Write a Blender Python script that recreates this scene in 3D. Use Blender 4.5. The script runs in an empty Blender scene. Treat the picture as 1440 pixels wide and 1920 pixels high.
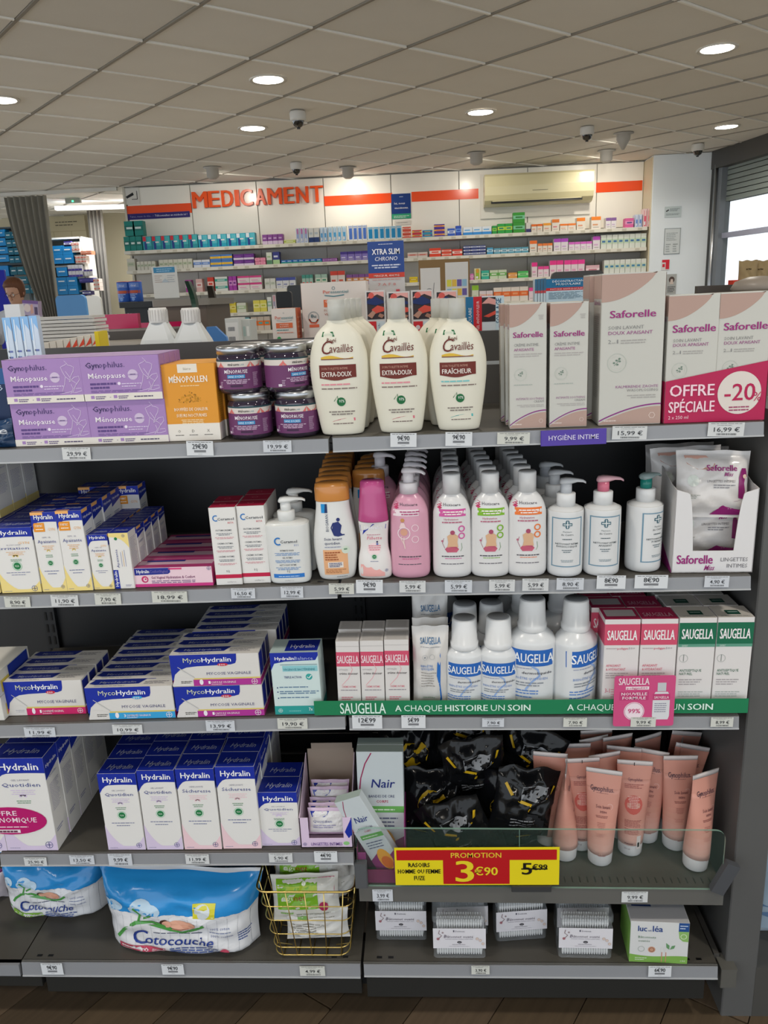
import bpy, math, random
from mathutils import Matrix, Vector
rnd = random.Random(7)
scene = bpy.context.scene
COL = scene.collection
# ------------------------------------------------------------------ camera (fitted: the frame is 1440 x 1920)
F_PX = 1490.0
PITCH, ROLL, YAW = .2662, -.0431, -.0572
K = .83125                                  # bay width .665 m
CAM = Vector((.1801*K, -1.4702*K, 1.6358*K))
def _axes(p, r, y):
    cy, sy, cp, sp, cr, sr = math.cos(y), math.sin(y), math.cos(p), math.sin(p), math.cos(r), math.sin(r)
    fwd = Vector((sy*cp, cy*cp, -sp)); right = Vector((cy, -sy, 0)); up = right.cross(fwd)
    return cr*right + sr*up, -sr*right + cr*up, fwd
RX, RU, RF = _axes(PITCH, ROLL, YAW)
cam_data = bpy.data.cameras.new('camera'); cam = bpy.data.objects.new('camera', cam_data); COL.objects.link(cam)
cam_data.sensor_fit = 'HORIZONTAL'; cam_data.sensor_width = 36; cam_data.lens = 36*F_PX/1440
cam_data.clip_start = .02
mw = Matrix.Identity(4)
for i in range(3):
    mw[i][0], mw[i][1], mw[i][2], mw[i][3] = RX[i], RU[i], -RF[i], CAM[i]
cam.matrix_world = mw
scene.camera = cam
# ------------------------------------------------------------------ world, exposure
world = bpy.data.worlds.new('overcast_sky'); scene.world = world; world.use_nodes = True
nt = world.node_tree; bg = nt.nodes['Background']
bg.inputs[0].default_value = (.86, .93, 1.0, 1); bg.inputs[1].default_value = 1.6
scene.view_settings.view_transform = 'Standard'; scene.view_settings.look = 'None'
scene.view_settings.gamma = 1; scene.view_settings.use_curve_mapping = False
scene.view_settings.exposure = 0.12
scene.cycles.use_denoising = True
scene.cycles.max_bounces = 6; scene.cycles.diffuse_bounces = 4; scene.cycles.transparent_max_bounces = 8
LAMP_W = 9.5
# ------------------------------------------------------------------ pixel rays -> world points (planes of the real room)
def ray(u, v): return (RX*((u-720)/F_PX) + RU*(-(v-960)/F_PX) + RF)
def onz(u, v, z): d = ray(u, v); return CAM + d*((z-CAM.z)/d.z)
def ony(u, v, y): d = ray(u, v); return CAM + d*((y-CAM.y)/d.y)
def onx(u, v, x): d = ray(u, v); return CAM + d*((x-CAM.x)/d.x)
def zat(P, v):
    """height above (P.x, P.y) that projects on row v"""
    k = (960-v)/F_PX; q = Vector((P[0], P[1], 0)) - CAM
    # RU.q + RU.z z = k (RF.q + RF.z z)
    return (k*RF.dot(q) - RU.dot(q)) / (RU.z - k*RF.z)
def ln(a, b, x, y0=0., x1=1.): return a + (b-a)*(x-y0)/(x1-y0)
# ------------------------------------------------------------------ materials
def srgb(h):
    return [int(h[i:i+2], 16)/255 for i in (0, 2, 4)] + [1]
def lin(h):
    return [(c/12.92 if c <= .04045 else ((c+.055)/1.055)**2.4) for c in srgb(h)[:3]] + [1]
def mat(name, rough=.5, metal=0., spec=.5, col=None, bump=0., bscale=200., var=.06, vscale=9., coat=0., trans=0., ior=1.45, alpha=1., emit=None, estr=0., sheen=0.):
    m = bpy.data.materials.new(name); m.use_nodes = True; t = m.node_tree; n = t.nodes; b = n['Principled BSDF']
    b.inputs['Roughness'].default_value = rough; b.inputs['Metallic'].default_value = metal
    b.inputs['Specular IOR Level'].default_value = spec; b.inputs['IOR'].default_value = ior
    b.inputs['Coat Weight'].default_value = coat; b.inputs['Transmission Weight'].default_value = trans
    b.inputs['Alpha'].default_value = alpha; b.inputs['Sheen Weight'].default_value = sheen
    if emit:
        b.inputs['Emission Color'].default_value = lin(emit); b.inputs['Emission Strength'].default_value = estr
    tc = n.new('ShaderNodeTexCoord')
    nz = n.new('ShaderNodeTexNoise'); nz.inputs['Scale'].default_value = vscale; nz.inputs['Detail'].default_value = 3
    t.links.new(tc.outputs['Object'], nz.inputs['Vector'])
    mr = n.new('ShaderNodeMapRange'); mr.inputs['To Min'].default_value = 1-var; mr.inputs['To Max'].default_value = 1+var*.4
    t.links.new(nz.outputs['Fac'], mr.inputs['Value'])
    mx = n.new('ShaderNodeMix'); mx.data_type = 'RGBA'; mx.blend_type = 'MULTIPLY'; mx.inputs[0].default_value = 1
    if col: mx.inputs[6].default_value = lin(col)
    else:
        at = n.new('ShaderNodeAttribute'); at.attribute_name = 'Col'; t.links.new(at.outputs['Color'], mx.inputs[6])
    t.links.new(mr.outputs['Result'], mx.inputs[7]); t.links.new(mx.outputs[2], b.inputs['Base Color'])
    if bump:
        nb = n.new('ShaderNodeTexNoise'); nb.inputs['Scale'].default_value = bscale; nb.inputs['Detail'].default_value = 2
        t.links.new(tc.outputs['Object'], nb.inputs['Vector'])
        bp = n.new('ShaderNodeBump'); bp.inputs['Strength'].default_value = bump; bp.inputs['Distance'].default_value = .002
        t.links.new(nb.outputs['Fac'], bp.inputs['Height']); t.links.new(bp.outputs['Normal'], b.inputs['Normal'])
    return m
CARD = mat('coated_card', .42, spec=.4, var=.04)
INK = mat('printing_ink', .45, spec=.35, var=.02)
PLAS = mat('moulded_plastic', .24, spec=.5, var=.03)
SATIN = mat('satin_plastic', .4, spec=.45, var=.03)
PAPER = mat('paper', .7, spec=.2, var=.05)
STEEL = mat('powder_coated_steel', .42, spec=.45, var=.08, bump=.05, bscale=900)
FILM = mat('crinkled_film', .2, spec=.6, var=.05, bump=.25, bscale=60)
GLOSSFILM = mat('glossy_black_film', .16, spec=.35, var=.1, bump=.5, bscale=45)
PAINT = mat('painted_board', .5, spec=.35, var=.03, vscale=2)
LAMI = mat('glossy_laminate', .22, spec=.5, var=.02, vscale=2)
TILEM = mat('mineral_fibre_tile', .95, spec=.1, var=.05, bump=.3, bscale=260, vscale=3)
CLOTH = mat('curtain_cloth', .9, spec=.1, var=.15, bump=.3, bscale=500, sheen=.3)
GOLD = mat('brass_wire', .28, metal=1., col='d8bd72')
CHROME = mat('brushed_metal', .3, metal=1., col='b9bcc0')
SKIN = mat('skin', .55, var=.06, vscale=20)
HAIR = mat('hair', .6, var=.4, vscale=90, bump=.6, bscale=150)
CLEAR = mat('clear_plastic', .1, trans=.9, col='e6ebea', ior=1.35, alpha=.42)
GLASS = mat('float_glass', .03, trans=.0, col='5a7268', alpha=.09, spec=.8)
GLASSEDGE = mat('glass_edge', .15, col='8fb5a4', alpha=.75)
JARM = mat('jar_glass', .06, trans=.0, col='352a3c', spec=1., alpha=.93, coat=.8)
FROST = mat('frosted_cap', .3, trans=.35, col='dfdfd8', alpha=.8)
# ------------------------------------------------------------------ mesh building
class MB:
    def __init__(s): s.v, s.f, s.c, s.s = [], [], [], []
    def add(s, vs, fs, col, smooth=False):
        o = len(s.v); s.v += [tuple(p) for p in vs]
        for i, f in enumerate(fs):
            s.f.append([o+k for k in f]); s.c.append(col if isinstance(col, str) else col[i]); s.s.append(smooth)
    def quad(s, a, b, c, d, col): s.add([a, b, c, d], [(0, 1, 2, 3)], col)
    def box(s, x0, x1, y0, y1, z0, z1, col, M=None):
        vs = [Vector((x, y, z)) for z in (z0, z1) for y in (y0, y1) for x in (x0, x1)]
        if M: vs = [M @ p for p in vs]
        s.add(vs, [(0, 2, 3, 1), (4, 5, 7, 6), (0, 1, 5, 4), (1, 3, 7, 5), (3, 2, 6, 7), (2, 0, 4, 6)], col)
        return s
    def cbox(s, x0, x1, y0, y1, z0, z1, col, c=.002):
        """box with chamfered upright edges"""
        s.prism([(x0+c, y0), (x1-c, y0), (x1, y0+c), (x1, y1-c), (x1-c, y1), (x0+c, y1), (x0, y1-c), (x0, y0+c)], z0, z1, col)
        return s
    def prism(s, pts, z0, z1, col, M=None):
        n = len(pts); vs = [Vector((x, y, z)) for z in (z0, z1) for x, y in pts]
        if M: vs = [M @ p for p in vs]
        s.add(vs, [tuple(range(n))[::-1], tuple(range(n, 2*n))] + [(i, (i+1) % n, n+(i+1) % n, n+i) for i in range(n)], col)
        return s
    def loft(s, rings, col, smooth=True, caps=True, capcol=None, closed=True):
        n = len(rings[0]); o = len(s.v); m = len(rings)
        for r in rings: s.v += [tuple(p) for p in r]
        for j in range(m-1):
            cc = col if isinstance(col, str) else col[j]
            for i in range(n if closed else n-1):
                k = (i+1) % n
                s.f.append([o+j*n+i, o+j*n+k, o+(j+1)*n+k, o+(j+1)*n+i]); s.c.append(cc); s.s.append(smooth)
        if caps and closed:
            c0 = capcol or (col if isinstance(col, str) else col[0]); c1 = capcol or (col if isinstance(col, str) else col[-1])
            s.f.append([o+i for i in range(n)][::-1]); s.c.append(c0); s.s.append(False)
            s.f.append([o+(m-1)*n+i for i in range(n)]); s.c.append(c1); s.s.append(False)
        return s
    def lathe(s, prof, col, seg=24, cx=0, cy=0, ky=1., n=2., smooth=True, caps=True, M=None):
        rings = []
        for r, z in prof:
            rg = []
            for i in range(seg):
                a = 2*math.pi*i/seg; c, d = math.cos(a), math.sin(a)
                x = cx + r*math.copysign(abs(c)**(2/n), c); y = cy + r*ky*math.copysign(abs(d)**(2/n), d)
                p = Vector((x, y, z)); rg.append(M @ p if M else p)
            rings.append(rg)
        return s.loft(rings, col, smooth, caps)
    def tube(s, path, r, col, seg=6, closed=False, caps=True):
        P = [Vector(p) for p in path]; n = len(P); rings = []
        for i, p in enumerate(P):
            a = P[(i-1) % n] if (closed or i) else p; b = P[(i+1) % n] if (closed or i < n-1) else p
            t = (b-a).normalized(); u = t.cross(Vector((0, 0, 1)))
            if u.length < .05: u = t.cross(Vector((0, 1, 0)))
            u.normalize(); w = t.cross(u)
            rr = r[i] if isinstance(r, (list, tuple)) else r
            rings.append([p + u*math.cos(2*math.pi*k/seg)*rr + w*math.sin(2*math.pi*k/seg)*rr for k in range(seg)])
        if closed: rings.append(rings[0])
        return s.loft(rings, col, True, caps and not closed)
    def mesh(s, name):
        me = bpy.data.meshes.new(name); me.from_pydata(s.v, [], s.f)
        ca = me.color_attributes.new('Col', 'BYTE_COLOR', 'CORNER'); buf = []
        cc = {}
        for f, c in zip(s.f, s.c):
            if c not in cc: cc[c] = srgb(c)
            buf += cc[c]*len(f)
        ca.data.foreach_set('color_srgb', buf)
        me.polygons.foreach_set('use_smooth', s.s); me.update()
        return me
    def obj(s, name, m, parent=None, loc=None, rz=0.):
        me = s.mesh(name); me.materials.append(m); o = bpy.data.objects.new(name, me); COL.objects.link(o)
        if parent: o.parent = parent
        if loc is not None: o.location = loc
        o.rotation_euler.z = rz
        return o
def empty(name, loc=(0, 0, 0), rz=0.):
    o = bpy.data.objects.new(name, None); COL.objects.link(o); o.location = loc; o.rotation_euler.z = rz
    o.empty_display_size = .05; return o
def tag(o, label, cat, group=None, kind=None):
    o['label'] = label; o['category'] = cat
    if group: o['group'] = group
    if kind: o['kind'] = kind
    return o
def struct(o, label, cat):
    o['kind'] = 'structure'; o['label'] = label; o['category'] = cat; return o
def copy_tree(o, parent=None):
    c = o.copy(); COL.objects.link(c)
    if parent: c.parent = parent
    for ch in o.children: copy_tree(ch, c)
    return c
# ------------------------------------------------------------------ lettering and flat print
_cu = bpy.data.curves.new('lettering', 'FONT'); _to = bpy.data.objects.new('lettering', _cu); _tc = {}
CAPH = .682
def glyphs(s, bold=0, res=1):
    k = (s, bold, res)
    if k not in _tc:
        _cu.body = s; _cu.resolution_u = res; _cu.offset = min(bold, 1)*.004 if bold < 5 else .012
        me = _to.to_mesh(); vs = [(v.co.x, v.co.y) for v in me.vertices]; fs = [tuple(p.vertices) for p in me.polygons]
        _to.to_mesh_clear(); xs = [p[0] for p in vs] or [0, 1]
        _tc[k] = ([(x-min(xs), y/CAPH) for x, y in vs], fs, max(xs)-min(xs))
    return _tc[k]
STEP = .00022
class Art:
    """flat print laid on a surface; coordinates are fractions of the face (x right, y up)"""
    def __init__(s, w, h, mp, mb=None, n=1): s.w, s.h, s.mp, s.mb, s.n = w, h, mp, mb or MB(), n
    def _p(s, x, y, l): return s.mp((x-.5)*s.w, y*s.h, STEP*l)
    def R(s, x0, y0, x1, y1, c, l=1):
        n = max(1, int(s.n*abs(x1-x0)+.999)) if s.n > 1 else 1; m = max(1, int(s.n*abs(y1-y0)*.7)) if s.n > 1 else 1
        vs = [s._p(x0+(x1-x0)*i/n, y0+(y1-y0)*j/m, l) for j in range(m+1) for i in range(n+1)]
        s.mb.add(vs, [(j*(n+1)+i, j*(n+1)+i+1, (j+1)*(n+1)+i+1, (j+1)*(n+1)+i) for j in range(m) for i in range(n)], c)
    def P(s, pts, c, l=1): s.mb.add([s._p(x, y, l) for x, y in pts], [tuple(range(len(pts)))], c)
    def W(s, lo, hi, c, l=1):
        """area between two chains with the same x stations: lo/hi = [(x, y)...]"""
        n = len(lo); m = 1 if s.n == 1 else max(1, int(s.n*.8*max(abs(b[1]-a[1]) for a, b in zip(lo, hi))))
        P = [s._p(a[0]+(b[0]-a[0])*j/m, a[1]+(b[1]-a[1])*j/m, l) for j in range(m+1) for a, b in zip(lo, hi)]
        s.mb.add(P, [(j*n+i, j*n+i+1, (j+1)*n+i+1, (j+1)*n+i) for j in range(m) for i in range(n-1)], c)
    def E(s, cx, cy, r, c, l=1, ry=None, seg=16, a0=0, a1=360):
        ry = ry if ry else r*s.w/s.h
        pts = [(cx+r*math.cos(math.radians(a0+(a1-a0)*i/seg)), cy+ry*math.sin(math.radians(a0+(a1-a0)*i/seg))) for i in range(seg if a1-a0 >= 360 else seg+1)]
        s.mb.add([s._p(cx, cy, l)] + [s._p(x, y, l) for x, y in pts], [(0, i+1, (i+1) % len(pts)+1) for i in range(len(pts) if a1-a0 >= 360 else len(pts)-1)], c)
    def O(s, cx, cy, r, t, c, l=2, seg=16, a0=0, a1=360, ry=None):
        k = s.w/s.h if ry is None else ry/r; P = []
        for i in range(seg+1):
            a = math.radians(a0+(a1-a0)*i/seg)
            for q in (r-t, r): P.append(s._p(cx+q*math.cos(a), cy+q*k*math.sin(a), l))
        s.mb.add(P, [(2*i, 2*i+1, 2*i+3, 2*i+2) for i in range(seg)], c)
    def C(s, pts, t, c, l=2):
        """stroke of width t (fraction of w) along a polyline"""
        k = s.w/s.h; P = []; n = len(pts)
        for i, (x, y) in enumerate(pts):
            a = pts[max(0, i-1)]; b = pts[min(n-1, i+1)]; dx, dy = b[0]-a[0], (b[1]-a[1])/k; L = math.hypot(dx, dy) or 1
            nx, ny = -dy/L*t/2, dx/L*t/2*k
            P += [s._p(x+nx, y+ny, l), s._p(x-nx, y-ny, l)]
        s.mb.add(P, [(2*i, 2*i+1, 2*i+3, 2*i+2) for i in range(n-1)], c)
    def T(s, t, x, y, w, h, c, b=0, al='l', it=0., l=3, res=1, rot=0.):
        """text t fitted into ink width w and cap height h, baseline y"""
        vs, fs, iw = glyphs(t, b, res)
        if not fs: return
        x0 = x if al == 'l' else x-w/2 if al == 'c' else x-w
        P = []
        for px, py in vs:
            X = px/iw*w + it*py*h*s.h/s.w; Y = py*h
            if rot:
                cr, sr = math.cos(math.radians(rot)), math.sin(math.radians(rot)); k = s.h/s.w
                X, Y = X*cr - Y*k*sr, (X*sr/k + Y*cr)
            P.append((x0+X, y+Y))
        k = 1 if b < .5 else 2 if b < 1.5 else 3; dx = min(b, 1.7)*.032*h*s.h/s.w          # heavier letters: the same outline laid down again beside itself
        if rot: dx *= s.w/s.h
        for i in range(k):
            o = 0 if k == 1 else dx*(i/(k-1)-.5); ox, oy = (0, o) if rot > 45 else (o, 0)
            s.mb.add([s._p(px+ox, py+oy, l+.12*i) for px, py in P], fs, c)
    def L(s, x, y, w, h, c, n=2, gap=1.9, seed=0, al='l', l=2, fill=.8):
        """lines of print too small to read: broken word-length dashes"""
        r = random.Random(seed+int(y*997)+n)
        for k in range(n):
            ww = w*(1-(r.random()*.3 if k else 0)); xx = x if al == 'l' else x+(w-ww)/2 if al == 'c' else x+w-ww; yy = y-k*h*gap; e = xx+ww
            while xx < e-.01*w:
                q = min(e-xx, w*(.08+.16*r.random())); s.mb.add([s._p(xx, yy, l), s._p(xx+q, yy, l), s._p(xx+q, yy+h*fill, l), s._p(xx, yy+h*fill, l)], [(0, 1, 2, 3)], c); xx += q+w*.025
flat = lambda X, Z, o: (X, -o, Z)
ORD = ['front', 'second', 'third', 'fourth', 'fifth', 'sixth', 'seventh', 'eighth', 'ninth', 'tenth', 'eleventh', 'twelfth', 'thirteenth', 'fourteenth']
NTH = ['first'] + ORD[1:] + ['fifteenth', 'sixteenth', 'seventeenth', 'eighteenth', 'nineteenth', 'twentieth']
# ================================================================== THE SETTING
HC = CAM.z + 1.2531                          # ceiling height
DX, DY = -.0304, .2481                       # room coordinates follow the camera
# floor of diagonal planks
fl = MB().box(-9, 8, -4, 12, -.06, -.012, 'a39782').obj('floor', mat('pale_bounce_floor', .8, col='a39782'))  # unseen floor beyond the planks, made pale to bounce light onto the ceiling
struct(fl, 'dark brown wood plank floor under the shelving', 'floor')
WOOD = mat('dark_wood', .5, var=.45, vscale=3)
wt = WOOD.node_tree; wn = wt.nodes['Noise Texture']; wm = wt.nodes.new('ShaderNodeMapping'); wm.inputs['Scale'].default_value = (1.2, 30, 1); wn.inputs['Detail'].default_value = 6
wt.links.new(wt.nodes['Texture Coordinate'].outputs['Object'], wm.inputs[0]); wt.links.new(wm.outputs[0], wn.inputs['Vector'])
pm = {}
for c in ('5c4d3b', '645443', '524536'):
    pm[c] = MB().cbox(-.598, .598, -.068, .068, -.012, 0, c, .002).mesh('plank'); pm[c].materials.append(WOOD)
ang = math.radians(58)
for i in range(-14, 15):
    for j in range(-3, 4):
        a, b = j*1.2 + (i % 3)*.4, i*.138
        x, y = a*math.cos(ang) - b*math.sin(ang), a*math.sin(ang) + b*math.cos(ang) - .25
        if abs(x-.1) > 1.5 or y > .75 or y < -1.3: continue
        o = bpy.data.objects.new('plank', rnd.choice(list(pm.values()))); COL.objects.link(o); o.parent = fl
        o.location = (x, y, 0); o.rotation_euler.z = ang
# ceiling: slab, tiles, grid bars
ce = MB().box(-9, 8, -4, 12, HC+.05, HC+.12, '8c887f').obj('ceiling', mat('ceiling_slab', .9, col='77726a'))
struct(ce, 'suspended ceiling of square off-white mineral fibre tiles', 'ceiling')
AC_ = math.radians(42.32)
def c2g(x, y):                                # ceiling grid -> room
    c, s = math.cos(-AC_), math.sin(-AC_)
    return Vector((c*x+s*y + CAM.x, -s*x+c*y + CAM.y))
tm = []
for k, c in enumerate(('e9e5dd', 'ece8e0', 'e6e2da')):
    mb = MB(); mb.box(-.289, .289, -.289, .289, 0, .02, c); m_ = mb.mesh('ceiling_tile'); m_.materials.append(TILEM); tm.append(m_)
WLINE = 7.95
def inroom(p): return -6.9 < p.x < 4.6 and -.6 < p.y < 10.6 and not (p.y > WLINE+.25 and p.x > -2.8) and p.x < 3.3+(7.6-p.y)*.12 and abs(p.x-.1) < (p.y+1.6)*.62+1.1
for i in range(-16, 17):
    for j in range(-12, 22):
        p = c2g(1.9344+.6*(i+.5), 2.8995+.6*(j+.5))
        if not inroom(p): continue
        o = bpy.data.objects.new('ceiling_tile', rnd.choice(tm)); COL.objects.link(o); o.parent = ce
        o.location = (p.x, p.y, HC+.004+rnd.uniform(0, .003)); o.rotation_euler = (rnd.uniform(-.004, .004), rnd.uniform(-.004, .004), AC_)
ba = MB().box(-4.5, 4.5, -.008, .008, -.001, .022, '948d81').mesh('long_grid_bar'); ba.materials.append(STEEL)
bb = MB().box(-.288, .288, -.007, .007, -.003, .02, 'fbf8f0').mesh('cross_grid_bar'); bb.materials.append(STEEL)
for i in range(-10, 14):                      # long bars run along grid direction j
    a = c2g(1.9344+.6*i, 2.8995-1.2); b = c2g(1.9344+.6*i, 2.8995+7.8); q = (a+b)/2
    o = bpy.data.objects.new('long_grid_bar', ba); COL.objects.link(o); o.parent = ce
    d = b-a; o.location = (q.x, q.y, HC); o.rotation_euler.z = math.atan2(d.y, d.x)
    for j in range(-12, 22):
        p = c2g(1.9344+.6*(i+.5), 2.8995+.6*j)
        if inroom(p):
            o = bpy.data.objects.new('cross_grid_bar', bb); COL.objects.link(o); o.parent = ce; d2 = c2g(1, 0)-c2g(0, 0)
            o.location = (p.x, p.y, HC); o.rotation_euler.z = math.atan2(d2.y, d2.x)
# ---- MEDICAMENT wall
YW = WLINE; XL, XR = -3.07, 2.53
wb = MB().box(XL, XR, YW+.012, YW+.14, 0, HC, '8f8c86').obj('wall_back', PAINT)
struct(wb, 'back wall of glossy white panels above grey shelving', 'wall')
seams = [XL+.02, -2.34, -1.61, -.88, -.15, .58, 1.31, 2.04, XR]
for a, b in zip(seams, seams[1:]):
    MB().cbox(a+.004, b-.004, YW-.004, YW+.012, 1.96, HC-.012, 'f2eee4', .002).obj('wall_panel', LAMI, wb)
for a, b in zip(seams, seams[1:]):
    MB().box(a+.003, b-.003, YW+.0, YW+.012, .7, 1.955, 'c6c2bb').obj('back_panel', PAINT, wb)
for a, b in ((235, 356), (608, 735), (772, 897), (1117, 1204)):
    xa, xb = ony(a, 380, YW-.01).x, ony(b, 360, YW-.01).x
    MB().box(xa, xb, YW-.009, YW-.0045, 2.318, 2.418, 'f4511c').obj('orange_stripe', LAMI, wb)
sg = tag(empty('wall_sign', (-1.5, YW-.01, 2.36)), 'orange raised capital letters spelling MEDICAMENT on white wall', 'sign')
for ch, a, b in zip('MEDICAMENT', (361.7, 391.7, 416.7, 441.7, 451.7, 480, 503, 534, 556.7, 584), (388, 411.7, 436.7, 448, 473, 498, 528, 550.7, 578, 605.7)):
    xa, xb = ony(a, 375, YW-.03).x, ony(b, 375, YW-.03).x; mb = MB()
    vs, fs, iw = glyphs(ch, 0, 3); n = len(vs)
    P = [Vector((xa+x/iw*(xb-xa), 0, y*.165)) for x, y in vs]; cnt = {}
    for f in fs:
        for i in range(len(f)):
            e = (f[i], f[(i+1) % len(f)]); cnt[e] = 1
    sides = [e for e in cnt if (e[1], e[0]) not in cnt]
    for sh in (-.0065, 0, .0065):
        if 1:
            Q = [p+Vector((sh, (sh+.0065)*.15, 0)) for p in P]; mb.add([p+Vector((0, -.032, 0)) for p in Q]+Q, list(fs)+[(e[1], e[0], n+e[0], n+e[1]) for e in sides], 'f3591f')
    mb.obj('letter', LAMI, sg, (1.5, 0, 0))
for dx, (u, v) in enumerate(((0, 0),)): pass
# side return and column on the right
col_ = MB().cbox(2.54, 3.16, 7.62, 8.1, 0, HC, 'eef5fa', .004).obj('wall_right', PAINT)
struct(col_, 'pale blue-white wall column beside the shop window', 'wall')
MB().cbox(XR, 2.56, 7.64, 8.0, 0, HC-.01, 'd9cdb2', .003).obj('wall_panel', PAINT, col_)
# window wall: from A along D towards the camera side
WA = Vector((3.17, 7.62, 0)); WD = Vector((.19, -.982, 0)).normalized(); WN = Vector((-WD.y, WD.x, 0))
WM = Matrix(((WD.x, WN.x, 0, WA.x), (WD.y, WN.y, 0, WA.y), (0, 0, 1, 0), (0, 0, 0, 1)))    # local x along wall, y outwards
def onw(u, v):
    d = ray(u, v); t = WN.dot(WA-CAM)/WN.dot(d); p = CAM+d*t; q = WM.inverted() @ p; return q
zt = onw(1440, 290).z; zs = onw(1440, 360).z
if WN.x < 0: pass
hd = MB().box(0, 9.5, -.06, .3, min(zt, HC-.1), HC+.02, '4b4a48', WM).obj('trim_1', STEEL); struct(hd, 'dark beam above the shop window', 'beam')
wf = MB(); wf.box(0, .05, -.05, .1, 0, HC-.1, '3c3c3c', WM); wf.box(.09, .16, -.03, .08, 0, HC-.12, '7d838a', WM)
wf.box(2.2, 2.28, -.02, .08, 0, HC-.1, '7d838a', WM); wf.box(4.6, 4.68, -.02, .08, 0, HC-.1, '7d838a', WM); wf.box(.05, 9.5, 0, .08, 0, .25, '55585c', WM)
wo = wf.obj('window_1', STEEL); struct(wo, 'tall shop window with roller shutter and metal frame', 'window')
MB().lathe([(.022, .0), (.022, HC-.13)], 'cfd3d8', 12, M=WM @ Matrix.Translation((.075, -.04, 0))).obj('chrome_upright', CHROME, wo)
zb = onw(1372, 440).z
MB().box(.16, 9.5, .01, .05, zb-.02, zb+.03, 'a7a9bd', WM).obj('transom', STEEL, wo)
MB().box(.16, 9.5, .025, .031, .25, zs, 'e8f2f0', WM).obj('window_pane', GLASS, wo)
ns = 7
for k in range(ns):
    z0 = zs+(zt+.02-zs)*k/ns; z1 = zs+(zt+.02-zs)*(k+1)/ns
    MB().prism([(.1, .03), (9.4, .03), (9.4, .055), (.1, .055)], z0+.004, z1-.004, '8d9792', WM).obj('shutter_slat', STEEL, wo)
wl = MB().box(.1, 9.4, .06, .09, zs, zt+.1, '5a5f5d', WM).obj('shutter_back', STEEL, wo)
pv = MB().box(3.0, 30, -15, 30, -.2, -.1, 'b9b6b0').obj('pavement', PAINT); struct(pv, 'pale pavement outside the window', 'pavement')
# back room on the left
br = MB().box(-9, XL, 10.35, 10.45, 0, HC+.05, 'b9b096').obj('wall_left', PAINT); struct(br, 'beige wall of the back room behind the curtains', 'wall')
bs = MB().box(XL-.012, XL+.01, YW-.02, 10.4, 0, HC, 'cfc9bb').obj('wall_side', PAINT); struct(bs, 'white end panel of the medicine wall', 'wall')
tr = MB().box(-6.6, XL-.05, 7.86, 7.9, HC-.04, HC-.005, 'd6d3cb').obj('trim_2', STEEL); struct(tr, 'white curtain rail across the ceiling', 'rail')
# ---- the double sided gondola
GON = tag(empty('display_shelving', (0, .2, 0)), 'dark grey metal display shelving with price rails along its shelves', 'shelving')
def G(mb, name, m=STEEL): return mb.obj(name, m, GON, (0, -.2, 0))
SURF = {1: (1.380, 1.3803, 1.3813, 1.3853), 2: (1.080, 1.0883, 1.0905, 1.0863), 3: (.787, .798, .7955, .7857), 4: (.4655, .467, .377, .3655), 5: (.1695, .168, .167, .1643)}
def sz(n, x):
    a, b, c, d = SURF[n]
    return (ln(a, b, x, -.8*K, 0) if x < 0 else ln(c, d, x, 0, .8*K))*K
YB = .40*K
for n in SURF:
    for side in (0, 1):
        xa, xb = (-.798*K, -.002*K) if side == 0 else (.004*K, .797*K)
        za, zb_ = sz(n, xa), sz(n, xb); rail = not (n == 4 and side == 1)
        lh = (.025 if n < 4 else .026 if side == 0 and n == 4 else .041 if n == 4 else .034 if side == 0 else .029)*K
        th = .004; mb = MB()
        def slab(y0, y1, t0, t1, c):
            vs = [Vector((x, y, z+t)) for t in (t0, t1) for y in (y0, y1) for x, z in ((xa, za), (xb, zb_))]
            mb.add(vs, [(0, 2, 3, 1), (4, 5, 7, 6), (0, 1, 5, 4), (1, 3, 7, 5), (3, 2, 6, 7), (2, 0, 4, 6)], c)
        slab(.006, YB-.01, -.004, 0, '4b4842'); slab(.003, .008, -lh, 0, '63625e')
        slab(.008, .012, -lh, -lh+.003, '4c4b48')
        so = G(mb, 'shelf')
        if n == 5 or (n == 4 and side == 0) or n == 2 and side == 0:
            mb = MB()
            for e in (0, 1):
                for k in (0, 1):
                    x = (xa+.03+k*.022) if e == 0 else (xb-.03-k*.022)
                    mb.box(x-.005, x+.005, .014, .019, sz(n, x)+.0002, sz(n, x)+.0006, '0c0c0c')
            mb.obj('slot', STEEL, so)
        if n == 4 and side == 1:
            mb = MB()
            for k in range(46):
                x = xa+.02+k*.0138; mb.box(x-.0009, x+.0009, .018, .032, sz(n, x)+.0002, sz(n, x)+.0006, '191917')
            mb.obj('slot', STEEL, so)['kind'] = 'stuff'
        if rail:
            mb = MB()
            pr = [(-.0035, -lh-.001), (-.0015, -lh-.001), (.0015, -.003), (.0015, -.0005), (-.0005, -.0005), (-.003, -lh+.003)]
            r2 = [[Vector((x, y, z+t)) for y, t in pr] for x, z in ((xa+.001, za), (xb-.001, zb_))]
            mb.loft(r2, '8b8d91', False)
            slabc = [[Vector((x, y, z+t)) for y, t in ((-.0048, -lh-.0015), (-.0018, -lh-.0015), (-.0018, -lh+.001), (-.0048, -lh+.001))] for x, z in ((xa+.001, za), (xb-.001, zb_))]
            mb.loft(slabc, 'b4b6b8', False)
            mb.obj('price_rail', PLAS, so)
mb = MB(); z3 = .168*K
mb.box(-1.6*K, -.802*K, .003, YB, z3-.004, z3, '4b4842'); mb.box(-1.6*K, -.802*K, .003, .008, z3-.028, z3, '63625e'); mb.box(-1.6*K, -.802*K, -.004, .002, z3-.028, z3-.002, '8b8d91')
G(mb, 'shelf')
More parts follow.
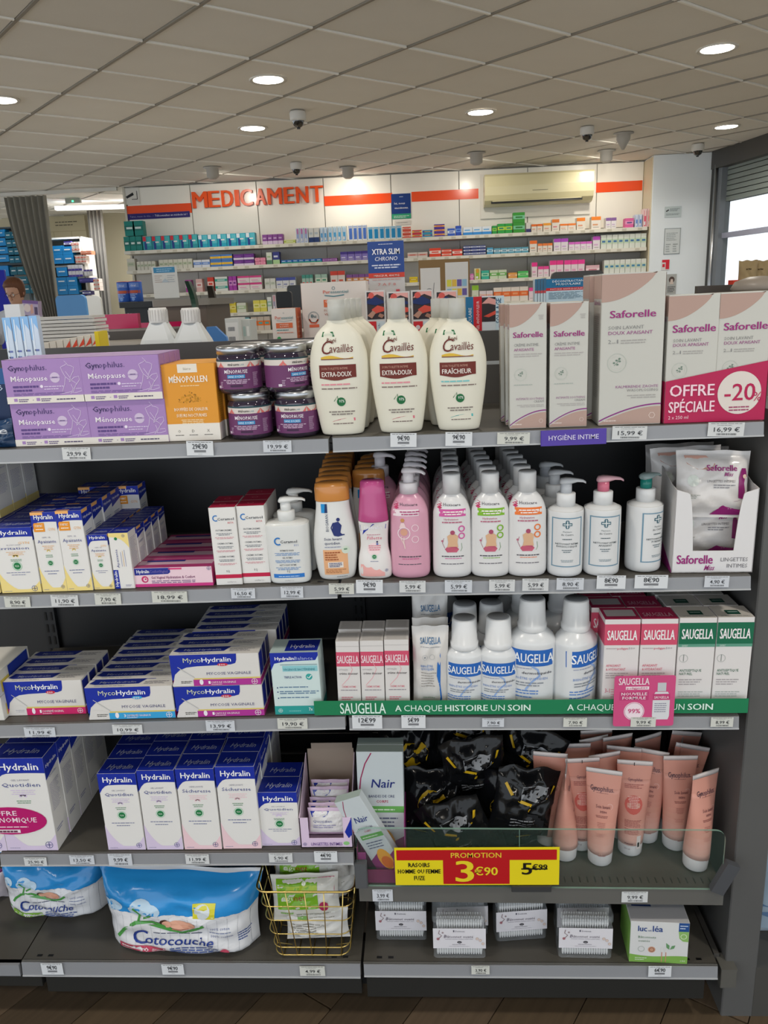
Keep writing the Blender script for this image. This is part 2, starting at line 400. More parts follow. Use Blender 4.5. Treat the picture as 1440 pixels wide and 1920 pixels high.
for xa, xb, z0 in ((-1.6*K, -.765*K, .086), (-.755*K, -.004*K, .07), (.008*K, .776*K, .06)):
    G(MB().cbox(xa, xb, .012, .03, z0*K, .14*K, '2b2b29', .001), 'kick_panel')
G(MB().box(-1.5*K, .8*K, .09, .11, 0, .13*K, '141414'), 'plinth')
for x0, x1 in ((-1.6, -.8), (-.8, 0), (0, .8)):
    for z0, z1 in ((.10, .52), (.52, .98), (.98, 1.30), (1.30, 1.472), (1.478, 1.549)):
        G(MB().cbox(x0*K+.004, x1*K-.004, YB, YB+.006, z0*K+.001, z1*K-.001, '2c2d2f' if z1 < 1.4 else '4c4a48', .001), 'back_panel')
for x in (-.8, 0, .8):
    mb = MB(); mb.box(x*K-.013, x*K+.013, YB-.012, YB+.03, 0, 1.55*K, '26282b')
    uo = G(mb, 'upright'); mb = MB()
    for k in range(34):
        for s in (-.006, .006): mb.box(x*K+s-.002, x*K+s+.002, YB-.0135, YB-.012, .3+k*.028, .318+k*.028, '050506')
    mb.obj('slot', STEEL, uo)['kind'] = 'stuff'
    for n in (1, 2, 3, 4):
        zz = sz(n, max(-.79*K, min(.79*K, x*K-.001 if x > -.5 else x*K)))
        G(MB().prism([(x*K-.002, .17), (x*K+.002, .17), (x*K+.002, YB-.012), (x*K-.002, YB-.012)], zz-.045, zz-.005, '2f3032'), 'bracket')
G(MB().cbox(.822*K, .893*K, .02, YB+.04, 0, 1.40*K, '5a5a59', .002), 'end_panel')
G(MB().box(.80*K, .812*K, .03, YB, .10*K, .14*K+.02, '4a4845'), 'side_rail')
G(MB().cbox(.805*K, .84*K, .0, .04, .105*K, .155*K, '5b5a55', .001), 'bumper')
# shelves on the far side of the gondola
for zz in (1.30,):
    G(MB().box(-1.6*K, .8*K, YB+.03, YB+.42, zz*K-.02, zz*K, '55524d'), 'far_shelf')
for n, z in ((1, 0), (2, 0)): pass
# ---- ceiling downlights (each carries its own lamp)
dl = None
LM = mat('lamp_glow', .5, emit='fff6e6', estr=14, col='ffffff')
def downlight(x, y, first, lab):
    t = tag(empty('ceiling_downlight', (x, y, HC)), lab, 'ceiling light', 'recessed round ceiling lights')
    if first is None:
        r1 = MB().lathe([(.088, .0), (.108, -.006), (.112, -.001), (.112, .003), (.088, .003)], 'dedad2', 32, caps=False).obj('trim_ring', SATIN, t)
        d1 = MB().lathe([(.089, -.0015), (.045, -.002), (0, -.002)], 'ffffff', 32, caps=False).obj('diffuser', LM, t)
    else:
        for ch in first.children:
            if ch.type == 'MESH': c = ch.copy(); COL.objects.link(c); c.parent = t
    la = bpy.data.lights.new('downlight_lamp', 'AREA'); la.shape = 'DISK'; la.size = .17; la.energy = LAMP_W; la.color = (1.0, .93, .83); la.spread = math.radians(150)
    lo = bpy.data.objects.new('downlight_lamp', la); COL.objects.link(lo); lo.parent = t; lo.location = (0, 0, -.006); lo.visible_camera = False
    return t
seen = [((503, 150), 'round downlight above the centre left, nearest of the middle ones'), ((1345, 92), 'large round downlight at the upper right'), ((901, 211), 'round downlight right of centre'), ((474, 241), 'smaller round downlight left of the dome camera'), ((1362, 238), 'round downlight near the shop window corner'), ((2, 188), 'round downlight cut by the left edge')]
for (u, v), lab in seen:
    p = onz(u, v, HC); dl0 = downlight(p.x, p.y, dl, lab); dl = dl or dl0
for x, y in ((-2.0, .9), (.35, 1.2), (2.3, 1.0), (-.9, -.6), (1.3, -.7), (.1, -2.2), (-2.6, -2.0), (2.6, -2.4), (-1.9, 6.9), (-.2, 6.6), (1.5, 6.9)):
    if y > 6: continue
    q_ = downlight(x, y, dl, 'x'); q_.name = 'recessed_light'; q_.parent = ce
    for k_ in ('label', 'category', 'group'): del q_[k_]
# wall-washing spot cones hanging near the medicine wall
def spotcan(u, v, cone, lab):
    p = onz(u, v, HC); t = tag(empty('wall_washer', (p.x, p.y, HC)), lab, 'spotlight', 'white wall-washing spotlights')
    pr = [(.085, 0), (.088, -.004), (.06, -.008)] + ([(.058, -.05), (.012, -.13), (0, -.132)] if cone else [(.058, -.085), (.03, -.105), (0, -.107)])
    pr = [(r, z) for r, z in pr]; mb = MB(); mb.lathe(pr[::-1], 'b9b5ae', 24); mb.obj('housing', SATIN, t)
    la = bpy.data.lights.new('washer_lamp', 'SPOT'); la.energy = 13; la.spot_size = math.radians(135); la.spot_blend = 1.0; la.color = (1, .93, .8); la.shadow_soft_size = .03
    lo = bpy.data.objects.new('washer_lamp', la); COL.objects.link(lo); lo.parent = t; lo.location = (0, .09, -.06); lo.rotation_euler = (math.radians(48), 0, 0); 
for u, v, cn, lab in ((398, 314, 0, 'white spotlight above the first letters of the sign'), (652, 314, 0, 'white spotlight above the end of the sign'), (893, 287, 0, 'white spotlight left of the air conditioner'), (1169, 250, 1, 'white cone spotlight nearest to the window'), (1137, 283, 0, 'white spotlight above the air conditioner')):
    spotcan(u, v, cn, lab)
def domecam(u, v, lab, s=1.):
    p = onz(u, v, HC); t = tag(empty('dome_camera', (p.x, p.y, HC)), lab, 'security camera', 'dome security cameras'); t.scale = (s, s, s)
    MB().lathe([(0, -.062), (.05, -.062), (.056, -.055), (.058, -.01), (.052, 0), (0, 0)], 'd9d7d2', 28).obj('housing', SATIN, t)
    MB().lathe([(0, -.105), (.018, -.102), (.034, -.09), (.044, -.062), (.044, -.055), (0, -.055)], '14151a', 28).obj('dome', mat_dome, t)
    MB().lathe([(.012, -.112), (.012, -.09), (0, -.09)], '2e3138', 12).obj('lens', PLAS, t)
mat_dome = mat('smoked_dome', .06, col='15161b', spec=1., coat=1.)
for u, v, s, lab in ((558, 209, 1.0, 'white dome camera with black dome, nearest one'), (1101, 238, 1.0, 'white dome camera left of the cone spotlight'), (555, 305, 1.0, 'small dome camera above the sign'), (1309, 270, 1.0, 'dome camera in the corner by the shutter')):
    domecam(u, v, lab, s)
# ================================================================== PRODUCT BUILDERS
WHITE = 'e6e4e0'
def shelfpt(n, u, v):
    P = onz(u, v, 1*K)
    for _ in range(4): P = onz(u, v, sz(n, P.x))
    return P
def spec(n, uL, uR, vB, vT, vb=None, y=None):
    """front bottom-centre, width, height, depth, yaw of a box standing on shelf n"""
    P0, P1 = shelfpt(n, uL, vB if not isinstance(vB, tuple) else vB[0]), shelfpt(n, uR, vB if not isinstance(vB, tuple) else vB[1])
    if y is not None:
        P0, P1 = ony(uL, vB if not isinstance(vB, tuple) else vB[0], y), ony(uR, vB if not isinstance(vB, tuple) else vB[1], y)
    c = (P0+P1)/2; c.z = sz(n, c.x) + .0003; c.y = max(c.y, .010)
    w = abs(P1.x-P0.x); h = zat(c, vT)-c.z; d = .04
    if vb: d = onz((uL+uR)/2, vb, c.z+h).y - c.y
    return c, w, h, d
def carton(name, w, h, d, body, art, top=None, side=None, m=None, topcol=None, lside=None):
    mb = MB(); cc = .0008
    mb.cbox(-w/2, w/2, 0, d, 0, h, body, cc)
    if topcol: mb.quad((-w/2+cc, cc, h+.0001), (w/2-cc, cc, h+.0001), (w/2-cc, d-cc, h+.0001), (-w/2+cc, d-cc, h+.0001), topcol)
    o = mb.obj(name, m or CARD)
    pm_ = MB()
    if art: art(Art(w, h, flat, pm_))
    if top: top(Art(w, d, lambda X, Z, o_: (X, Z, h+o_+.0001), pm_))
    if side: side(Art(d, h, lambda X, Z, o_: (w/2+o_, X+d/2, Z), pm_))
    if lside: lside(Art(d, h, lambda X, Z, o_: (-w/2-o_, d/2-X, Z), pm_))
    if pm_.f: pm_.obj('printed_artwork', INK, o)
    return o
def rowback(root, n, dy, base, where, cat, group, dx=0., dz=None, skip=(), shelf=None, jit=.0015, start=1):
    """copies of root one behind another"""
    out = []
    for k in range(start, n):
        if k in skip: continue
        c = copy_tree(root); c.location = root.location + Vector((dx*k+rnd.uniform(-jit, jit), dy*k, 0))
        if shelf: c.location.z = sz(shelf, c.location.x)+.0003
        c.rotation_euler.z = root.rotation_euler.z + rnd.uniform(-.012, .012)
        tag(c, f'{base}, {ORD[k]} from front {where}', cat, group); out.append(c)
    return out
# ---------------------------------------------------------------- the blue-and-white wash boxes
BLUE = '1a2f9e'
def bayer(a, cx, cy, r, c='3f4a86'):
    k = a.w/a.h
    a.O(cx, cy, r, r*.14, c); a.R(cx-r*.09, cy-r*k*.75, cx+r*.09, cy+r*k*.75, c, 2); a.R(cx-r*.75, cy-r*k*.09, cx+r*.75, cy+r*k*.09, c, 2)
def badge(a, cx, cy, r):
    a.E(cx, cy, r*1.35, 'cfe3d3', 1); a.O(cx, cy, r*1.35, r*.1, '8fbf9b', 2); a.E(cx, cy, r, '1f7a45', 2); a.T('92%', cx, cy-r*.25*a.w/a.h, r*1.2, r*.5*a.w/a.h, 'd8ecd9', 1, 'c', l=4)
def hyd(word, tint, sub='GEL LAVANT', gyn=False, tab=None, top=.155, badge_=True, off=None):
    def f(a):
        N = 12; t0 = 1-top*(1.0 if not gyn else 1.0)
        lo = [(i/N, t0+.012*math.sin(i/N*2.4) - (.10*(1-i/N*4)**2 if i < 3 else 0) - (.07*(1-(N-i)/N*5)**2*0)) for i in range(N+1)]
        a.W(lo, [(i/N, 1) for i in range(N+1)], BLUE, 1)
        a.T('Hydralin', .13, t0+.045, .76, top*.42, 'f4f4f4', 1.2)
        y = t0-.07
        if gyn: a.T('GYN', .62, y-.03, .28, .035, 'eebd84'); y -= .05
        if tab: a.P([(.06, t0-.02), (.1, t0+.0), (.5, t0+.0), (.5, t0-.11), (.06, t0-.11)], 'e8962c', 2); a.T('FORMAT', .28, t0-.05, .3, .028, 'fff3df', 1, 'c'); a.L(.14, t0-.085, .3, .014, 'fff3df', 1, l=3); a.R(0, .965, .5, 1, 'f2b268', 2); y -= .07
        a.T(sub, .5, y, .36, .017, '8d8da0', 0, 'c'); a.T(word, .5, y-.062, min(.74, .09*len(word)), .04, '3f4b90', 0, 'c')
        a.L(.28, y-.105, .48, .011, tint if tint != 'efd98a' else 'e6b98a', 3, 1.9, al='c')
        yy = y-.185
        for k in range(5):
            q = math.radians(20+35*k); a.E(.5+.055*math.cos(q), yy+.012+.025*math.sin(q), .03, tint, 1, seg=8)
        a.L(.36, yy-.035, .28, .012, '7da183', 2, 1.8, al='c')
        if badge_: badge(a, .5, yy-.13, .09)
        a.L(.2, yy-.235, .6, .009, '4c5590', 1, al='c'); a.L(.32, yy-.27, .36, .009, '4c5590', 1, al='c')
        hi = [(i/N, max(.05, .33-.30*math.sin(math.pi*(i/N*.86+.0))**.8)) for i in range(N+1)]
        a.W([(i/N, 0) for i in range(N+1)], hi, tint, 1)
        bayer(a, .84, .06, .075); a.L(.06, .025, .2, .007, '8c86a8', 1)
        if off:
            off(a)
    return f
def hydtop(a):
    a.R(.01, .01, .99, .99, '16288c', 1); a.T('Hydralin', .5, .3, .66, .3, 'a9afc4', 0, 'c', it=.25)
def hydside(tint):
    def f(a):
        a.P([(0, .76), (1, .83), (1, 1), (0, 1)], BLUE, 1); a.T('Hydralin', .5, .875, .8, .035, 'e8e8f0', 1, 'c')
        a.T('Quotidien', .5, .76, .6, .022, '7880a8', 0, 'c'); a.L(.15, .68, .7, .007, 'a9a4bd', 16, 2.6); a.L(.15, .2, .5, .012, '8286ae', 2)
    return f
def place(o, c, rz=0., tilt=0.):
    o.location = c; o.rotation_euler = (0, tilt, rz); return o
LIL, PNK, YEL = 'd8c9e2', 'edccd2', 'efd98a'
# ------------------------------------------------------------ fourth shelf, left: wash cartons
hq = []
data4 = [(197, 271.5, (1605, 1599), 1451, 'Quotidien', LIL, 'GEL LAVANT', 'white and blue carton with lilac base, left of the tall pair', 'first'),
         (272.5, 343, (1600, 1597), 1445, 'Quotidien', LIL, 'GEL LAVANT', 'white and blue carton with lilac base', 'second'),
         (345, 417, (1596, 1593), 1442, 'Sécheresse', PNK, 'CRÈME LAVANTE', 'white and blue carton with pink base', 'third'),
         (418, 492, (1594, 1589), 1438, 'Sécheresse', PNK, 'CRÈME LAVANTE', 'white and blue carton with pink base', 'fourth')]
names4 = ['in the leftmost file', 'in the second file from left', 'in the third file from left', 'beside the short carton']
cnt4 = [3, 4, 4, 4]
cw = None
for i, (uL, uR, vB, vT, word, tint, sub, lab, _) in enumerate(data4):
    c, w, h, d = spec(4, uL, uR, vB, vT)
    d = .047*K/.83
    o = carton('wash_carton', w-.0012, h, d, WHITE, hyd(word, tint, sub), hydtop, hydside(tint), topcol='16288c')
    place(o, c); base = f'tall blue-topped {"lilac" if i < 2 else "pink"}-based carton'
    tag(o, f'{base}, front one {names4[i]}', 'carton', 'blue-topped wash cartons on the fourth shelf')
    rowback(o, cnt4[i]+1, d+.0015, base, names4[i], 'carton', 'blue-topped wash cartons on the fourth shelf', dx=-.0004)
c, w, h, d = spec(4, 492, 564, (1587, 1585), 1486)
o = place(carton('wash_carton', w, h, .047, WHITE, hyd('Quotidien', LIL, top=.2), hydtop, hydside(LIL), topcol='16288c'), c)
tag(o, 'short blue-topped carton with lilac base beside the wipes display, front one', 'carton')
rowback(o, 2, .0485, 'short blue-topped carton with lilac base', 'beside the wipes display', 'carton', None)
def oval(a):
    a.E(.16, .33, .72, 'b8196b', 4, ry=.15, seg=28); a.T('OFFRE', .04, .39, .56, .05, 'f7dfe9', .8, 'c', l=6); a.T('ÉCONOMIQUE', .16, .315, 1.05, .052, 'f7dfe9', .8, 'c', l=6); a.L(-.2, .26, .7, .012, 'f7dfe9', 1, l=6)
    a.R(-.1, .2, .33, .235, 'f2e3ea', 5); a.L(-.08, .205, .36, .025, '6a3a50', 1, l=6)
c, w, h, d = spec(4, 17, 104.5, (1607, 1604), 1422)
c.x -= .006; w = w+.010
o = place(carton('family_carton', w, h, .05, WHITE, hyd('Quotidien', LIL, top=.17, badge_=False, off=oval), hydtop, hydside(LIL), topcol='16288c'), c)
tag(o, 'large blue-topped carton with magenta oval sticker at far left, front one', 'carton', 'large blue-topped cartons at far left')
rowback(o, 5, .0515, 'large blue-topped carton', 'in the far left file', 'carton', 'large blue-topped cartons at far left')
o2 = copy_tree(o); o2.location.x -= w+.001; tag(o2, 'large blue-topped carton cut off by the left edge on the fourth shelf', 'carton', 'large blue-topped cartons at far left')
# wipes display carton (lilac tray with tall brown back)
c, w, h, d = spec(4, 565, 662, (1590, 1590), 1531)
t = tag(empty('wipes_display', c), 'lilac cardboard display with tall back holding small wipe packs', 'display box')
H2 = zat(Vector((c.x, c.y+.11, 0)), 1396)-c.z; D2 = .115
mb = MB(); mb.prism([(-w/2+.004, D2), (w/2-.002, D2), (w/2-.002, D2+.0015), (-w/2+.004, D2+.0015)], 0, H2-.012, '9a8b7d')
mb.prism([(-w/2+.012, D2), (w/2-.004, D2), (w/2-.004, D2+.0015), (-w/2+.012, D2+.0015)], H2-.012, H2, '9a8b7d'); mb.obj('back_flap', CARD, t)
for s in (-1, 1):
    x0 = s*w/2; mb = MB(); pr = [(0, 0), (0, h*.95), (.012, h*1.02), (D2, H2*.86), (D2, 0)]
    mb.add([(x0, y, z) for y, z in pr]+[(x0-s*.0014, y, z) for y, z in pr], [(0, 1, 2, 3, 4), (9, 8, 7, 6, 5)]+[(i, (i+1) % 5, 5+(i+1) % 5, 5+i) for i in range(5)], 'd9c3d3'); mb.obj('side_flap', CARD, t)
mb = MB(); mb.box(-w/2, w/2, 0, .0014, 0, h*.3, 'dcc6de'); mb.box(-w/2, -w/2+.016, 0, .0014, h*.3, h*.95, 'dcc6de'); mb.box(w/2-.016, w/2, 0, .0014, h*.3, h*.95, 'dcc6de'); mb.box(-w/2, w/2, .0, D2, 0, .0015, 'cdb5cf')
fo = mb.obj('front_panel', CARD, t); mb = MB(); a = Art(w, h, flat, mb); a.T('LINGETTES INTIMES', .5, .08, .6, .09, '6b4a94', .5, 'c'); a.E(.88, .14, .06, '8cc47e', 1, ry=.06); bayer(a, .08, .12, .035)
a.P([(.86, .5), (1, .95), (1, .42), (.93, .3)], BLUE, 1); mb.obj('printed_artwork', INK, fo)
def pouch(name, w, h, d, col, art, m=FILM, seed=1, crimp=.05, n=16, rough=.0015, nart=10, seamcol=None, bow=0., side_crimp=False, sit=False, flare=0.):
    """pillow pack standing on its lower edge, front towards -y; returns the mesh"""
    r = random.Random(seed); ph = [r.uniform(0, 6) for _ in range(8)]
    def th(u, v):
        vv = max(0, (v-crimp)/(1-2*crimp)); vv = min(1, vv); q = 1-abs(2*vv-1)**3.2; p = (1-abs(2*u-1)**(2.6 if not sit else 5))
        if sit and v < .5: q = 1-.55*max(0, (.07-v)/.07)**2
        return d/2*max(0, q)**.6*max(0, p)**.55 + .0006
    def wr(u, v):
        return rough*(math.sin(u*17+ph[0]+3*math.sin(v*9+ph[1])) + .7*math.sin(v*23+ph[2]+2*math.sin(u*11+ph[3])) + .5*math.sin((u+v)*31+ph[4]))
    def S(X, Z, o, sgn=-1):
        u, v = min(1, max(0, X/w+.5)), min(1, max(0, Z/h)); e = (1-.05*math.sin(math.pi*v))*(1+flare*v)
        edge = min(1, 8*u, 8*(1-u), 8*v+(1 if sit else 0), 8*(1-v))
        y = sgn*th(u, v) + wr(u, v)*edge - o*1.3 + bow*math.sin(math.pi*v)
        return (X*e, y+d/2, Z + rough*.8*math.sin(u*13+ph[5])*(v > .9))
    mb = MB(); N = n; vs = []
    for sgn in (-1, 1):
        for j in range(N+1):
            for i in range(N+1): vs.append(S((i/N-.5)*w, j/N*h, 0, sgn))
    M1 = (N+1)**2; fs = []; cs = []
    for j in range(N):
        for i in range(N):
            p = j*(N+1)+i; fs.append((p, p+1, p+N+2, p+N+1)); fs.append((M1+p, M1+p+N+1, M1+p+N+2, M1+p+1)); cc = seamcol if seamcol and (j < 1 or j >= N-1) else col((i+.5)/N, (j+.5)/N) if callable(col) else col; cs += [cc, cc]
    mb.add(vs, fs, cs, True)
    for j in range(N):
        for i in (0, N):
            p = j*(N+1)+i; q = p+N+1; mb.add([vs[p], vs[q], vs[M1+q], vs[M1+p]], [(0, 1, 2, 3)], cs[0])
    def SG(X, Z, o):
        """front surface read off the mesh itself, lifted by the print offset"""
        fu, fv = min(.9999, max(0, X/w+.5))*N, min(.9999, max(0, Z/h))*N; i, j = int(fu), int(fv); a, b = fu-i, fv-j; p = j*(N+1)+i
        q = [vs[p][k]*(1-a)*(1-b)+vs[p+1][k]*a*(1-b)+vs[p+N+1][k]*(1-a)*b+vs[p+N+2][k]*a*b for k in range(3)]
        return (q[0], q[1]-.0004-o*1.6, q[2])
    o = mb.obj(name, m)
    if art:
        pmb = MB(); art(Art(w, h, SG, pmb, N)); pmb.obj('printed_artwork', m, o)
    return o
def minipack(a):
    a.R(.04, .1, .96, .9, 'e4e2e0', 1); a.P([(.06, .9), (.1, .7), (.42, .7), (.5, .78), (.55, .9)], BLUE, 2); a.T('Hydralin', .12, .75, .36, .09, 'f0f0f4', 1, l=4); a.T('Quotidien', .12, .5, .5, .1, '6f76a8', l=4); a.L(.12, .38, .6, .04, '9a96b8', 2, l=4)
mp_ = []
for k, (yy, zz, rzz) in enumerate(((.022, .014, .0), (.036, .015, .03), (.05, .016, -.02), (.064, .03, .02), (.08, .034, 0.))):
    if not mp_: o = pouch('wipes_pack', w-.022, .052, .012, 'd5bcd4', minipack, seed=3, rough=.0005)
    else: o = copy_tree(mp_[0])
    o.location = (c.x+.001, c.y+yy-.006, c.z+zz); o.rotation_euler = (-.12, 0, rzz); mp_.append(o)
    tag(o, f'small lilac wipes pack in the lilac display, {ORD[k]} from the front', 'wipes pack', 'small wipe packs in the lilac display')
# ------------------------------------------------------------ top shelf, left: lilac cartons
LILA = 'a583bb'
def lilac(a):
    a.R(0, 0, 1, .16, 'e3ddd4', 1)
    a.T('Gyn', .07, .75, .17, .12, '3b2f5e', .6); a.T('ophilus.', .235, .75, .33, .125, '4f3f74', 0)
    a.T('Ménopause', .09, .51, .47, .115, 'f1e9f2', .8)
    a.L(.1, .36, .33, .05, '5c4382', 2, 1.7, fill=.9); a.E(.47, .38, .02, 'eadff0', 2); a.L(.5, .36, .25, .026, 'd8c7e4', 2, 2.2); a.L(.1, .22, .66, .02, '7c5f9c', 2, 1.6)
    a.E(.655, .57, .065, 'cdbcd6', 1); a.R(.59, .555, .72, .585, 'b49ac6', 2); a.L(.62, .57, .07, .02, '4e3f70', 1, l=3)
    W_ = 'dccbe6'
    for pts in ([(.80, .94), (.83, .88), (.80, .84), (.77, .82)], [(.83, .88), (.84, .84), (.88, .82), (.91, .79), (.9, .7), (.87, .62), (.84, .5), (.83, .45)], [(.77, .82), (.745, .8), (.76, .7), (.79, .58), (.84, .5)], [(.8, .7), (.84, .58), (.87, .47)],
                [(.79, .58), (.77, .42), (.74, .3), (.72, .2), (.8, .22), (.84, .24)], [(.83, .45), (.9, .56), (.96, .58), (.965, .5), (.91, .38), (.86, .22)], [(.85, .4), (.87, .3), (.83, .19)], [(.9, .3), (.97, .31), (.975, .25), (.9, .21), (.85, .22)], [(.86, .5), (.92, .42), (.88, .3)]):
        a.C(pts, .006, W_)
    for x in (.09, .38): a.R(x, .05, x+.045, .12, LILA, 2); a.L(x+.06, .08, .13, .03, '77688a', 2, 1.4)
    a.L(.64, .06, .24, .035, '5d5270', 1); a.R(.33, .07, .345, .08, '6a5c7c', 2)
cc_, w0, h0, _ = spec(1, 28, 172, (841, 835), 756, y=.014); w0 -= .001
lp = None
for i, (uc, row, lab) in enumerate(((100, 0, 'lower left of four'), (244, 0, 'lower right of four'), (87, 1, 'upper left of four'), (232, 1, 'upper right of four'))):
    x0 = ony(uc, 838 if not row else 755, .014).x; y0 = .014 + (.004 if row == 0 else 0)
    if row: x0 = [ony(87, 753, .014).x, ony(232, 750, .014).x][i-2]
    for k in range(4):
        if k and not row and i == 0: continue
        if k and i == 2 and k > 3: continue
        if not lp:
            o = lp = carton('lilac_carton', w0, h0-.0006, .026, LILA, lilac, lambda a: a.R(.01, .03, .99, .97, 'b79cca', 1), lambda a: a.L(.2, .75, .6, .02, '6b4f8c', 5, 3), topcol='b094c4')
        else: o = copy_tree(lp)
        o.location = (x0+k*.0005, y0+k*.0275, sz(1, x0)+.0004+row*h0)
        tag(o, f'lilac carton with crouching line figure, {lab} stacks' + (', front face showing' if k == 0 else f', {ORD[k]} one back'), 'carton', 'lilac cartons on the top shelf')
# yellow carton
YE = 'e0972b'
def yellow(a):
    a.R(0, 0, 1, .225, 'e8e2d8', 1); a.R(.32, .89, .68, 1, 'e8e0d2', 1); a.T('léro', .5, .925, .14, .03, '9a958c', 0, 'c', l=3)
    a.T('MÉNOPOLLEN', .5, .765, .7, .08, 'f5ecdd', 1.4, 'c'); a.L(.35, .715, .34, .012, 'f2d9a8', 1, al='c')
    r = random.Random(4)
    for k in range(70):
        q = r.gauss(0, .5); x = .5+max(-.3, min(.3, q*.22)); y = .5+r.random()*.15*(1-abs(x-.5)/.32); a.E(x, y, .014, r.choice(['b97f18', 'c98d1e', '8f5f12']), 1, seg=5)
    a.T('BOUFFÉES DE CHALEUR', .5, .395, .62, .04, 'f4e6cb', 1, 'c'); a.T('SUEURS NOCTURNES', .5, .315, .56, .04, 'f4e6cb', 1, 'c'); a.L(.3, .27, .42, .012, 'f2d9a8', 3, 1.8, al='c')
    for x, s in ((.24, 'O'), (.5, 'D'), (.78, 'X')): a.T(s, x, .11, .05, .035, '7e7a72', 0, 'c'); a.L(x-.08, .07, .16, .012, '6b675f', 1, al='c')
c, w, h, d = spec(1, 315, 415, (829, 825), 683, y=.02)
o = place(carton('yellow_carton', w, h, .034, YE, yellow, None, lambda a: (a.R(0, 0, 1, .225, 'e8e2d8', 1), a.L(.2, .85, .5, .012, 'b97f18', 22, 2.4)), topcol='e9a440'), c, .0)
tag(o, 'mustard yellow carton with a white base, front one', 'carton', 'mustard yellow cartons')
rowback(o, 3, .035, 'mustard yellow carton with a white base', 'beside the jars', 'carton', 'mustard yellow cartons', dx=.0015)
# ---------------------------------------------------------------- jars
def curved(rx_, ry_, cy=0., n=2.):
    """print mapping on an upright oval wall"""
    def f(X, Z, o):
        r, q = (rx_(Z), ry_(Z)) if callable(rx_) else (rx_, ry_)
        t = max(-.995, min(.995, X/r)); return (X, cy - q*(1-abs(t)**n)**(1/n) - o*1.2 - .0002, Z)
    return f
def jar():
    t = empty('supplement_jar'); R_, H_ = .0345, .062
    MB().lathe([(.0, .0), (R_*.93, 0), (R_, .005), (R_, H_*.86), (R_*.94, H_*.93), (R_*.9, H_)], '2e2436', 28).obj('glass_body', JARM, t)
    MB().lathe([(R_*.93, H_-.002), (R_*.97, H_-.0015), (R_*.97, H_+.0085), (R_*.92, H_+.0102), (0, H_+.0102)], 'c2c0bd', 32).obj('lid', CHROME, t)
    mb = MB(); seg = 40
    def band(z0, z1, c, o=.0004): mb.loft([[Vector((math.cos(2*math.pi*i/seg)*(R_+o), math.sin(2*math.pi*i/seg)*(R_+o), z)) for i in range(seg)] for z in (z0, z1)], c, True, False)
    band(.007, H_*.66, '6d3a66'); band(H_*.66, H_*.8, 'd9d0c8'); band(H_*.8, H_*.84, '27474f')
    a = Art(2*R_, H_, curved(R_+.0006, R_+.0006), mb, 10)
    for x, s in ((.12, 1), (.2, -1), (.78, 1), (.88, -1), (.95, 1)): a.P([(x-.03, .66), (x+.03, .66), (x+.05*s, .79)], 'd8746e', 1)
    a.T('mi', .34, .70, .1, .07, '23252b', 1.4); a.T('um', .46, .70, .13, .06, '23252b', 1.4); a.T('LAB', .61, .70, .09, .04, '6f9aa4')
    a.T('MÉNOPAUSE', .5, .51, .52, .085, 'f0e8ef', .8, 'c'); a.R(.3, .385, .7, .475, '2f8cc4', 1); a.T('SANS SUCRES', .5, .405, .36, .05, 'e3f0f6', .6, 'c', l=4)
    a.L(.2, .33, .6, .026, 'c9aec6', 3, 1.5, al='c'); a.R(.36, .175, .64, .22, '3f2142', 1); a.L(.12, .28, .06, .02, 'c9aec6', 4, 2); a.L(.86, .5, .09, .016, 'bb9cb8', 12, 1.8); a.R(.07, .14, .12, .2, 'd9cfd8', 1)
    mb.obj('wraparound_label', INK, t)
    return t
jp = None
for i, (u, v, row, yy, rz_, lab) in enumerate(((473, 820, 0, .045, 0, 'lower left, beside the yellow carton'), (560, 816, 0, .047, -.1, 'lower right, beside the white bottle'), (452, 730, 1, .045, .05, 'upper left, on the lower left jar'),
      (540, 727, 1, .046, .75, 'upper right, label turned to the right'), (0, 0, 0, .118, .1, 'second row, lower left'), (0, 0, 0, .12, .4, 'second row, lower right'), (0, 0, 1, .117, -.2, 'second row, upper left'), (0, 0, 1, .121, .5, 'second row, upper right'))):
    o = jar() if not jp else copy_tree(jp); jp = jp or o
    if i < 4: x = ony(u, v, .011).x*(.045+1.222)/(.011+1.222) - CAM.x*((.045+1.222)/(.011+1.222)-1); xs = [x] if not i else xs+[x]
    else: x = xs[i-4]+(.006 if i % 2 == 0 else .016)
    o.location = (x, yy, sz(1, x)+.0004+row*.0725); o.rotation_euler.z = rz_
    tag(o, f'purple-labelled glass jar with silver lid, {lab}', 'jar', 'purple-labelled jars on the top shelf')
# ---------------------------------------------------------------- bottles
def bottle(name, prof, ratio, col, n=2.4, seg=32, m=PLAS, hh=1.):
    """prof: (z, half width); returns root Empty with bottle_body, silhouette functions"""
    t = empty(name)
    MB().lathe([(r, z) for z, r in prof], col, seg, ky=ratio, n=n).obj('bottle_body', m, t)
    def rx(Z):
        for (z0, r0), (z1, r1) in zip(prof, prof[1:]):
            if z0 <= Z <= z1 and z1 > z0: return max(.003, r0+(r1-r0)*(Z-z0)/(z1-z0))
        return prof[-1][1] if Z > prof[-1][0] else prof[0][1]
    return t, rx
def smooth(pts, n=5):
    """Catmull-Rom through (z, r)"""
    out = []; P = [pts[0]]+list(pts)+[pts[-1]]
    for i in range(1, len(P)-2):
        p0, p1, p2, p3 = P[i-1:i+3]
        for k in range(n):
            t = k/n; out.append(tuple(.5*((2*p1[j])+(-p0[j]+p2[j])*t+(2*p0[j]-5*p1[j]+4*p2[j]-p3[j])*t*t+(-p0[j]+3*p1[j]-3*p2[j]+p3[j])*t**3) for j in (0, 1)))
    return out+[pts[-1]]
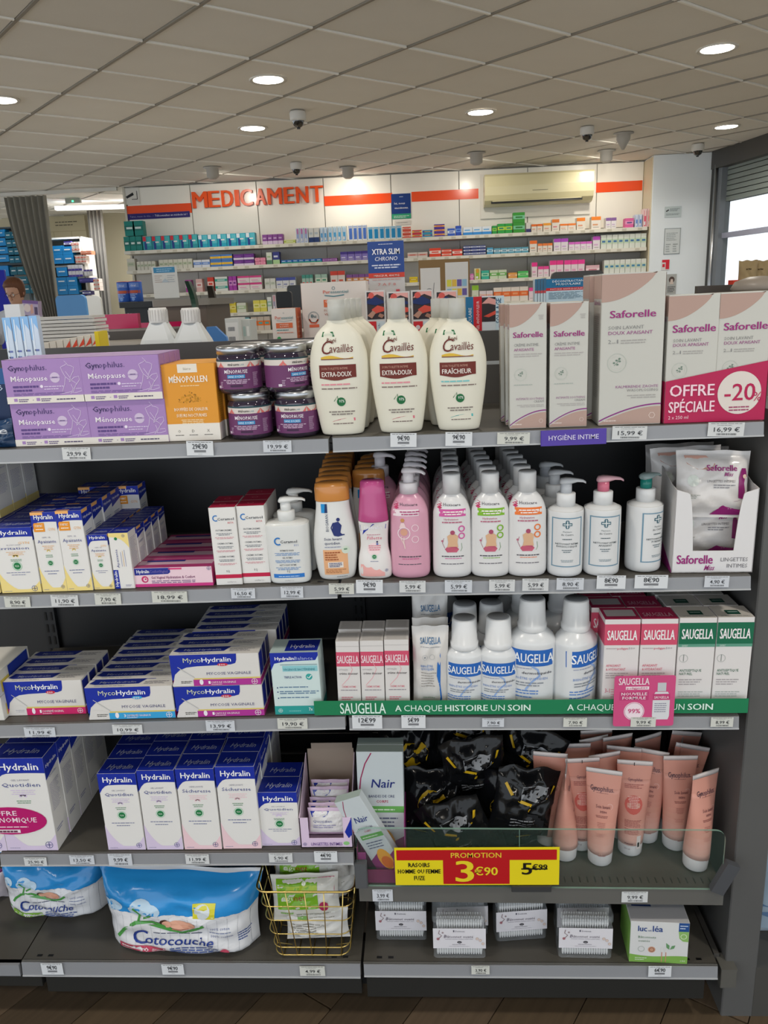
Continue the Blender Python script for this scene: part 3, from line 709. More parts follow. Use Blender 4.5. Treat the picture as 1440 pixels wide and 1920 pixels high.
def labelon(t, w, h, rx, ratio, n, art, m=INK, cy=0., z0=0., nn=12):
    mb = MB(); f0 = curved(lambda Z: rx(Z), lambda Z: rx(Z)*ratio, cy, n)
    art(Art(w, h, lambda X, Z, o: f0(X, Z+z0, o), mb, nn)); return mb.obj('front_label', m, t)
# milky white oval bottles with clear caps
def cav(word, teal):
    def f(a):
        a.P([(.25, .735), (.47, .735), (.44, .77), (.27, .77)], '1d6b3c', 1); a.T('NOUVEAU', .37, .742, .17, .018, 'cfe0cf', .5, 'c')
        a.T('Rogé', .33, .695, .16, .03, '6b3a2e', .5, it=.2); a.T('C', .22, .61, .16, .095, '6b2a22', 0, it=.25, res=3); a.T('availlès', .37, .62, .39, .058, '6b2a22', .3, it=.1, res=2)
        lo = [(.22+.54*i/8, .575) for i in range(9)]; a.W(lo, [(x, y+.012+.012*math.sin(i*.75)) for i, (x, y) in enumerate(lo)], 'd8b23a', 1); a.R(.22, .568, .76, .574, '6b2a22', 2)
        lo = [(.18+.62*i/10, .425+.01*math.sin(i*.6+2)) for i in range(11)]; a.W(lo, [(x, .53) for x, y in lo], '6e2a20', 1)
        a.T('SOIN TOILETTE INTIME', .22, .496, .44, .016, 'c89a86'); a.T(word, .22, .445, .5, .034, 'f0e6de', .8, res=2)
        tc = '7cc4c4' if teal else 'e0909a'
        a.L(.2, .38, .5, .014, tc, 1); a.L(.2, .35, .6, .012, '8a7a72', 1); a.E(.52, .255, .075, '1d6b3c', 1); a.T('97%', .53, .25, .09, .02, 'e8f0e6', .8, 'c'); a.C([(.4, .26), (.46, .3), (.48, .23)], .012, '1d6b3c')
        a.L(.3, .175, .44, .012, '8a8078', 2, 1.6, al='c'); a.P([(.34, .105), (.45, .12), (.55, .128), (.74, .13), (.74, .108)], '58b5b5' if teal else 'd86f80', 1); a.L(.36, .085, .34, .009, '7d6b66', 1, al='c')
    return f
def milk(word, teal):
    Hb, Wm = .182, .0475
    prof = smooth([(0, .030), (.004, .0345), (.03, .0392), (.075, .0455), (.105, .0475), (.13, .0455), (.155, .0375), (.168, .028), (.175, .0195), (.178, .0165), (.1815, .0165)])
    t, rx = bottle('body_wash_bottle', prof, .52, 'e2decd', 2.3, 36, SATIN)
    MB().lathe([(.0125, .181), (.0135, .1815), (.0135, .212), (.0125, .2135), (0, .2135)], 'dedfda', 24).obj('cap', FROST, t)
    MB().lathe([(.0085, .181), (.0085, .2), (0, .2)], 'cfd0c8', 16).obj('inner_neck', SATIN, t)
    labelon(t, .095, .2135, rx, .52, 2.3, cav(word, teal)); return t
for u, v, word, teal, lab, n, dxs in ((644, 815, 'EXTRA-DOUX', 0, 'next to the jars', 4, .0052), (753, 807, 'EXTRA-DOUX', 0, 'in the middle of three files', 1, 0), (861, 806, 'FRAÎCHEUR', 1, 'beside the slim cartons', 3, -.012)):
    o = milk(word, teal); x = ony(u, v, .034).x; o.location = (x, .036, sz(1, x)+.0004); sc_ = (zat(o.location, 562 if u < 700 else 560)-sz(1, x))/.2135; o.scale = (sc_*1.0, sc_, sc_)
    b = f'milky white oval bottle with {"turquoise" if teal else "pink"} detail'
    tag(o, f'{b}, front one {lab}', 'bottle', 'milky white bottles on the top shelf')
    rowback(o, n, .052, b, lab, 'bottle', 'milky white bottles on the top shelf', dx=dxs)
# ---------------------------------------------------------------- cream cartons with dusty pink arcs
DP, MG = 'b99688', '9a2a78'
def arcs(top=.16, flip=True, brandy=.74, cream=True):
    def f(a):
        k = a.w/a.h; N = 12; CB = 'b5988c'
        lo = [(.0+.86*i/N, 1-top*1.15*math.cos(i/N*math.pi/2)**.75) for i in range(N+1)]
        a.W(lo, [(x, 1-.008) for x, y in lo], 'b3968a', 1)
        r0 = .12 if cream else .11
        hi = [(i/N, .012+r0*math.sin(min(1, i/N*1.02)*math.pi/2)**.9) for i in range(N+1)]
        a.W([(x, 0.004) for x, y in hi], [(x, y) for x, y in hi], CB, 1)
        up = [(x, y+.016*(1-.0*x)+.004) for x, y in hi]; a.W([(x, y-.009) for x, y in up], up, '8a2f80', 2)
    return f
def cream(a):
    arcs(.16)(a)
    a.T('Saforelle', .5, .735, .8, .042, MG, 2., 'c', res=2); a.T('CRÈME INTIME', .12, .665, .66, .022, '8a8a88'); a.T('APAISANTE', .12, .628, .54, .022, '9a4a86', .3); a.L(.12, .6, .76, .009, 'b0aaa6', 2, 1.9)
    leaf(a, .3, .44, .17); a.L(.12, .355, .5, .008, 'a8b0a8', 1); a.T('INTIMATE SOOTHING', .94, .235, .76, .017, '9a6a90', .2, 'r'); a.T('CREAM', .94, .212, .28, .017, '8a8a88', 0, 'r'); a.L(.2, .19, .74, .007, 'b0aaa6', 2, 1.9, al='r')
    a.L(.78, .9, .14, .008, 'b0aaa6', 3, 1.7, al='c'); a.L(.08, .03, .25, .012, 'dccac2', 1); a.O(.86, .06, .06, .01, 'dccac2', seg=6)
def leaf(a, cx, cy, r):
    a.O(cx, cy, r, r*.05, 'b9c1b6'); a.O(cx, cy, r*.72, r*.03, 'ccd2c8'); k = a.w/a.h
    a.C([(cx-r*.3, cy-r*.3*k), (cx, cy), (cx+r*.25, cy+r*.4*k)], r*.05, '7a8f80')
    for dx, dy in ((-.3, 0), (.05, -.18), (.28, .15), (-.05, .25), (.25, .42)): a.E(cx+dx*r, cy+dy*r*k, r*.13, '6f8576', 2, ry=r*.1*k, seg=7)
def wash(big):
    def f(a):
        arcs(.16 if big else .17, cream=False)(a)
        a.T('Saforelle', .5 if big else .52, .715, .72 if big else .84, .045 if big else .055, MG, 2., 'c', res=3)
        a.T('SOIN LAVANT', .12, .64, .56, .022 if big else .024, '8a8a88'); a.T('DOUX APAISANT', .12, .605, .7, .022 if big else .024, '9a4a86', .3, res=2); a.T('2', .12, .548, .05, .025, '8a8a88'); a.T('en', .18, .548, .06, .01, '8a8a88'); a.T('1', .26, .548, .02, .025, '8a8a88'); a.L(.32, .562, .4, .009, 'a8a49f', 2, 1.8)
        leaf(a, .27, .42, .155)
        if big:
            a.T('KALMERENDE ZACHTE', .94, .25, .68, .017, '9a5a90', .3, 'r'); a.T('WASOPLOSSING', .94, .225, .5, .017, '8a8a88', 0, 'r'); a.L(.45, .195, .46, .008, 'a8a49f', 2, 1.8, al='r'); a.O(.86, .06, .055, .01, 'dccac2', seg=6); a.L(.08, .025, .2, .01, 'dccac2', 1)
    return f
sidelines = lambda a: (a.R(0, .84, 1, .99, 'b99c90', 1), a.T('Saforelle', .5, .8, .8, .03, 'a86a9a', 1, 'c'), a.L(.2, .72, .6, .006, 'a9a39c', 40, 2.3))
for i, (uL, uR, vB, vT, nb, lab) in enumerate(((956, 1023.5, (804, 802.5), 569, 3, 'beside the milky bottles'), (1030, 1099.5, (802, 798), 567, 2, 'beside the biggest carton'))):
    c, w, h, d = spec(1, uL, uR, vB, vT, y=.014)
    o = place(carton('cream_carton', w, h, .036, 'c6c5bd', cream, lambda a: a.R(.3, .2, .7, .22, 'a9a196', 1), sidelines, lside=sidelines), c, -.03)
    b = 'slim white carton with dusty pink arcs'; tag(o, f'{b}, front one {lab}', 'carton', 'slim cream cartons'); rowback(o, nb, .0375, b, lab, 'carton', 'slim cream cartons', dx=-.003)
c, w, h, d = spec(1, 1122.5, 1237, (798, 793), 511, y=.014)
o = place(carton('large_wash_carton', w, h, .062, 'c6c5bd', wash(True), None, sidelines, lside=sidelines), c, -.03)
tag(o, 'tallest white carton with dusty pink arcs, in front of its twin', 'carton'); rowback(o, 2, .064, 'tallest white carton with dusty pink arcs', 'above the purple shelf sign', 'carton', None, dx=-.004)
c, w, h, d = spec(1, 1244, 1337, (790, 787), 552, y=.014); c2, w2, h2, d2 = spec(1, 1338, 1432.5, (787, 783), 548, y=.014)
TW = tag(empty('twin_pack', (c.x+w/2, c.y, c.z)), 'banded pair of white cartons with crimson special offer sleeve', 'twin pack')
for s, ww in ((-1, w), (1, w2)):
    q = carton('carton', ww, h, .05, 'c6c5bd', wash(False), None, sidelines, lside=sidelines); q.parent = TW; q.location = (s*ww/2, 0, 0)
mb = MB(); wt_ = w+w2; pr = [(0, 0), (wt_, 0), (wt_, h*.47), (0, h*.335)]
mb.add([(-w+x, -.0022, z) for x, z in pr], [(0, 1, 2, 3)], 'b5194f'); mb.add([(-w-.001, y, z) for y, z in ((-.0022, 0), (.051, 0), (.051, h*.335), (-.0022, h*.335))], [(0, 3, 2, 1)], 'b5194f'); mb.add([(w2+.001, y, z) for y, z in ((-.0022, 0), (.051, 0), (.051, h*.47), (-.0022, h*.47))], [(0, 1, 2, 3)], 'b5194f')
so = mb.obj('offer_sleeve', CARD, TW); mb = MB(); a = Art(wt_, h, lambda X, Z, o: (X-w+wt_/2, -.0024-o, Z), mb)
a.T('OFFRE', .045, .215, .44, .088, 'f3d3dc', 1.2, res=2); a.T('SPÉCIALE', .04, .085, .455, .085, 'f3d3dc', 1., res=2); a.T('2 x 250 ml', .04, .032, .2, .026, 'f0c8d4', res=2)
a.E(.735, .225, .215, 'ddd3cb', 1, seg=40); a.T('-20', .74, .165, .3, .13, 'b5194f', .6, 'c', res=3); a.T('%', .915, .155, .085, .07, 'b5194f', 0, 'c', res=3); a.L(.64, .105, .2, .014, 'a04a6a', 2, 1.7, al='c')
mb.obj('printed_artwork', INK, so)
# ================================================================== SECOND SHELF
GW = 'in the second shelf file'
def at_row(o, n, u, v, ry, rz=0.):
    """stand a round thing on shelf n so that the front of its base shows at (u, v)"""
    P = shelfpt(n, u, v); y = max(P.y, .004)+ry; x = P.x + (P.x-CAM.x)*(ry/(P.y-CAM.y)) if P.y > CAM.y else P.x
    o.location = (x, y, sz(n, x)+.0004); o.rotation_euler.z = rz; return o
def fit(o, H, v):
    """scale a thing of height H so that its top reaches row v"""
    s = (zat(o.location, v)-o.location.z)/H; o.scale = (s, s, s); return s
# gyn irritation
hyi = hyd('Irritation', YEL, 'GEL LAVANT CALMANT', True, top=.15)
gside = lambda a: (a.P([(0, .8), (1, .84), (1, 1), (0, 1)], BLUE, 1), a.T('Hydralin', .5, .88, .8, .035, 'e8e8f0', 1, 'c'), a.T('Irritation', .5, .72, .7, .025, '8a90b0', 0, 'c'), a.L(.15, .62, .7, .008, 'a9a4bd', 14, 2.6), a.R(0, 0, 1, .12, YEL, 1))
c, w, h, d = spec(2, 2, 78, (1115, 1111), 990)
o = place(carton('gel_carton', w, h, .047, WHITE, hyi, hydtop, gside, topcol='16288c'), c); tag(o, 'blue-topped carton with yellow base, front one at the left edge of the second shelf', 'carton', 'yellow-based cartons at far left')
rowback(o, 5, .0485, 'blue-topped carton with yellow base', 'in the leftmost file', 'carton', 'yellow-based cartons at far left', dx=-.003)
for k in range(3):
    q = copy_tree(o); q.location = o.location + Vector((-.083, .06+.049*k, h+.0008)); tag(q, f'blue-topped carton stacked at far left above the yellow-based file, {["nearest", "middle", "farthest"][k]}', 'carton', 'yellow-based cartons at far left')
for k in range(5):
    q = copy_tree(o); q.location = o.location + Vector((-.0715-.003*k, .0485*k, 0)); tag(q, f'blue-topped carton at the frame edge under the stacked ones, {ORD[k]} from the front', 'carton', 'yellow-based cartons at far left')
# tall apaisante with orange tab
hya = hyd('Apaisante', YEL, 'CRÈME - GEL', True, tab=1, top=.13)
ttop = lambda a: (hydtop(a), a.R(.02, .02, .52, .14, 'e8a055', 2))
tside = lambda a: (a.P([(0, .8), (1, .86), (1, 1), (0, 1)], BLUE, 1), a.T('Hydralin', .5, .89, .8, .03, 'e8e8f0', 1, 'c'), a.P([(.0, .96), (.55, .96), (.6, 1), (0, 1)], 'f2b268', 2), a.L(.15, .72, .6, .012, '8a8fb0', 2), a.L(.15, .6, .7, .007, 'a9a4bd', 16, 2.4))
ap = []
for i, (uL, uR, vB, vT, n_, lab) in enumerate(((79, 125, (1112, 1111), 961, 3, 'left file'), (126, 175.5, (1110, 1107), 958, 4, 'right file'))):
    c, w, h, d = spec(2, uL, uR, vB, vT)
    o = place(carton('cream_gel_carton', w-.0006, h, .040, WHITE, hya, ttop, tside, topcol='16288c'), c); ap.append(o); b = 'slim blue-topped carton with orange tab'
    tag(o, f'{b}, front one of the {lab}', 'carton', 'orange-tabbed cartons'); rowback(o, n_, .0415, b, f'in the {lab}', 'carton', 'orange-tabbed cartons', dx=.0005)
for k, dx in enumerate((-.033, .003, .036)):
    q = copy_tree(ap[1]); q.location = ap[1].location + Vector((dx, .168, 0)); tag(q, f'slim blue-topped carton with orange tab at the back, {["left", "middle", "right"][k]} of three', 'carton', 'orange-tabbed cartons')
# small apaisante
hys = hyd('Apaisante', YEL, 'CRÈME - GEL', True, top=.12)
c, w, h, d = spec(2, 178, 215, (1106, 1105), 1003)
oS = o = place(carton('small_gel_carton', w, h, .034, WHITE, hys, hydtop, tside, topcol='16288c'), c); tag(o, 'small blue-topped carton with yellow base, upright front one', 'carton', 'small yellow-based cartons')
rowback(o, 5, .0355, 'small blue-topped carton with yellow base', 'in the upright left file', 'carton', 'small yellow-based cartons')
def upside(a):
    a.T('Hydralin', .28, .06, 1.02, .2, 'ffffff', 1, rot=90) if 0 else None
    a.R(0, 0, .26, .34, BLUE, 1); a.T('Hydralin', .19, .04, 1.0*.28*a.h/a.w, .15*a.w/a.h, 'f0f0f4', 1, rot=90, l=3); a.T('Apaisante', .36, .38, .33*a.h/a.w, .12*a.w/a.h, '3f4b90', 0, rot=90)
    a.W([(i/8, 1) for i in range(9)], [(i/8, .93-.2*(i/8)**3) for i in range(9)], YEL, 1); bayer(a, .76, .95, .08); a.E(.36, .9, .08, '1f7a45', 2)
    for k in range(3): a.R(.5+.1*k, .4-.0*k, .52+.1*k, .66+.02*k, 'd9b06a' if k == 1 else '8a90b8', 2)
    a.L(.55, .06, .3, .01, '8c86a8', 2)
c, w, h, d = spec(2, 217, 254, (1105, 1103), 1000)
o = place(carton('small_gel_carton', w, h, .034, WHITE, upside, hydtop, lambda a: (a.L(.15, .88, .7, .008, '9a96b0', 26, 3.2),), topcol='16288c'), c, -.02); tag(o, 'small carton with sideways lettering beside the pink cartons', 'carton', 'small yellow-based cartons')
for k in range(1, 5):
    q = copy_tree(oS); q.location = c+Vector((.001*k, .0355*k, 0)); tag(q, f'small blue-topped carton with yellow base, {ORD[k]} in the file behind the sideways one', 'carton', 'small yellow-based cartons')
# flat pink cartons
def flatpink(a):
    a.R(0, 0, 1, .16, 'cf3d86', 2); a.R(0, 0, 1, 1, 'eccfd8', 1); a.P([(.01, .98), (.01, .62), (.44, .66), (.47, .74), (.47, .98)], '232f8e', 2); a.T('Hydralin', .04, .73, .16, .17, 'f0f0f4', 1.2); a.T('ConfortVaginal', .21, .73, .23, .15, '7f6fae'); a.R(.45, .88, .62, .97, 'd8457f', 2)
    a.T('Gel Vaginal Hydratation & Confort', .22, .42, .56, .14, '7b2d66', .6); a.L(.22, .28, .56, .05, '7a5a86', 2, 1.7); a.E(.135, .4, .045, 'c8326c', 2); a.E(.14, .4, .026, 'eccfd8', 3); a.E(.145, .42, .012, 'c8326c', 4); bayer(a, .965, .9, .025)
c, w, h, d = spec(2, 253.5, 401, (1103, 1097), 1064)
def fptop(a): a.R(0, .0, 1, 1, 'a93a70', 1); a.R(.02, .3, .98, .75, 'c9a6b6', 2); a.R(.1, .6, .6, .78, '2a2f7e', 3)
o = place(carton('flat_gel_carton', w, h, .046, 'c9447f', flatpink, fptop), c, -.02); tag(o, 'flat pink carton lying at the front of the second shelf', 'carton', 'flat pink cartons')
rowback(o, 4, .048, 'flat pink carton', 'in its file on the second shelf', 'carton', 'flat pink cartons', dx=.002)
# red-topped slim cartons
def ceram(a):
    a.O(.24, .865, .12, .04, '2f78c0', 2, seg=20, a0=55, a1=305); a.T('Ceramol', .3, .838, .62, .032, '3a3f4a', 1); a.T('BETA', .68, .795, .22, .02, 'd0606c', .5)
    for y, s, q in ((.7, 'INTIMCREME', 'b05a66'), (.53, 'CREMA INTIMA', 'b05a66'), (.36, 'CRÈME INTIME', 'b05a66')):
        a.T(s, .5, y, .6, .02, '5a5f66', .4, 'c'); a.L(.2, y-.035, .6, .01, '7a7f86', 2, 1.8, al='c'); a.L(.14, y-.085, .72, .008, 'd58a94', 2, 1.8, al='c')
    a.T('8 Q', .5, .165, .12, .03, '6a6f76', 0, 'c'); a.R(0, .085, 1, .135, 'c02048', 1); a.T('unifarco', .6, .03, .34, .018, 'a09fa0', 0, 'c')
redtop = lambda a: (a.R(0.01, 0.01, .99, .99, 'a81d40', 1), a.O(.45, .5, .12, .03, 'd8707f', seg=10))
for i, (uL, uR, vB, vT, n_, lab) in enumerate(((406, 455.5, (1098, 1096), 952, 2, 'left file'), (456.5, 508.5, (1095, 1092.6), 949, 3, 'right file'))):
    c, w, h, d = spec(2, uL, uR, vB, vT)
    o = place(carton('red_topped_carton', w-.0005, h, .038, WHITE, ceram, redtop, lambda a: a.R(0, .085, 1, .135, 'c02048', 1)), c); b = 'slim white carton with crimson top'
    tag(o, f'{b}, front one of the {lab}', 'carton', 'crimson-topped cartons'); rowback(o, n_, .039, b, f'in the {lab}', 'carton', 'crimson-topped cartons')
# ---- pump heads
def pump(t, z, r, col, col2=None, rot=0., s=1., stem=.016, collar=.017, over=.0):
    """collar, neck and spout of a dispenser on top of a bottle"""
    MB().lathe([(r, z), (r, z+collar), (r*.93, z+collar+.0012), (0, z+collar+.0012)], col, 24).obj('pump_collar', PLAS, t)
    M = Matrix.Translation((0, 0, z+collar)) @ Matrix.Rotation(rot, 4, 'Z')
    MB().lathe([(r*.62, 0), (r*.6, stem), (0, stem)], col2 or col, 16, M=M).obj('pump_neck', PLAS, t)
    mb = MB(); rings = []
    for x, hw, z0, z1 in ((-.0105, .004, stem, stem+.004), (-.008, .0085, stem-.001, stem+.008), (0, .0105, stem-.001, stem+.0095), (.008, .0085, stem, stem+.009), (.017, .0052, stem+.0022, stem+.0078), (.026, .004, stem+.0015, stem+.006), (.0305, .0032, stem-.001, stem+.0028)):
        x *= s; hw *= s; rings.append([M @ Vector((x, yy*hw, zz)) for yy, zz in ((-1, z0*1+(z1-z0)*.25), (-.6, z0), (.6, z0), (1, z0+(z1-z0)*.25), (1, z0+(z1-z0)*.6), (.55, z1), (-.55, z1), (-1, z0+(z1-z0)*.6))])
    mb.loft(rings, over or col); mb.obj('pump_spout', PLAS, t)
# square-shouldered white pump bottle
t, rx = bottle('pump_bottle', smooth([(0, .0325), (.004, .036), (.03, .0372), (.10, .0388), (.108, .037), (.1115, .030), (.1125, .016)], 4), .62, 'dedfdc', 3.4, 36)
pump(t, .112, .0155, 'dfe0de', rot=.05, s=1.15)
def cg(a):
    a.O(.31, .705, .1, .035, '2f78c0', 2, seg=20, a0=55, a1=305); a.T('Ceramol', .36, .675, .4, .045, '3a3f4a', 1); a.T('311', .68, .62, .1, .03, '5a70b0', .3)
    for y, s in ((.54, 'INTIMATE WASH'), (.42, 'GEL INTIMO'), (.3, 'NETTOYANT INTIME')): a.T(s, .5, y, .025*len(s), .026, '5a5f66', .5, 'c'); a.L(.2, y-.035, .6, .01, '5f8cc0', 3, 1.7, al='c')
    a.T('8 Q', .5, .19, .07, .04, '5a5f66', 0, 'c'); a.R(.13, .1, .87, .165, '2f78c8', 1); a.L(.25, .12, .5, .015, 'bcd6ee', 1, al='c', l=3); a.T('unifarco', .5, .045, .22, .022, 'a8a8a8', 0, 'c')
labelon(t, .074, .1125, rx, .62, 3.4, cg); at_row(t, 2, 548, 1095, .021); s_ = fit(t, .112+.017+.0255, 931)
tag(t, 'white pump bottle with blue band beside crimson-topped cartons, front one', 'bottle'); rowback(t, 2, .056, 'white pump bottle with blue band', 'beside crimson-topped cartons', 'bottle', None, dx=.004)
# orange capped bottles
t, rx = bottle('care_bottle', smooth([(0, .0255), (.004, .030), (.02, .0335), (.05, .0365), (.075, .0360), (.10, .0322), (.125, .0285), (.138, .0272), (.1385, .020)], 4), .55, 'dededb', 2.3, 32)
MB().lathe([(.0285, .1365), (.0292, .138), (.029, .158), (.0275, .1655), (.02, .168), (0, .1685)], 'd08a44', 28, ky=.56, n=2.3).obj('cap', mat('amber_cap', .2, coat=.3), t)
def bio(a):
    a.R(.22, .7, .37, .79, '1f8fd0', 1); a.P([(.3, .7), (.37, .7), (.37, .79), (.32, .79)], '1b2f5e', 2); a.T('BIOGARAN', .38, .515, .17*a.h/a.w, .07*a.w/a.h, '3a4a66', .4, rot=90)
    a.E(.62, .63, .045, '22306e', 2); a.P([(.5, .6), (.62, .61), (.7, .57), (.66, .5), (.73, .47), (.6, .46), (.5, .47), (.46, .53)], '22306e', 2); a.C([(.5, .6), (.44, .55), (.5, .48), (.76, .475)], .03, '22306e')
    a.T('Soin lavant', .25, .425, .44, .026, '33406a', .6); a.T('quotidien', .25, .382, .38, .026, '33406a', .6); a.L(.25, .35, .4, .01, '8a90a8', 1)
    a.R(.2, .06, .8, .325, 'eab283', 1); a.E(.76, .32, .1, 'd5e0d0', 2); a.L(.72, .32, .08, .02, '6f9a78', 1, l=4); a.L(.24, .29, .38, .017, 'a8603a', 4, 1.45); a.R(.3, .135, .68, .195, 'efe6dc', 2); a.L(.33, .178, .32, .011, '5a5f86', 3, 1.5, l=4); a.L(.24, .11, .5, .009, 'b57a50', 3, 1.7); a.L(.5, .035, .26, .008, '8a8f98', 1)
labelon(t, .068, .1685, rx, .55, 2.3, bio); at_row(t, 2, 634, 1089, .018); fit(t, .1685, 902); t.rotation_euler.z = .05
tag(t, 'white bottle with translucent orange cap, front one of its file', 'bottle', 'orange-capped bottles'); rowback(t, 8, .0385, 'white bottle with translucent orange cap', 'of its file', 'bottle', 'orange-capped bottles', dx=-.002)
for k in range(4):
    q = copy_tree(t); q.location = t.location+Vector((.052, .09+.042*k, 0)); q.rotation_euler.z = .3*k; tag(q, f'orange-capped bottle behind the magenta-capped one, {NTH[k]} from the front', 'bottle', 'orange-capped bottles')
# magenta capped foam bottle
t, rx = bottle('foam_bottle', smooth([(0, .0275), (.004, .0315), (.02, .0325), (.04, .031), (.062, .0268), (.085, .0268), (.105, .0285), (.112, .0285), (.1125, .022)], 4), .6, 'e6e2df', 2.3, 32)
MB().lathe([(.0285, .113), (.029, .115), (.0275, .13), (.0245, .165), (.0225, .188), (.019, .1915), (0, .192)], 'c2508a', 28, ky=.75).obj('cap', mat('magenta_cap', .22, coat=.3, alpha=.93), t)
MB().lathe([(.008, .14), (.008, .18), (0, .18)], 'a83a72', 12).obj('inner_pump', PLAS, t)
def fil(a):
    a.P([(.1, .555), (.12, .49), (.2, .5), (.17, .455), (.3, .505), (.86, .515), (.88, .56), (.5, .57)], '2234a0', 1); a.T('Hydralin', .24, .52, .5, .028, 'f0f0f6', 1.2); a.L(.3, .455, .4, .009, 'c88a9a', 1, al='c')
    a.T('Fillette', .52, .41, .44, .032, 'd86a84', .4, 'c', it=.2); a.E(.6, .385, .03, '3a2f5e', 2); a.R(.57, .355, .63, .37, '4a5fb0', 2); a.E(.5, .31, .2, 'f0d9da', 1); a.L(.34, .34, .36, .012, 'd8808f', 3, 1.7, al='c'); badge(a, .5, .235, .06); a.L(.38, .185, .24, .008, '8a90a8', 1, al='c')
    a.W([(.08+.08*i, .03) for i in range(10)], [(.08+.08*i, .15-.008*i+.012*math.sin(i*2)) for i in range(10)], 'eeb0aa', 1); bayer(a, .85, .09, .045)
labelon(t, .064, .192, rx, .6, 2.3, fil); at_row(t, 2, 705, 1088, .019); fit(t, .192, 899)
tag(t, 'white bottle with tall magenta cap and blue logo, beside pink pump bottles', 'bottle')
# pink pump bottles, white bottles with flip caps
def hexa(col, girl=False, skin='d9b08c'):
    def f(a):
        for i in range(3): a.P([(.12, .735-.02*i), (.185, .75-.02*i), (.25, .735-.02*i), (.185, .72-.02*i)], 'c23a66' if not girl else 'c8456e', 2)
        a.T('Hexa', .28, .71, .22, .03, '5a5560'); a.T('care', .505, .71, .21, .024, '4a4550', .8)
        if girl: a.R(.1, .615, .74, .675, 'efe0e4', 1)
        else: a.R(.17, .61, .84, .68, col, 1)
        a.L(.27, .65, .5, .014, 'b04a78' if girl else 'f4ece6', 2, 1.7, al='c', l=3)
        if girl:
            a.E(.33, .575, .05, 'c89058', 2); a.P([(.24, .5), (.42, .5), (.37, .55), (.29, .55)], 'efd3d3', 2); a.E(.36, .46, .09, 'd8a088', 2); a.O(.36, .45, .16, .02, 'efe0e4', 2); a.C([(.36, .41), (.35, .36), (.38, .3)], .025, 'e8cfc8'); a.C([(.3, .42), (.28, .4), (.37, .33)], .02, 'e8cfc8'); a.O(.64, .5, .09, .015, 'f0dde2'); a.O(.64, .39, .09, .015, 'f0dde2'); a.C([(.2, .295), (.6, .285)], .01, 'd8a8a8')
        else:
            a.T('Hydratation', .47, .575, .36, .02, 'b86a80', .5, 'c'); a.L(.24, .548, .5, .015, 'b86a80', 1, al='c'); a.E(.5, .455, .06, 'a84a66', 2, seg=10)
            a.P([(.36, .42), (.44, .44), (.56, .44), (.64, .42), (.62, .36), (.64, .31), (.36, .31), (.39, .36)], skin, 2); a.P([(.3, .29), (.36, .315), (.6, .315), (.66, .29), (.6, .26), (.36, .26)], 'c05a72', 2)
            for cy in (.49, .42): a.O(.73, cy, .085, .03, col)
            a.C([(.28, .4), (.24, .35), (.3, .3)], .012, 'a86a78'); a.C([(.72, .35), (.74, .3), (.7, .27)], .012, '7a9a78'); a.E(.24, .37, .03, 'b86a80', 2, seg=8)
        a.L(.22, .215, .56, .012, '4a4550', 1, al='c'); a.L(.3, .195, .42, .008, col, 1, al='c'); a.L(.2, .14, .58, .009, '5a5560', 1, al='c')
    return f
HPR = smooth([(0, .028), (.004, .0318), (.02, .0335), (.10, .0318), (.118, .0298), (.133, .0235), (.142, .0158), (.144, .0145)], 4)
def hexbottle(col, body, girl=False, skin='d9b08c'):
    t, rx = bottle('lotion_bottle', HPR, .66, body, 2.2, 30)
    if girl: pump(t, .1435, .0152, 'd9d4d8', rot=-.5)
    else:
        MB().lathe([(.0148, .1435), (.0148, .175), (.0142, .176), (0, .176)], 'dcdcdc', 26).obj('flip_cap', PLAS, t)
        MB().lathe([(.0146, .1762), (.0135, .1775), (0, .1778)], 'b4b6b8', 26).obj('cap_lid', PLAS, t)
    labelon(t, .066, .176, rx, .66, 2.2, hexa(col, girl, skin)); return t
for u, v, vT, col, body, girl, n_, dx, dy, lab, b in ((771, 1086, 877, 'c8508a', 'd8a0b4', True, 6, .0012, .045, 'in the pink file', 'glossy pink pump bottle with ballerina drawing'), (849, 1085, 886.5, 'd0589e', 'dedddc', False, 6, .0006, .046, 'of the magenta-banded file', 'white bottle with magenta band'),
        (919, 1084, 884, '7fb52c', 'dedddc', False, 7, -.0018, .043, 'of the green-banded file', 'white bottle with green band'), (986.5, 1083, 882, 'ea7a35', 'dedddc', False, 7, -.0022, .043, 'of the orange-banded file', 'white bottle with orange band')):
    o = hexbottle(col, body, girl); at_row(o, 2, u, v, .0215); fit(o, .1778 if not girl else .1435+.017+.025, vT)
    tag(o, f'{b}, front one', 'bottle', b+' file'); rowback(o, n_, dy, b, lab, 'bottle', b+' file', dx=dx)
q = copy_tree(hexbottle('c8508a', 'd8a0b4', True)); ch0 = [x for x in COL.objects if x.name.startswith('lotion_bottle')][-2:]
for x in ch0[:1]:
    for y in list(x.children): bpy.data.objects.remove(y)
    bpy.data.objects.remove(x)
P = ony(712, 900, .14); q.location = (P.x, .15, sz(2, P.x)); fit(q, .1855, 848); tag(q, 'pink pump bottle standing alone behind the magenta-capped bottle', 'bottle')
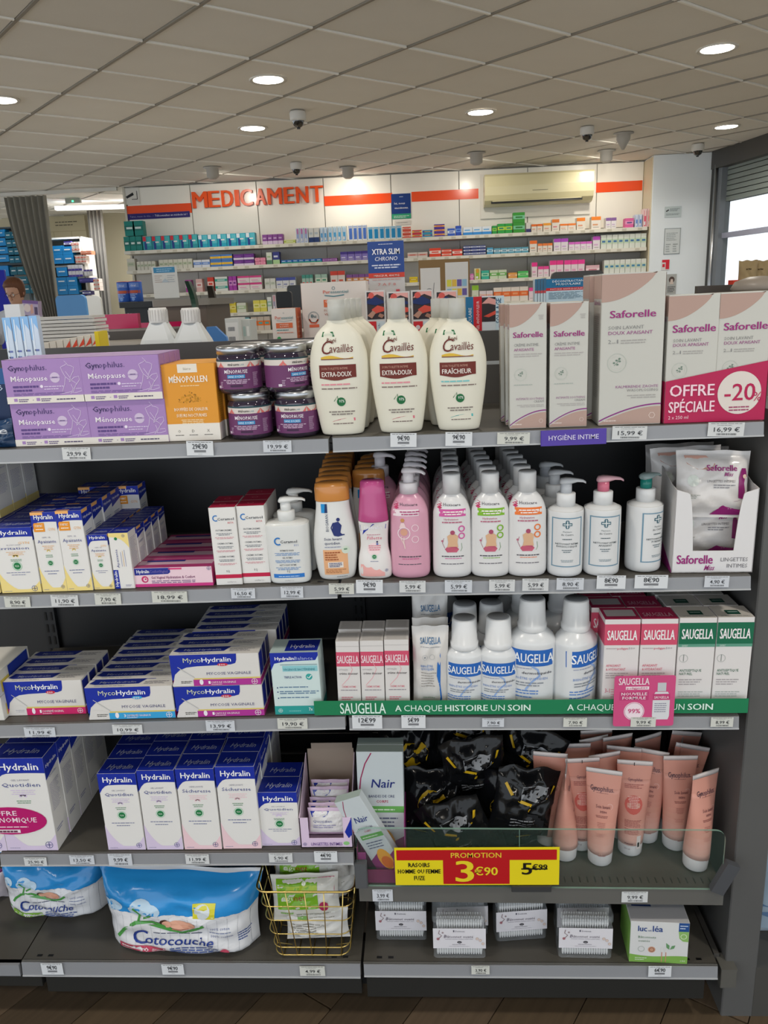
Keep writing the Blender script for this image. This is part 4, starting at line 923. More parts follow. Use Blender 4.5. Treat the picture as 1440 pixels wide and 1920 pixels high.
# pharmacy pump bottles
def phc(txt, sc=1.):
    def f(a):
        for x0, x1, y0, y1 in ((.1, .9, .155, .17), (.1, .9, .86, .875), (.1, .125, .155, .875), (.875, .9, .155, .875)): a.R(x0, y0, x1, y1, '6f93a8', 1)
        g = '2c5f70'; a.R(.46, .72, .54, .84, g, 2); a.R(.37, .76, .63, .80, g, 2); a.R(.485, .73, .515, .83, 'd8dcdc', 3); a.R(.39, .772, .61, .788, 'd8dcdc', 3); a.R(.44, .74, .56, .75, g, 2); a.R(.44, .81, .56, .82, g, 2)
        a.T('Pharmacie', .5, .665, .24, .022, '5a6a72', 0, 'c'); a.T('du Centre', .5, .62, .34, .026, '3a4a52', .3, 'c'); a.L(.37, .56, .26, .014, '4a5a62', 1, al='c')
        a.T('NETTOYANT INTIME', .5, .485, .62, .024, '3a4a52', .5, 'c'); a.T(txt, .5, .447, .56 if len(txt) > 9 else .36, .024, '3a4a52', .5, 'c'); a.L(.36, .4, .28, .014, '6a7a82', 2, 2, al='c'); a.L(.34, .25, .34, .011, '8a9aa2', 2, 1.8, al='c')
    return f
PPR = smooth([(0, .0265), (.004, .0295), (.02, .0302), (.105, .0302), (.113, .0285), (.118, .022), (.119, .0155)], 4)
def phbottle(txt, c1, c2, rz):
    t, rx = bottle('cleanser_bottle', PPR, .98, 'dcdddd', 2., 34); pump(t, .119, .0158, 'dddede', c1, rot=.0, over=c2, stem=.017, s=1.05, collar=.0205)
    labelon(t, .0605, .119, rx, .98, 2., phc(txt)); t.rotation_euler.z = rz; return t
for u, v, vT, txt, c1, c2, rz, lab in ((1058, 1086, 896, 'PHYSIOLOGIQUE', 'b9bdc2', 'c3c6c9', -.05, 'grey'), (1126, 1085, 892, 'APAISANT', 'cf6f86', 'd6a9b3', .0, 'pink'), (1203, 1076, 887, 'PURIFIANT', '1d7a70', '8a9c9c', .55, 'green')):
    o = phbottle(txt, c1, c2, rz); at_row(o, 2, u, v, .0302, rz); fit(o, .119+.0205+.0265, vT); o.children[-1]
    b = f'white blue-framed pump bottle with {lab} pump'; tag(o, b+(', front one' if lab == 'grey' else ''), 'bottle')
    if lab == 'grey': rowback(o, 3, .063, b, 'of its file', 'bottle', 'grey-pumped pharmacy bottles', dx=-.0075)
# white display tray with wipes
c, w, h, d = spec(2, 1260, 1408, (1077, 1072), 914)
t = tag(empty('wipes_tray', c), 'white cardboard display box with scooped front holding wipes packs', 'display box'); t.rotation_euler.z = -.03; D2 = .15
mb = MB(); wb_, N = w/2, 10
def scoop(x):                                   # height of the front edge
    q = abs(x+.0)/wb_; return h*(.26 if q < .52 else .30+.62*min(1, (q-.52)/.12)**.5 if q < .66 else .93+.05*(q-.66)/.34)
xs_ = [-wb_+2*wb_*i/40 for i in range(41)]; vs = []; fs = []
for x in xs_: vs += [(x, 0, 0), (x, 0, scoop(x)), (x, .0014, 0), (x, .0014, scoop(x))]
for i in range(40):
    q = i*4; fs += [(q, q+4, q+5, q+1), (q+2, q+3, q+7, q+6), (q+1, q+5, q+7, q+3)]
mb.add(vs, fs, 'dedcdc'); fo = mb.obj('front_panel', CARD, t)
for s in (-1, 1):
    x0 = s*wb_; mb = MB(); pr = [(0, 0), (0, h*.98), (.03, h*1.0), (D2, h*1.22), (D2, 0)]
    mb.add([(x0, y, z) for y, z in pr]+[(x0-s*.0014, y, z) for y, z in pr], [(0, 1, 2, 3, 4), (9, 8, 7, 6, 5)]+[(i, (i+1) % 5, 5+(i+1) % 5, 5+i) for i in range(5)], 'cfccca'); so = mb.obj('side_panel', CARD, t)
    if s < 0:
        m2 = MB(); m2.add([(x0-.0003, y, z) for y, z in ((0, .0), (0, h*.03), (.05, h*.2), (.12, h*.5), (D2, h*.6), (D2, 0))], [(0, 1, 2, 3, 4, 5)], '8a2a6e'); m2.obj('printed_artwork', INK, so)
MB().box(-wb_, wb_, D2, D2+.0015, 0, h*1.25, 'b9b4b0').obj('back_panel', CARD, t); MB().box(-wb_, wb_, 0, D2, 0, .0015, 'b9b4b0').obj('base_panel', CARD, t)
mb = MB(); a = Art(w, h, flat, mb); a.T('Saforelle', .06, .11, .44, .1, MG, 2., res=3); a.T('Miss', .4, .03, .12, .06, MG, 1, it=.3); a.T('LINGETTES', .6, .135, .33, .045, '77757a', 0); a.T('INTIMES', .68, .06, .25, .045, '77757a', 0); mb.obj('printed_artwork', INK, fo)
def sawipe(a):
    a.P([(.1, .92), (.12, .8), (.25, .72), (.45, .72), (.5, .8), (.4, .93)], 'd3a596', 1); a.T('Saforelle', .38, .7, .42, .085, MG, 2, res=2); a.T('Miss', .62, .62, .12, .06, MG, 1, it=.3); a.T('LINGETTES INTIMES', .38, .53, .4, .035, '77757a'); a.L(.48, .48, .3, .02, '8a888c', 2, 1.7)
    a.E(.2, .55, .08, 'd5dbd2', 1); a.L(.1, .33, .2, .012, '9aa096', 3, 2); a.P([(.48, .04), (.62, .18), (.78, .25), (.96, .28), (.96, .04)], '9a2a78', 1); a.T('x 25', .66, .1, .1, .04, 'f0dce8', 1)
    a.P([(.84, .3), (.83, .6), (.87, .74), (.93, .74), (.97, .62), (.93, .6), (.92, .52), (.94, .4), (.92, .28)], '8a2468', 2); a.E(.92, .62, .03, 'e8c8b8', 3)
pw, ph_ = w*.92, .108
wp = pouch('wipes_pack', pw, ph_, .034, 'd9d5d2', sawipe, seed=5, n=22, crimp=.09, rough=.001)
for k, (yy, zz, hh, lab) in enumerate(((.022, .082, 1, 'leaning on top at the front'), (.05, .012, 1, 'showing through the scooped opening'), (.095, .075, 1.05, 'standing at the back'))):
    o = wp if not k else copy_tree(wp); o.location = (c.x+(-.0, .004, -.016)[k], c.y+yy-.015, c.z+zz*(h/.13)); o.rotation_euler = ((-.18, 0, -.1)[k], (.03, 0, -.04)[k], -.03); tag(o, f'white and magenta wipes pack in the white tray, {lab}', 'wipes pack', 'wipes packs in the white tray')
q = copy_tree(wp); P = ony(1285, 850, .22); q.location = (P.x, .235, c.z+.045); q.rotation_euler = (0, 0, .1); q.scale = (1.1, 1, 1.15); tag(q, 'dim wipes pack behind the white tray, under the top shelf', 'wipes pack', 'wipes packs in the white tray')
# ================================================================== THIRD SHELF
def myco(c1, num, word, dose='500'):
    def f(a):
        a.R(0, 0, 1, .2, c1, 1); a.R(.25, .2, 1, .245, 'd9c46a', 1)
        lo = [(0, .05), (.04, .38), (.1, .52), (.18, .6), (.3, .63), (.68, .66), (.735, .7), (.75, .8)]; a.P([(0, 1)]+lo+[(.755, 1)], BLUE, 1)
        a.P([(0, 0), (.24, 0), (.24, .24), (.16, .3), (.04, .3), (0, .05)], 'd9d6d2', 2)
        a.T('Myco', .15, .76, .2, .14, 'cfd3b0', 0, res=2); a.T('Hydralin', .36, .76, .33, .14, 'f4f4f4', 1.2, res=2)
        a.E(.59, .665, .06, 'c8324a' if c1 != '3aa2d8' else '3aa2d8', 2, ry=.05); a.T(dose, .585, .64, .07, .05, 'f4f0f0', 1, 'c', l=5)
        a.T('MYCOSE VAGINALE', .4, .345, .5, .085, '5f5f86', .2); a.C([(.08, .62), (.26, .27)], .008, 'b9b9b9', 3); a.T(num, .41, .06, .022, .09, 'f4f0f0', 1); a.T(word, .44, .075, .28, .06, 'f0dce4', .6)
        a.E(.33, .12, .022, 'efe8ee', 2, ry=.09); a.L(.1, .14, .13, .03, '9a98a8', 2, 1.6); bayer(a, .93, .1, .035, 'f0e4ec'); a.L(.44, .03, .12, .02, 'f0dce4', 1)
    return f
def mtop(a): a.P([(.06, .98), (.02, .5), (.1, .35), (.6, .4), (.66, .98)], '1a2a80', 1); a.T('MycoHydralin', .14, .5, .42, .22, '9aa0b8', .5, it=.1); a.L(.1, .15, .35, .07, '9a98a0', 1); a.L(.66, .6, .28, .07, '8a888e', 3, 1.9)
mside = lambda a: (a.R(.1, .25, .9, .95, '1a2a90', 1), a.R(0, 0, 1, .2, 'b02a7c', 1))
mrow = {}
for i, (uL, uR, vB, vT, c1, num, word, n_, lab) in enumerate(((16.5, 163, (1343, 1338), 1277, 'cf2a6a', '1', 'COMPRIMÉ VAGINAL', 4, 'red-banded'), (166, 328.5, (1352, 1349), 1288, '3aa2d8', '3', 'COMPRIMÉS VAGINAUX', 8, 'blue-banded'), (330, 495.5, (1350, 1345), 1287, 'b03594', '1', 'CAPSULE VAGINALE', 1, 'purple-banded'))):
    c, w, h, d = spec(3, uL, uR, vB, vT)
    if i == 2: h = zat(c, 1286)-c.z
    o = place(carton('tablet_carton', w-.001, h-.0004, .030 if i != 1 else .029, 'dcd9d4', myco(c1, num, word), mtop, mside), c); mrow[i] = (o, c, w, h)
    b = f'long white and blue carton, {lab}'; tag(o, f'{b}, front one on the third shelf', 'carton', lab+' cartons'); rowback(o, n_, .0312, b, 'of its file', 'carton', lab+' cartons', dx=.0009 if i else .0004)
o, c, w, h = mrow[2]
q = copy_tree(o); q.location = c+Vector((-.0012, .0005, h+.0004)); tag(q, 'long purple-banded carton lying on top of its twin, lettering fully visible', 'carton', 'purple-banded cartons')
for k in range(1, 3):
    for lv in (0, 1):
        q = copy_tree(o); q.location = c+Vector((-.002*lv, .0315*k, (h+.0004)*lv)); tag(q, f'long purple-banded carton, {ORD[k]} file back, {["lower", "upper"][lv]} layer', 'carton', 'purple-banded cartons')
for k in range(3, 7):
    for lv in ((0, 1) if k < 7 else (0,)):
        q = copy_tree(o); q.location = c+Vector((.012, .0315*k+.004, (h+.0004)*lv)); tag(q, f'long purple-banded carton, {ORD[k]} file back, {["lower", "upper"][lv]} layer', 'carton', 'purple-banded cartons')
# far-left stub of a yellow/blue carton
c, w, h, d = spec(3, -60, 8, (1352, 1352), 1268)
sd = lambda a: (a.R(.35, .1, .95, .95, '20389c', 1), a.R(.1, .1, .35, .6, 'd8c25a', 1))
o = place(carton('lying_carton', w, h*.5, .12, 'dedcd4', None, None, sd), c); tag(o, 'white carton with blue and yellow side at the left edge, lower one', 'carton', 'cartons cut by the left edge of the third shelf')
q = copy_tree(o); q.location.z += h*.5+.0005; q.location.x -= .002; tag(q, 'white carton with blue and yellow side at the left edge, upper one', 'carton', 'cartons cut by the left edge of the third shelf')
# balance carton
def bal(a):
    a.P([(0, 1), (0, .72), (.08, .83), (.3, .86), (.94, .875), (1, .95), (1, 1)], BLUE, 1); a.T('Hydralin', .1, .885, .4, .05, 'f4f4f4', 1.2); a.T('Balance', .51, .885, .38, .05, 'a9b4dc'); a.R(.2, .805, .97, .812, '2a6f7e', 2)
    a.R(.24, .7, .97, .79, '8fcad0', 1); a.T('VAGINOSE BACTÉRIENNE', .26, .715, .66, .035, '2f7f8c', .3); a.T('TRIPLE ACTION', .26, .59, .36, .035, '3a4a80', .6); a.E(.78, .61, .07, '3aa6a0', 1); a.C([(.74, .61), (.775, .59), (.83, .635)], .02, 'e6f2f0', 3)
    for y in (.44, .37, .27): a.E(.1, y, .015, '33407a', 2); a.L(.14, y, .6 if y != .37 else .82, .018, '5a7a9a', 1 if y != .37 else 2, 1.7)
    a.R(0, 0, 1, .14, '2f9c96', 1); bayer(a, .12, .065, .045, 'd8eeea'); a.T('7x', .72, .06, .08, .05, 'e4f4f0', 1); a.L(.3, .05, .25, .015, '7fc8c2', 1)
c, w, h, d = spec(3, 515.5, 605, (1344, 1340), 1224)
o = place(carton('balance_carton', w, h, .055, 'cfe0de', bal, lambda a: (a.R(0, 0, 1, 1, 'b9ccca', 1), a.R(.3, .1, .98, .9, '1a2a90', 2), a.T('Hydralin', .4, .3, .5, .25, 'c0c4d8', .6, l=4)), lambda a: a.R(0, 0, 1, .14, '2f9c96', 1)), c, -.02); tag(o, 'pale turquoise and blue carton at the end of the left bay', 'carton')
# green printed shelf strip
P0, P1 = ony(590, 1341, -.002), ony(1402, 1337, -.002); zt0, zt1 = zat(P0, 1316), zat(P1, 1309); xm = (P0.x+P1.x)/2
t = tag(empty('shelf_strip', (xm, -.002, 0)), 'long green card strip with white slogan along the third shelf', 'shelf strip')
ww = P1.x-P0.x
def strz(x): return P0.z+(P1.z-P0.z)*(x/ww+.5)
hh = (zt0-P0.z+zt1-P1.z)/2
for x0, x1, nm in ((-ww/2, ww*.08, 0), (ww*.08, ww/2, 1)):
    mb = MB(); mb.add([(x0, nm*.0006, strz(x0)), (x1, nm*.0006, strz(x1)), (x1, nm*.0006, strz(x1)+hh), (x0, nm*.0006, strz(x0)+hh), (x0, .0012, strz(x0)), (x1, .0012, strz(x1)), (x1, .0012, strz(x1)+hh), (x0, .0012, strz(x0)+hh)], [(0, 1, 2, 3), (5, 4, 7, 6), (3, 2, 6, 7), (1, 5, 6, 2), (0, 4, 5, 1), (0, 3, 7, 4)], '1d7d52'); mb.obj('strip_panel', CARD, t)
mb = MB(); a = Art(ww, hh, lambda X, Z, o: (X, -o-.0002, strz(X)+Z), mb); uf = lambda u: (u-590)/(1402-590)
def U(s, u0, u1, b): a.T(s, uf(u0), .27, uf(u1)-uf(u0), .42, 'd9f0e4', b, res=2)
a.T('SAUGELLA', uf(640), .12, uf(727)-uf(640), .74, 'd9f0e4', .6, res=3)
for s, u0, u1, b in (('A', 745, 757, 1.2), ('CHAQUE', 762, 834, 0), ('HISTOIRE', 840, 920, 1.5), ('UN', 926, 952, 0), ('SOIN', 958, 1000, 1.5), ('A', 1069, 1081, 1.2), ('CHAQUE', 1087, 1158, 0), ('HISTOIRE', 1164, 1246, 1.5), ('UN', 1262, 1285, 0), ('SOIN', 1291, 1337, 1.5)): U(s, u0, u1, b)
mb.obj('printed_artwork', INK, t)
MB().add([], [], '') if 0 else None
# pink cream cartons
def sau(a):
    a.R(0, .66, 1, .855, 'd0526e', 1); a.T('SAUGELLA', .5, .705, .92, .1, 'f2dde2', .8, 'c', res=2); a.R(0, .93, 1, .935, 'b9b4b2', 1); a.T('OFTYALÉN', .08, .605, .4, .02, 'a09aa0'); a.T('crème douceur', .1, .55, .8, .03, '3f3a40', .8, it=.15)
    a.C([(.7, .8), (.55, .7), (.68, .62), (.5, .5), (.2, .4)], .025, 'e6a8b0'); a.T('CRÈME INTIME', .5, .37, .6, .024, 'd07080', .4, 'c'); a.L(.14, .33, .74, .014, '9a949a', 1, al='c'); a.L(.16, .23, .5, .014, 'd07080', 2, 1.8); a.L(.16, .15, .6, .014, 'd07080', 2, 1.8)
for i, (uL, uR, vT) in enumerate(((634.5, 678, 1203), (679.5, 722.5, 1202), (724, 769, 1200))):
    c, w, h, d = spec(3, uL, uR, (1342, 1341), vT)
    o = place(carton('cream_carton', w, h, .036, 'dcd8d5', sau, lambda a: (a.R(.1, .1, .9, .9, 'c9c5c2', 1),), lambda a: a.R(0, .66, 1, .855, 'c8486a', 1)), c); b = 'small white carton with pink band'; lab = ['left', 'middle', 'right'][i]
    tag(o, f'{b}, front row, {lab} of three', 'carton', 'pink-banded small cartons'); q = copy_tree(o); q.location.y += .05; tag(q, f'{b}, second row, {lab} of three', 'carton', 'pink-banded small cartons')
# saugella wipes packs
def swp(a):
    a.T('SAUGELLA', .5, .82, .56, .07, '3a6f9a', .6, 'c', res=2); a.L(.22, .78, .56, .008, '8a8f96', 1, al='c'); a.O(.34, .67, .075, .008, 'a9acb0'); a.O(.54, .67, .075, .008, 'a9acb0'); a.E(.34, .67, .025, '8a9098', 2); a.T('BIEN-ÊTRE', .22, .555, .34, .024, '5a86c4', .8); a.T('QUOTIDIEN', .22, .52, .36, .024, '5a86c4', .8)
    a.L(.22, .48, .44, .012, 'a09c98', 6, 2.6); a.P([(.72, .1), (.75, .3), (.67, .45), (.69, .6), (.78, .72), (.78, .5), (.77, .35), (.82, .1)], '2a6fc0', 1); a.L(.28, .18, .34, .014, '9ab09a', 1); a.L(.24, .12, .1, .01, 'a09c98', 1)
c, w, h, d = spec(3, 777, 841, (1338, 1337), 1180)
sp = o = pouch('wipes_sachet', w*1.06, h, .03, 'd5d2ce', swp, seed=9, crimp=.05, rough=.0012); o.location = c; tag(o, 'tall white wipes sachet with blue wave, front one', 'wipes pack', 'white wipes sachets')
for k, (dx, dz, dy) in enumerate(((.0, 0, .035), (.002, .028, .075), (.0, .042, .105))):
    q = copy_tree(sp); q.location = c+Vector((dx, dy, dz if dz else 0)); q.rotation_euler.z = .05*k; tag(q, f'white wipes sachet behind the blue-waved one, {NTH[k+1]} from the front', 'wipes pack', 'white wipes sachets')
# saugella bottles
def sdl(a):
    a.R(.02, .6, .98, .8, '2a66b8', 1); a.T('SAUGELLA', .5, .645, .86, .11, 'eef2f6', .8, 'c', res=2); a.L(.1, .565, .4, .012, '9aa0b8', 1); a.T('dermoliquide', .3, .5, .6, .03, '3a3f50', 1, it=.1); a.C([(.5, .6), (.62, .56), (.66, .48), (.5, .4), (.38, .3)], .04, '8fabd8')
    a.T('BIEN-ÊTRE QUOTIDIEN', .1, .43, .72, .028, '6f8fc8', .4); a.L(.12, .38, .62, .018, '8a9098', 2, 1.8); a.L(.06, .28, .58, .018, '5a84c4', 2, 1.9); a.L(.06, .2, .46, .018, '5a84c4', 1)
    N = 8; a.W([(.0+i/N, .0) for i in range(N+1)], [(i/N, .13+.03*math.sin(i)) for i in range(N+1)], 'c3d8c4', 1)
def sbottle(big):
    s = 1.2 if big else 1.
    pr = [(0, .0265), (.004, .0295), (.02, .0302), (.085, .0302), (.098, .0285), (.106, .021), (.108, .018)] if not big else [(0, .033), (.004, .0362), (.02, .037), (.098, .037), (.114, .035), (.126, .024), (.129, .0185)]
    t, rx = bottle('wash_bottle', smooth(pr, 4), .8, 'd9dbdc', 2.2, 32); zt_ = pr[-1][0]
    MB().lathe([(.021, zt_-.003), (.022, zt_), (.0222, zt_+.008), (.0205, zt_+.009), (.0188, zt_+.044), (.0178, zt_+.046), (0, zt_+.046)], 'dcdddd', 28).obj('cap', PLAS, t)
    MB().lathe([(.0165, zt_+.0462), (.0158, zt_+.0468), (0, zt_+.0466)], '9fa1a3', 24).obj('cap_disc', PLAS, t)
    labelon(t, (.0302 if not big else .037)*2, zt_, rx, .8, 2.2, sdl); return t, zt_+.0468
sb = {}
for u, v, vT, big, rz, n_, dx, dy, lab in ((871, 1340, 1157, False, 0, 2, .0025, .063, 'left'), (933, 1340, 1155, False, .0, 2, -.004, .066, 'right'), (994, 1336, 1120, True, -.1, 3, -.004, .08, 'left'), (1074, 1336, 1122, True, .75, 2, -.012, .085, 'right')):
    o, H_ = sbottle(big); at_row(o, 3, u, v, .0302 if big else .026, rz); fit(o, H_, vT); sz_ = 'large' if big else 'small'
    b = f'{sz_} white bottle with blue panel'; tag(o, f'{b}, front row, {lab} of the two {sz_} ones', 'bottle', 'blue-panelled bottles')
    rowback(o, n_, dy, b, f'in the {lab} {sz_} file', 'bottle', 'blue-panelled bottles', dx=dx, jit=.003); sb[(big, lab)] = o
q = copy_tree(sb[(True, 'left')]); P = ony(818, 1150, .2); q.location = (P.x, .21, sz(3, P.x)); tag(q, 'large white bottle standing behind the wipes sachets', 'bottle', 'blue-panelled bottles')
# pink and green cartons
def poly_(c1, words, w2, w3, tint):
    def f(a):
        a.R(0, .73, 1, .95, c1, 1); a.T('SAUGELLA', .5, .785, .84, .1, 'f2eeee', 1, 'c', res=2)
        if tint: a.L(.06, .69, .3, .01, 'b9a8ac', 1); a.T('poligyn', .38, .685, .3, .02, 'd0607c', 1); a.T('50+', .7, .685, .18, .022, '9a8a94')
        else: a.R(0, .70, 1, .73, '5f9a84', 1); a.T('EXPERT', .1, .704, .16, .018, 'd8e6de'); a.O(.17, .58, .12, .012, 'a9aeaa'); a.C([(.17, .55), (.17, .62)], .02, '8a908c')
        a.T(words, .08, .5 if tint else .44, .42 if tint else .6, .026, c1 if tint else '2a6a50', .4); a.T(w2, .08, .46 if tint else .405, .56 if tint else .36, .026, c1 if tint else '2a6a50', .4); a.L(.08, .425 if tint else .35, .64, .012, 'a8a2a4', 3, 2)
        if w3: a.T(w3, .08, .22, .14, .045, 'd0607c'); a.L(.25, .25, .6, .011, 'd79aa6', 5, 2.4)
        else: a.L(.08, .22, .7, .01, 'a8b0aa', 3, 2.2); a.C([(.06, .1), (.1, .08), (.17, .12)], .03, '6fb06a'); a.L(.22, .09, .44, .012, '9ab09a', 1)
    return f
for i, (uL, uR, vT, tint, lab) in enumerate(((1126.5, 1191.5, 1162, 1, 'left'), (1193, 1260, 1161, 1, 'right'), (1262, 1330, 1159, 0, 'left'), (1331.5, 1398, 1158, 0, 'right'))):
    c, w, h, d = spec(3, uL, uR, (1337, 1336), vT)
    if tint: f = poly_('d0526e', 'APAISANT', '& HYDRATANT', '3-1', 1); tp = lambda a: (a.R(0, .0, 1, 1, 'b5325a', 1), a.R(.08, .25, .92, .8, 'c9c2c2', 2) if lab == 'left' else a.T('SAUGELLA', .5, .2, .8, .3, 'd9a0b0', 1, 'c', l=3)); tc_ = 'c8486a'
    else: f = poly_('1a6a4c', 'ANTISEPTIQUE', 'NATUREL', '', 0); tp = lambda a: (a.R(.32, .25, .7, .6, '1a4a3c', 2), a.L(.37, .4, .28, .08, 'a8c0b8', 1, l=4), a.L(.1, .1, .8, .05, '9a9a98', 1)); tc_ = 'd4cfc6'
    o = place(carton('gel_carton', w-.0008, h, .05, 'dfdbd9', f, tp, None, topcol=tc_, lside=(lambda a: a.R(0, .73, 1, .95, 'c8486a', 1)) if tint else None), c)
    nm = 'pink' if tint else 'green'; b = f'white carton with {nm} panel'
    tag(o, f'{b}, front row, {lab} of the two {nm} ones', 'carton', f'{nm}-panelled cartons'); rowback(o, 3, .052, b, f'of the {lab} {nm} file', 'carton', f'{nm}-panelled cartons', dx=(-.012 if tint else -.006))
# wobbler
P0, P1 = ony(1149, 1362, -.0065), ony(1262, 1363, -.0065); hb = zat((P0+P1)/2, 1267)-P0.z; wv = P1.x-P0.x
mb = MB(); rr = .004; pts = []
for cx, cy, a0 in ((wv/2-rr, rr, -90), (wv/2-rr, hb-rr, 0), (-wv/2+rr, hb-rr, 90), (-wv/2+rr, rr, 180)):
    for k in range(4): q = math.radians(a0+30*k); pts.append((cx+rr*math.cos(q), cy+rr*math.sin(q)))
mb.add([(x, 0, z) for x, z in pts]+[(x, .0006, z) for x, z in pts], [tuple(range(16)), tuple(range(31, 15, -1))]+[(i, 16+i, 16+(i+1) % 16, (i+1) % 16) for i in range(16)], 'cf4f82')
o = mb.obj('shelf_card', CARD, None, ((P0.x+P1.x)/2, -.0065, P0.z)); tag(o, 'pink rounded card with drawn bottle and 99% circle, below the pink cartons', 'shelf card')
mb = MB(); a = Art(wv, hb, flat, mb); a.T('SAUGELLA', .07, .83, .5, .13, 'f2dde4', .8, res=2); a.R(.19, .73, .57, .79, 'f2dde4', 1); a.T('poligyn50+', .21, .745, .34, .035, 'b0406c', .8); a.R(.09, .52, .57, .69, 'c03f74', 1); a.T('NOUVELLE', .12, .62, .42, .055, 'f4e4ea', 1); a.T('FORMULE', .14, .54, .38, .055, 'f4e4ea', 1)
a.E(.34, .3, .17, 'f0dfe6', 1, seg=24); a.O(.34, .3, .16, .008, 'c87a9a'); a.T('99%', .34, .265, .2, .085, 'c8407a', 1, 'c', res=2)
a.P([(.66, .13), (.9, .13), (.92, .2), (.92, .6), (.88, .68), (.68, .68), (.64, .6), (.64, .2)], 'd9d9dc', 1); a.P([(.71, .69), (.85, .69), (.85, .86), (.71, .86)], 'c3c5c9', 1); a.R(.64, .52, .92, .64, 'c03f74', 2); a.T('SAUGELLA', .78, .55, .24, .05, 'f2dde4', .8, 'c', l=4); a.L(.67, .44, .2, .02, '8f8fa0', 5, 2); mb.obj('printed_artwork', INK, o)
# ================================================================== FOURTH SHELF, RIGHT (glass-fronted)
def Z4(x): return sz(4, max(x, .001))
# glass front with clips
PA, PB = ony(672, 1662, .001), ony(1353, 1667, .001); xa, xb = PA.x, PB.x; gh = zat(Vector(((xa+xb)/2, .001, 0)), 1556)-Z4(.3)
def gz(x): return Z4(x)+.0008
pts = [(xa, gz(xa)), (xb, gz(xb))]; r_ = .018
for cx, a0, s in ((xb-r_, 0, 1), (xa+r_, 90, 1)):
    for k in range(6): q = math.radians(a0+18*k); pts.append((cx+r_*math.cos(q), gz(cx)+gh-r_+r_*math.sin(q)))
mb = MB(); n = len(pts); mb.add([(x, .001, z) for x, z in pts]+[(x, .005, z) for x, z in pts], [tuple(range(n)), tuple(range(2*n-1, n-1, -1))], 'ffffff'); gl = G(mb, 'glass_front', GLASS)
mb = MB(); mb.add([(x, .0008, z) for x, z in pts]+[(x, .0052, z) for x, z in pts], [(i, n+i, n+(i+1) % n, (i+1) % n) for i in range(n)], 'a9c9b8'); mb.obj('glass_edge', GLASSEDGE, gl)
x = ony(974, 1560, .001).x; MB().box(x-.0004, x+.0004, .0008, .0052, gz(x), gz(x)+gh, 'a9c9b8').obj('glass_joint', GLASSEDGE, gl)
P = ony(678, 1658, -.002); G(MB().cbox(P.x-.0115, P.x+.0115, -.004, .009, Z4(.01), Z4(.01)+.052, '55575a', .002), 'glass_clip')
P = ony(1347, 1668, -.002); M = Matrix.Translation((P.x-.004, -.002, Z4(P.x))) @ Matrix.Rotation(.42, 4, 'Y'); G(MB().box(-.012, .012, -.006, .008, 0, .064, '4c4e52', M), 'glass_clip')
P0, P1 = ony(959, 1662, -.005), ony(1034, 1662, -.005); G(MB().cbox(P0.x, P1.x, -.0075, -.004, Z4(.3)-.001, Z4(.3)+.010, '3a3b3c', .001), 'card_clip')
# promotion card
P0, P1 = ony(742, 1659.5, -.0035), ony(1048, 1660.5, -.0035); w = P1.x-P0.x; h = zat((P0+P1)/2, 1589)-P0.z
o = MB().box(-w/2, w/2, 0, .0007, 0, h, 'e8d41e').obj('promotion_card', CARD, None, ((P0.x+P1.x)/2, -.0037, P0.z)); tag(o, 'yellow and red promotion card reading 3€90 clipped to the glass', 'price card')
mb = MB(); a = Art(w, h, flat, mb); cx_ = lambda q: (q-343)/1057; cy_ = lambda q: (1095-q)/240
a.R(.012, .67, .984, .94, 'b8171d', 1); a.R(cx_(655), .03, cx_(1083), .67, 'b8171d', 1)
a.T('PROMOTION', cx_(868), cy_(918), .305, .13, 'e9c63a', .8, 'c', res=2)
for t_, y in (('RASOIRS', 977), ('HOMME OU FEMME', 1018), ('FUZE', 1061)): a.T(t_, cx_(500), cy_(y), {'RASOIRS': .13, 'HOMME OU FEMME': .262, 'FUZE': .065}[t_], .11, '1c1a12', 2.4, 'c')
a.T('3', cx_(738), cy_(1070), .106, .54, 'e8cf2a', 3, res=4); a.T('€90', cx_(858), cy_(1030), .14, .21, 'e8cf2a', 2, res=2)
a.T('5', cx_(1163), cy_(1026), .058, .3, '16140e', 3, res=4); a.T('€99', cx_(1228), cy_(998), .09, .145, '16140e', 1.8, res=2); a.R(cx_(1157), cy_(995), cx_(1325), cy_(987), '16140e', 4)
mb.obj('printed_artwork', INK, o)
# wax strip cartons in their magenta tray
def nair(a):
    a.C([(.32, .99), (.18, .9), (.08, .78), (.02, .6)], .025, 'a02a5a'); a.T('Nair', .3, .7, .5, .07, '27357e', .6, it=.15, res=3); a.T('BANDES DE CIRE', .24, .615, .56, .022, '3a3f6e', .4); a.T('CORPS', .4, .57, .26, .022, 'c0305a', .6)
    a.R(.14, .485, 1, .54, '6aae5a', 1); a.L(.2, .505, .6, .014, 'd6ead0', 1, l=3); a.L(.2, .43, .66, .014, '5a5f7e', 3, 2.4); a.P([(.0, .0), (1, .0), (1, .28), (.7, .22), (.4, .3), (0, .22)], '8d2f72', 1); a.E(.55, .2, .25, 'e8a83e', 2, ry=.14); a.E(.55, .16, .2, 'd9702a', 3, ry=.08)
P0, P1 = ony(676, 1640, .05), ony(762, 1640, .05); w = (P1.x-P0.x)*.97; xm = (P0.x+P1.x)/2; z0 = Z4(xm)
h = zat(Vector((xm, .05, 0)), 1410)-z0-.002
o = carton('wax_strip_carton', w, h, .022, 'ccd4d6', nair, lambda a: a.R(0, 0, 1, 1, 'a9b8b0', 1)); o.location = (xm, .05, z0+.002); tag(o, 'upright pale carton with almond picture at the back of the magenta tray', 'carton', 'wax strip cartons')
q = copy_tree(o); q.location = (xm, .0745, z0+.002); tag(q, 'second upright pale carton hidden close behind its twin in the magenta tray', 'carton', 'wax strip cartons')
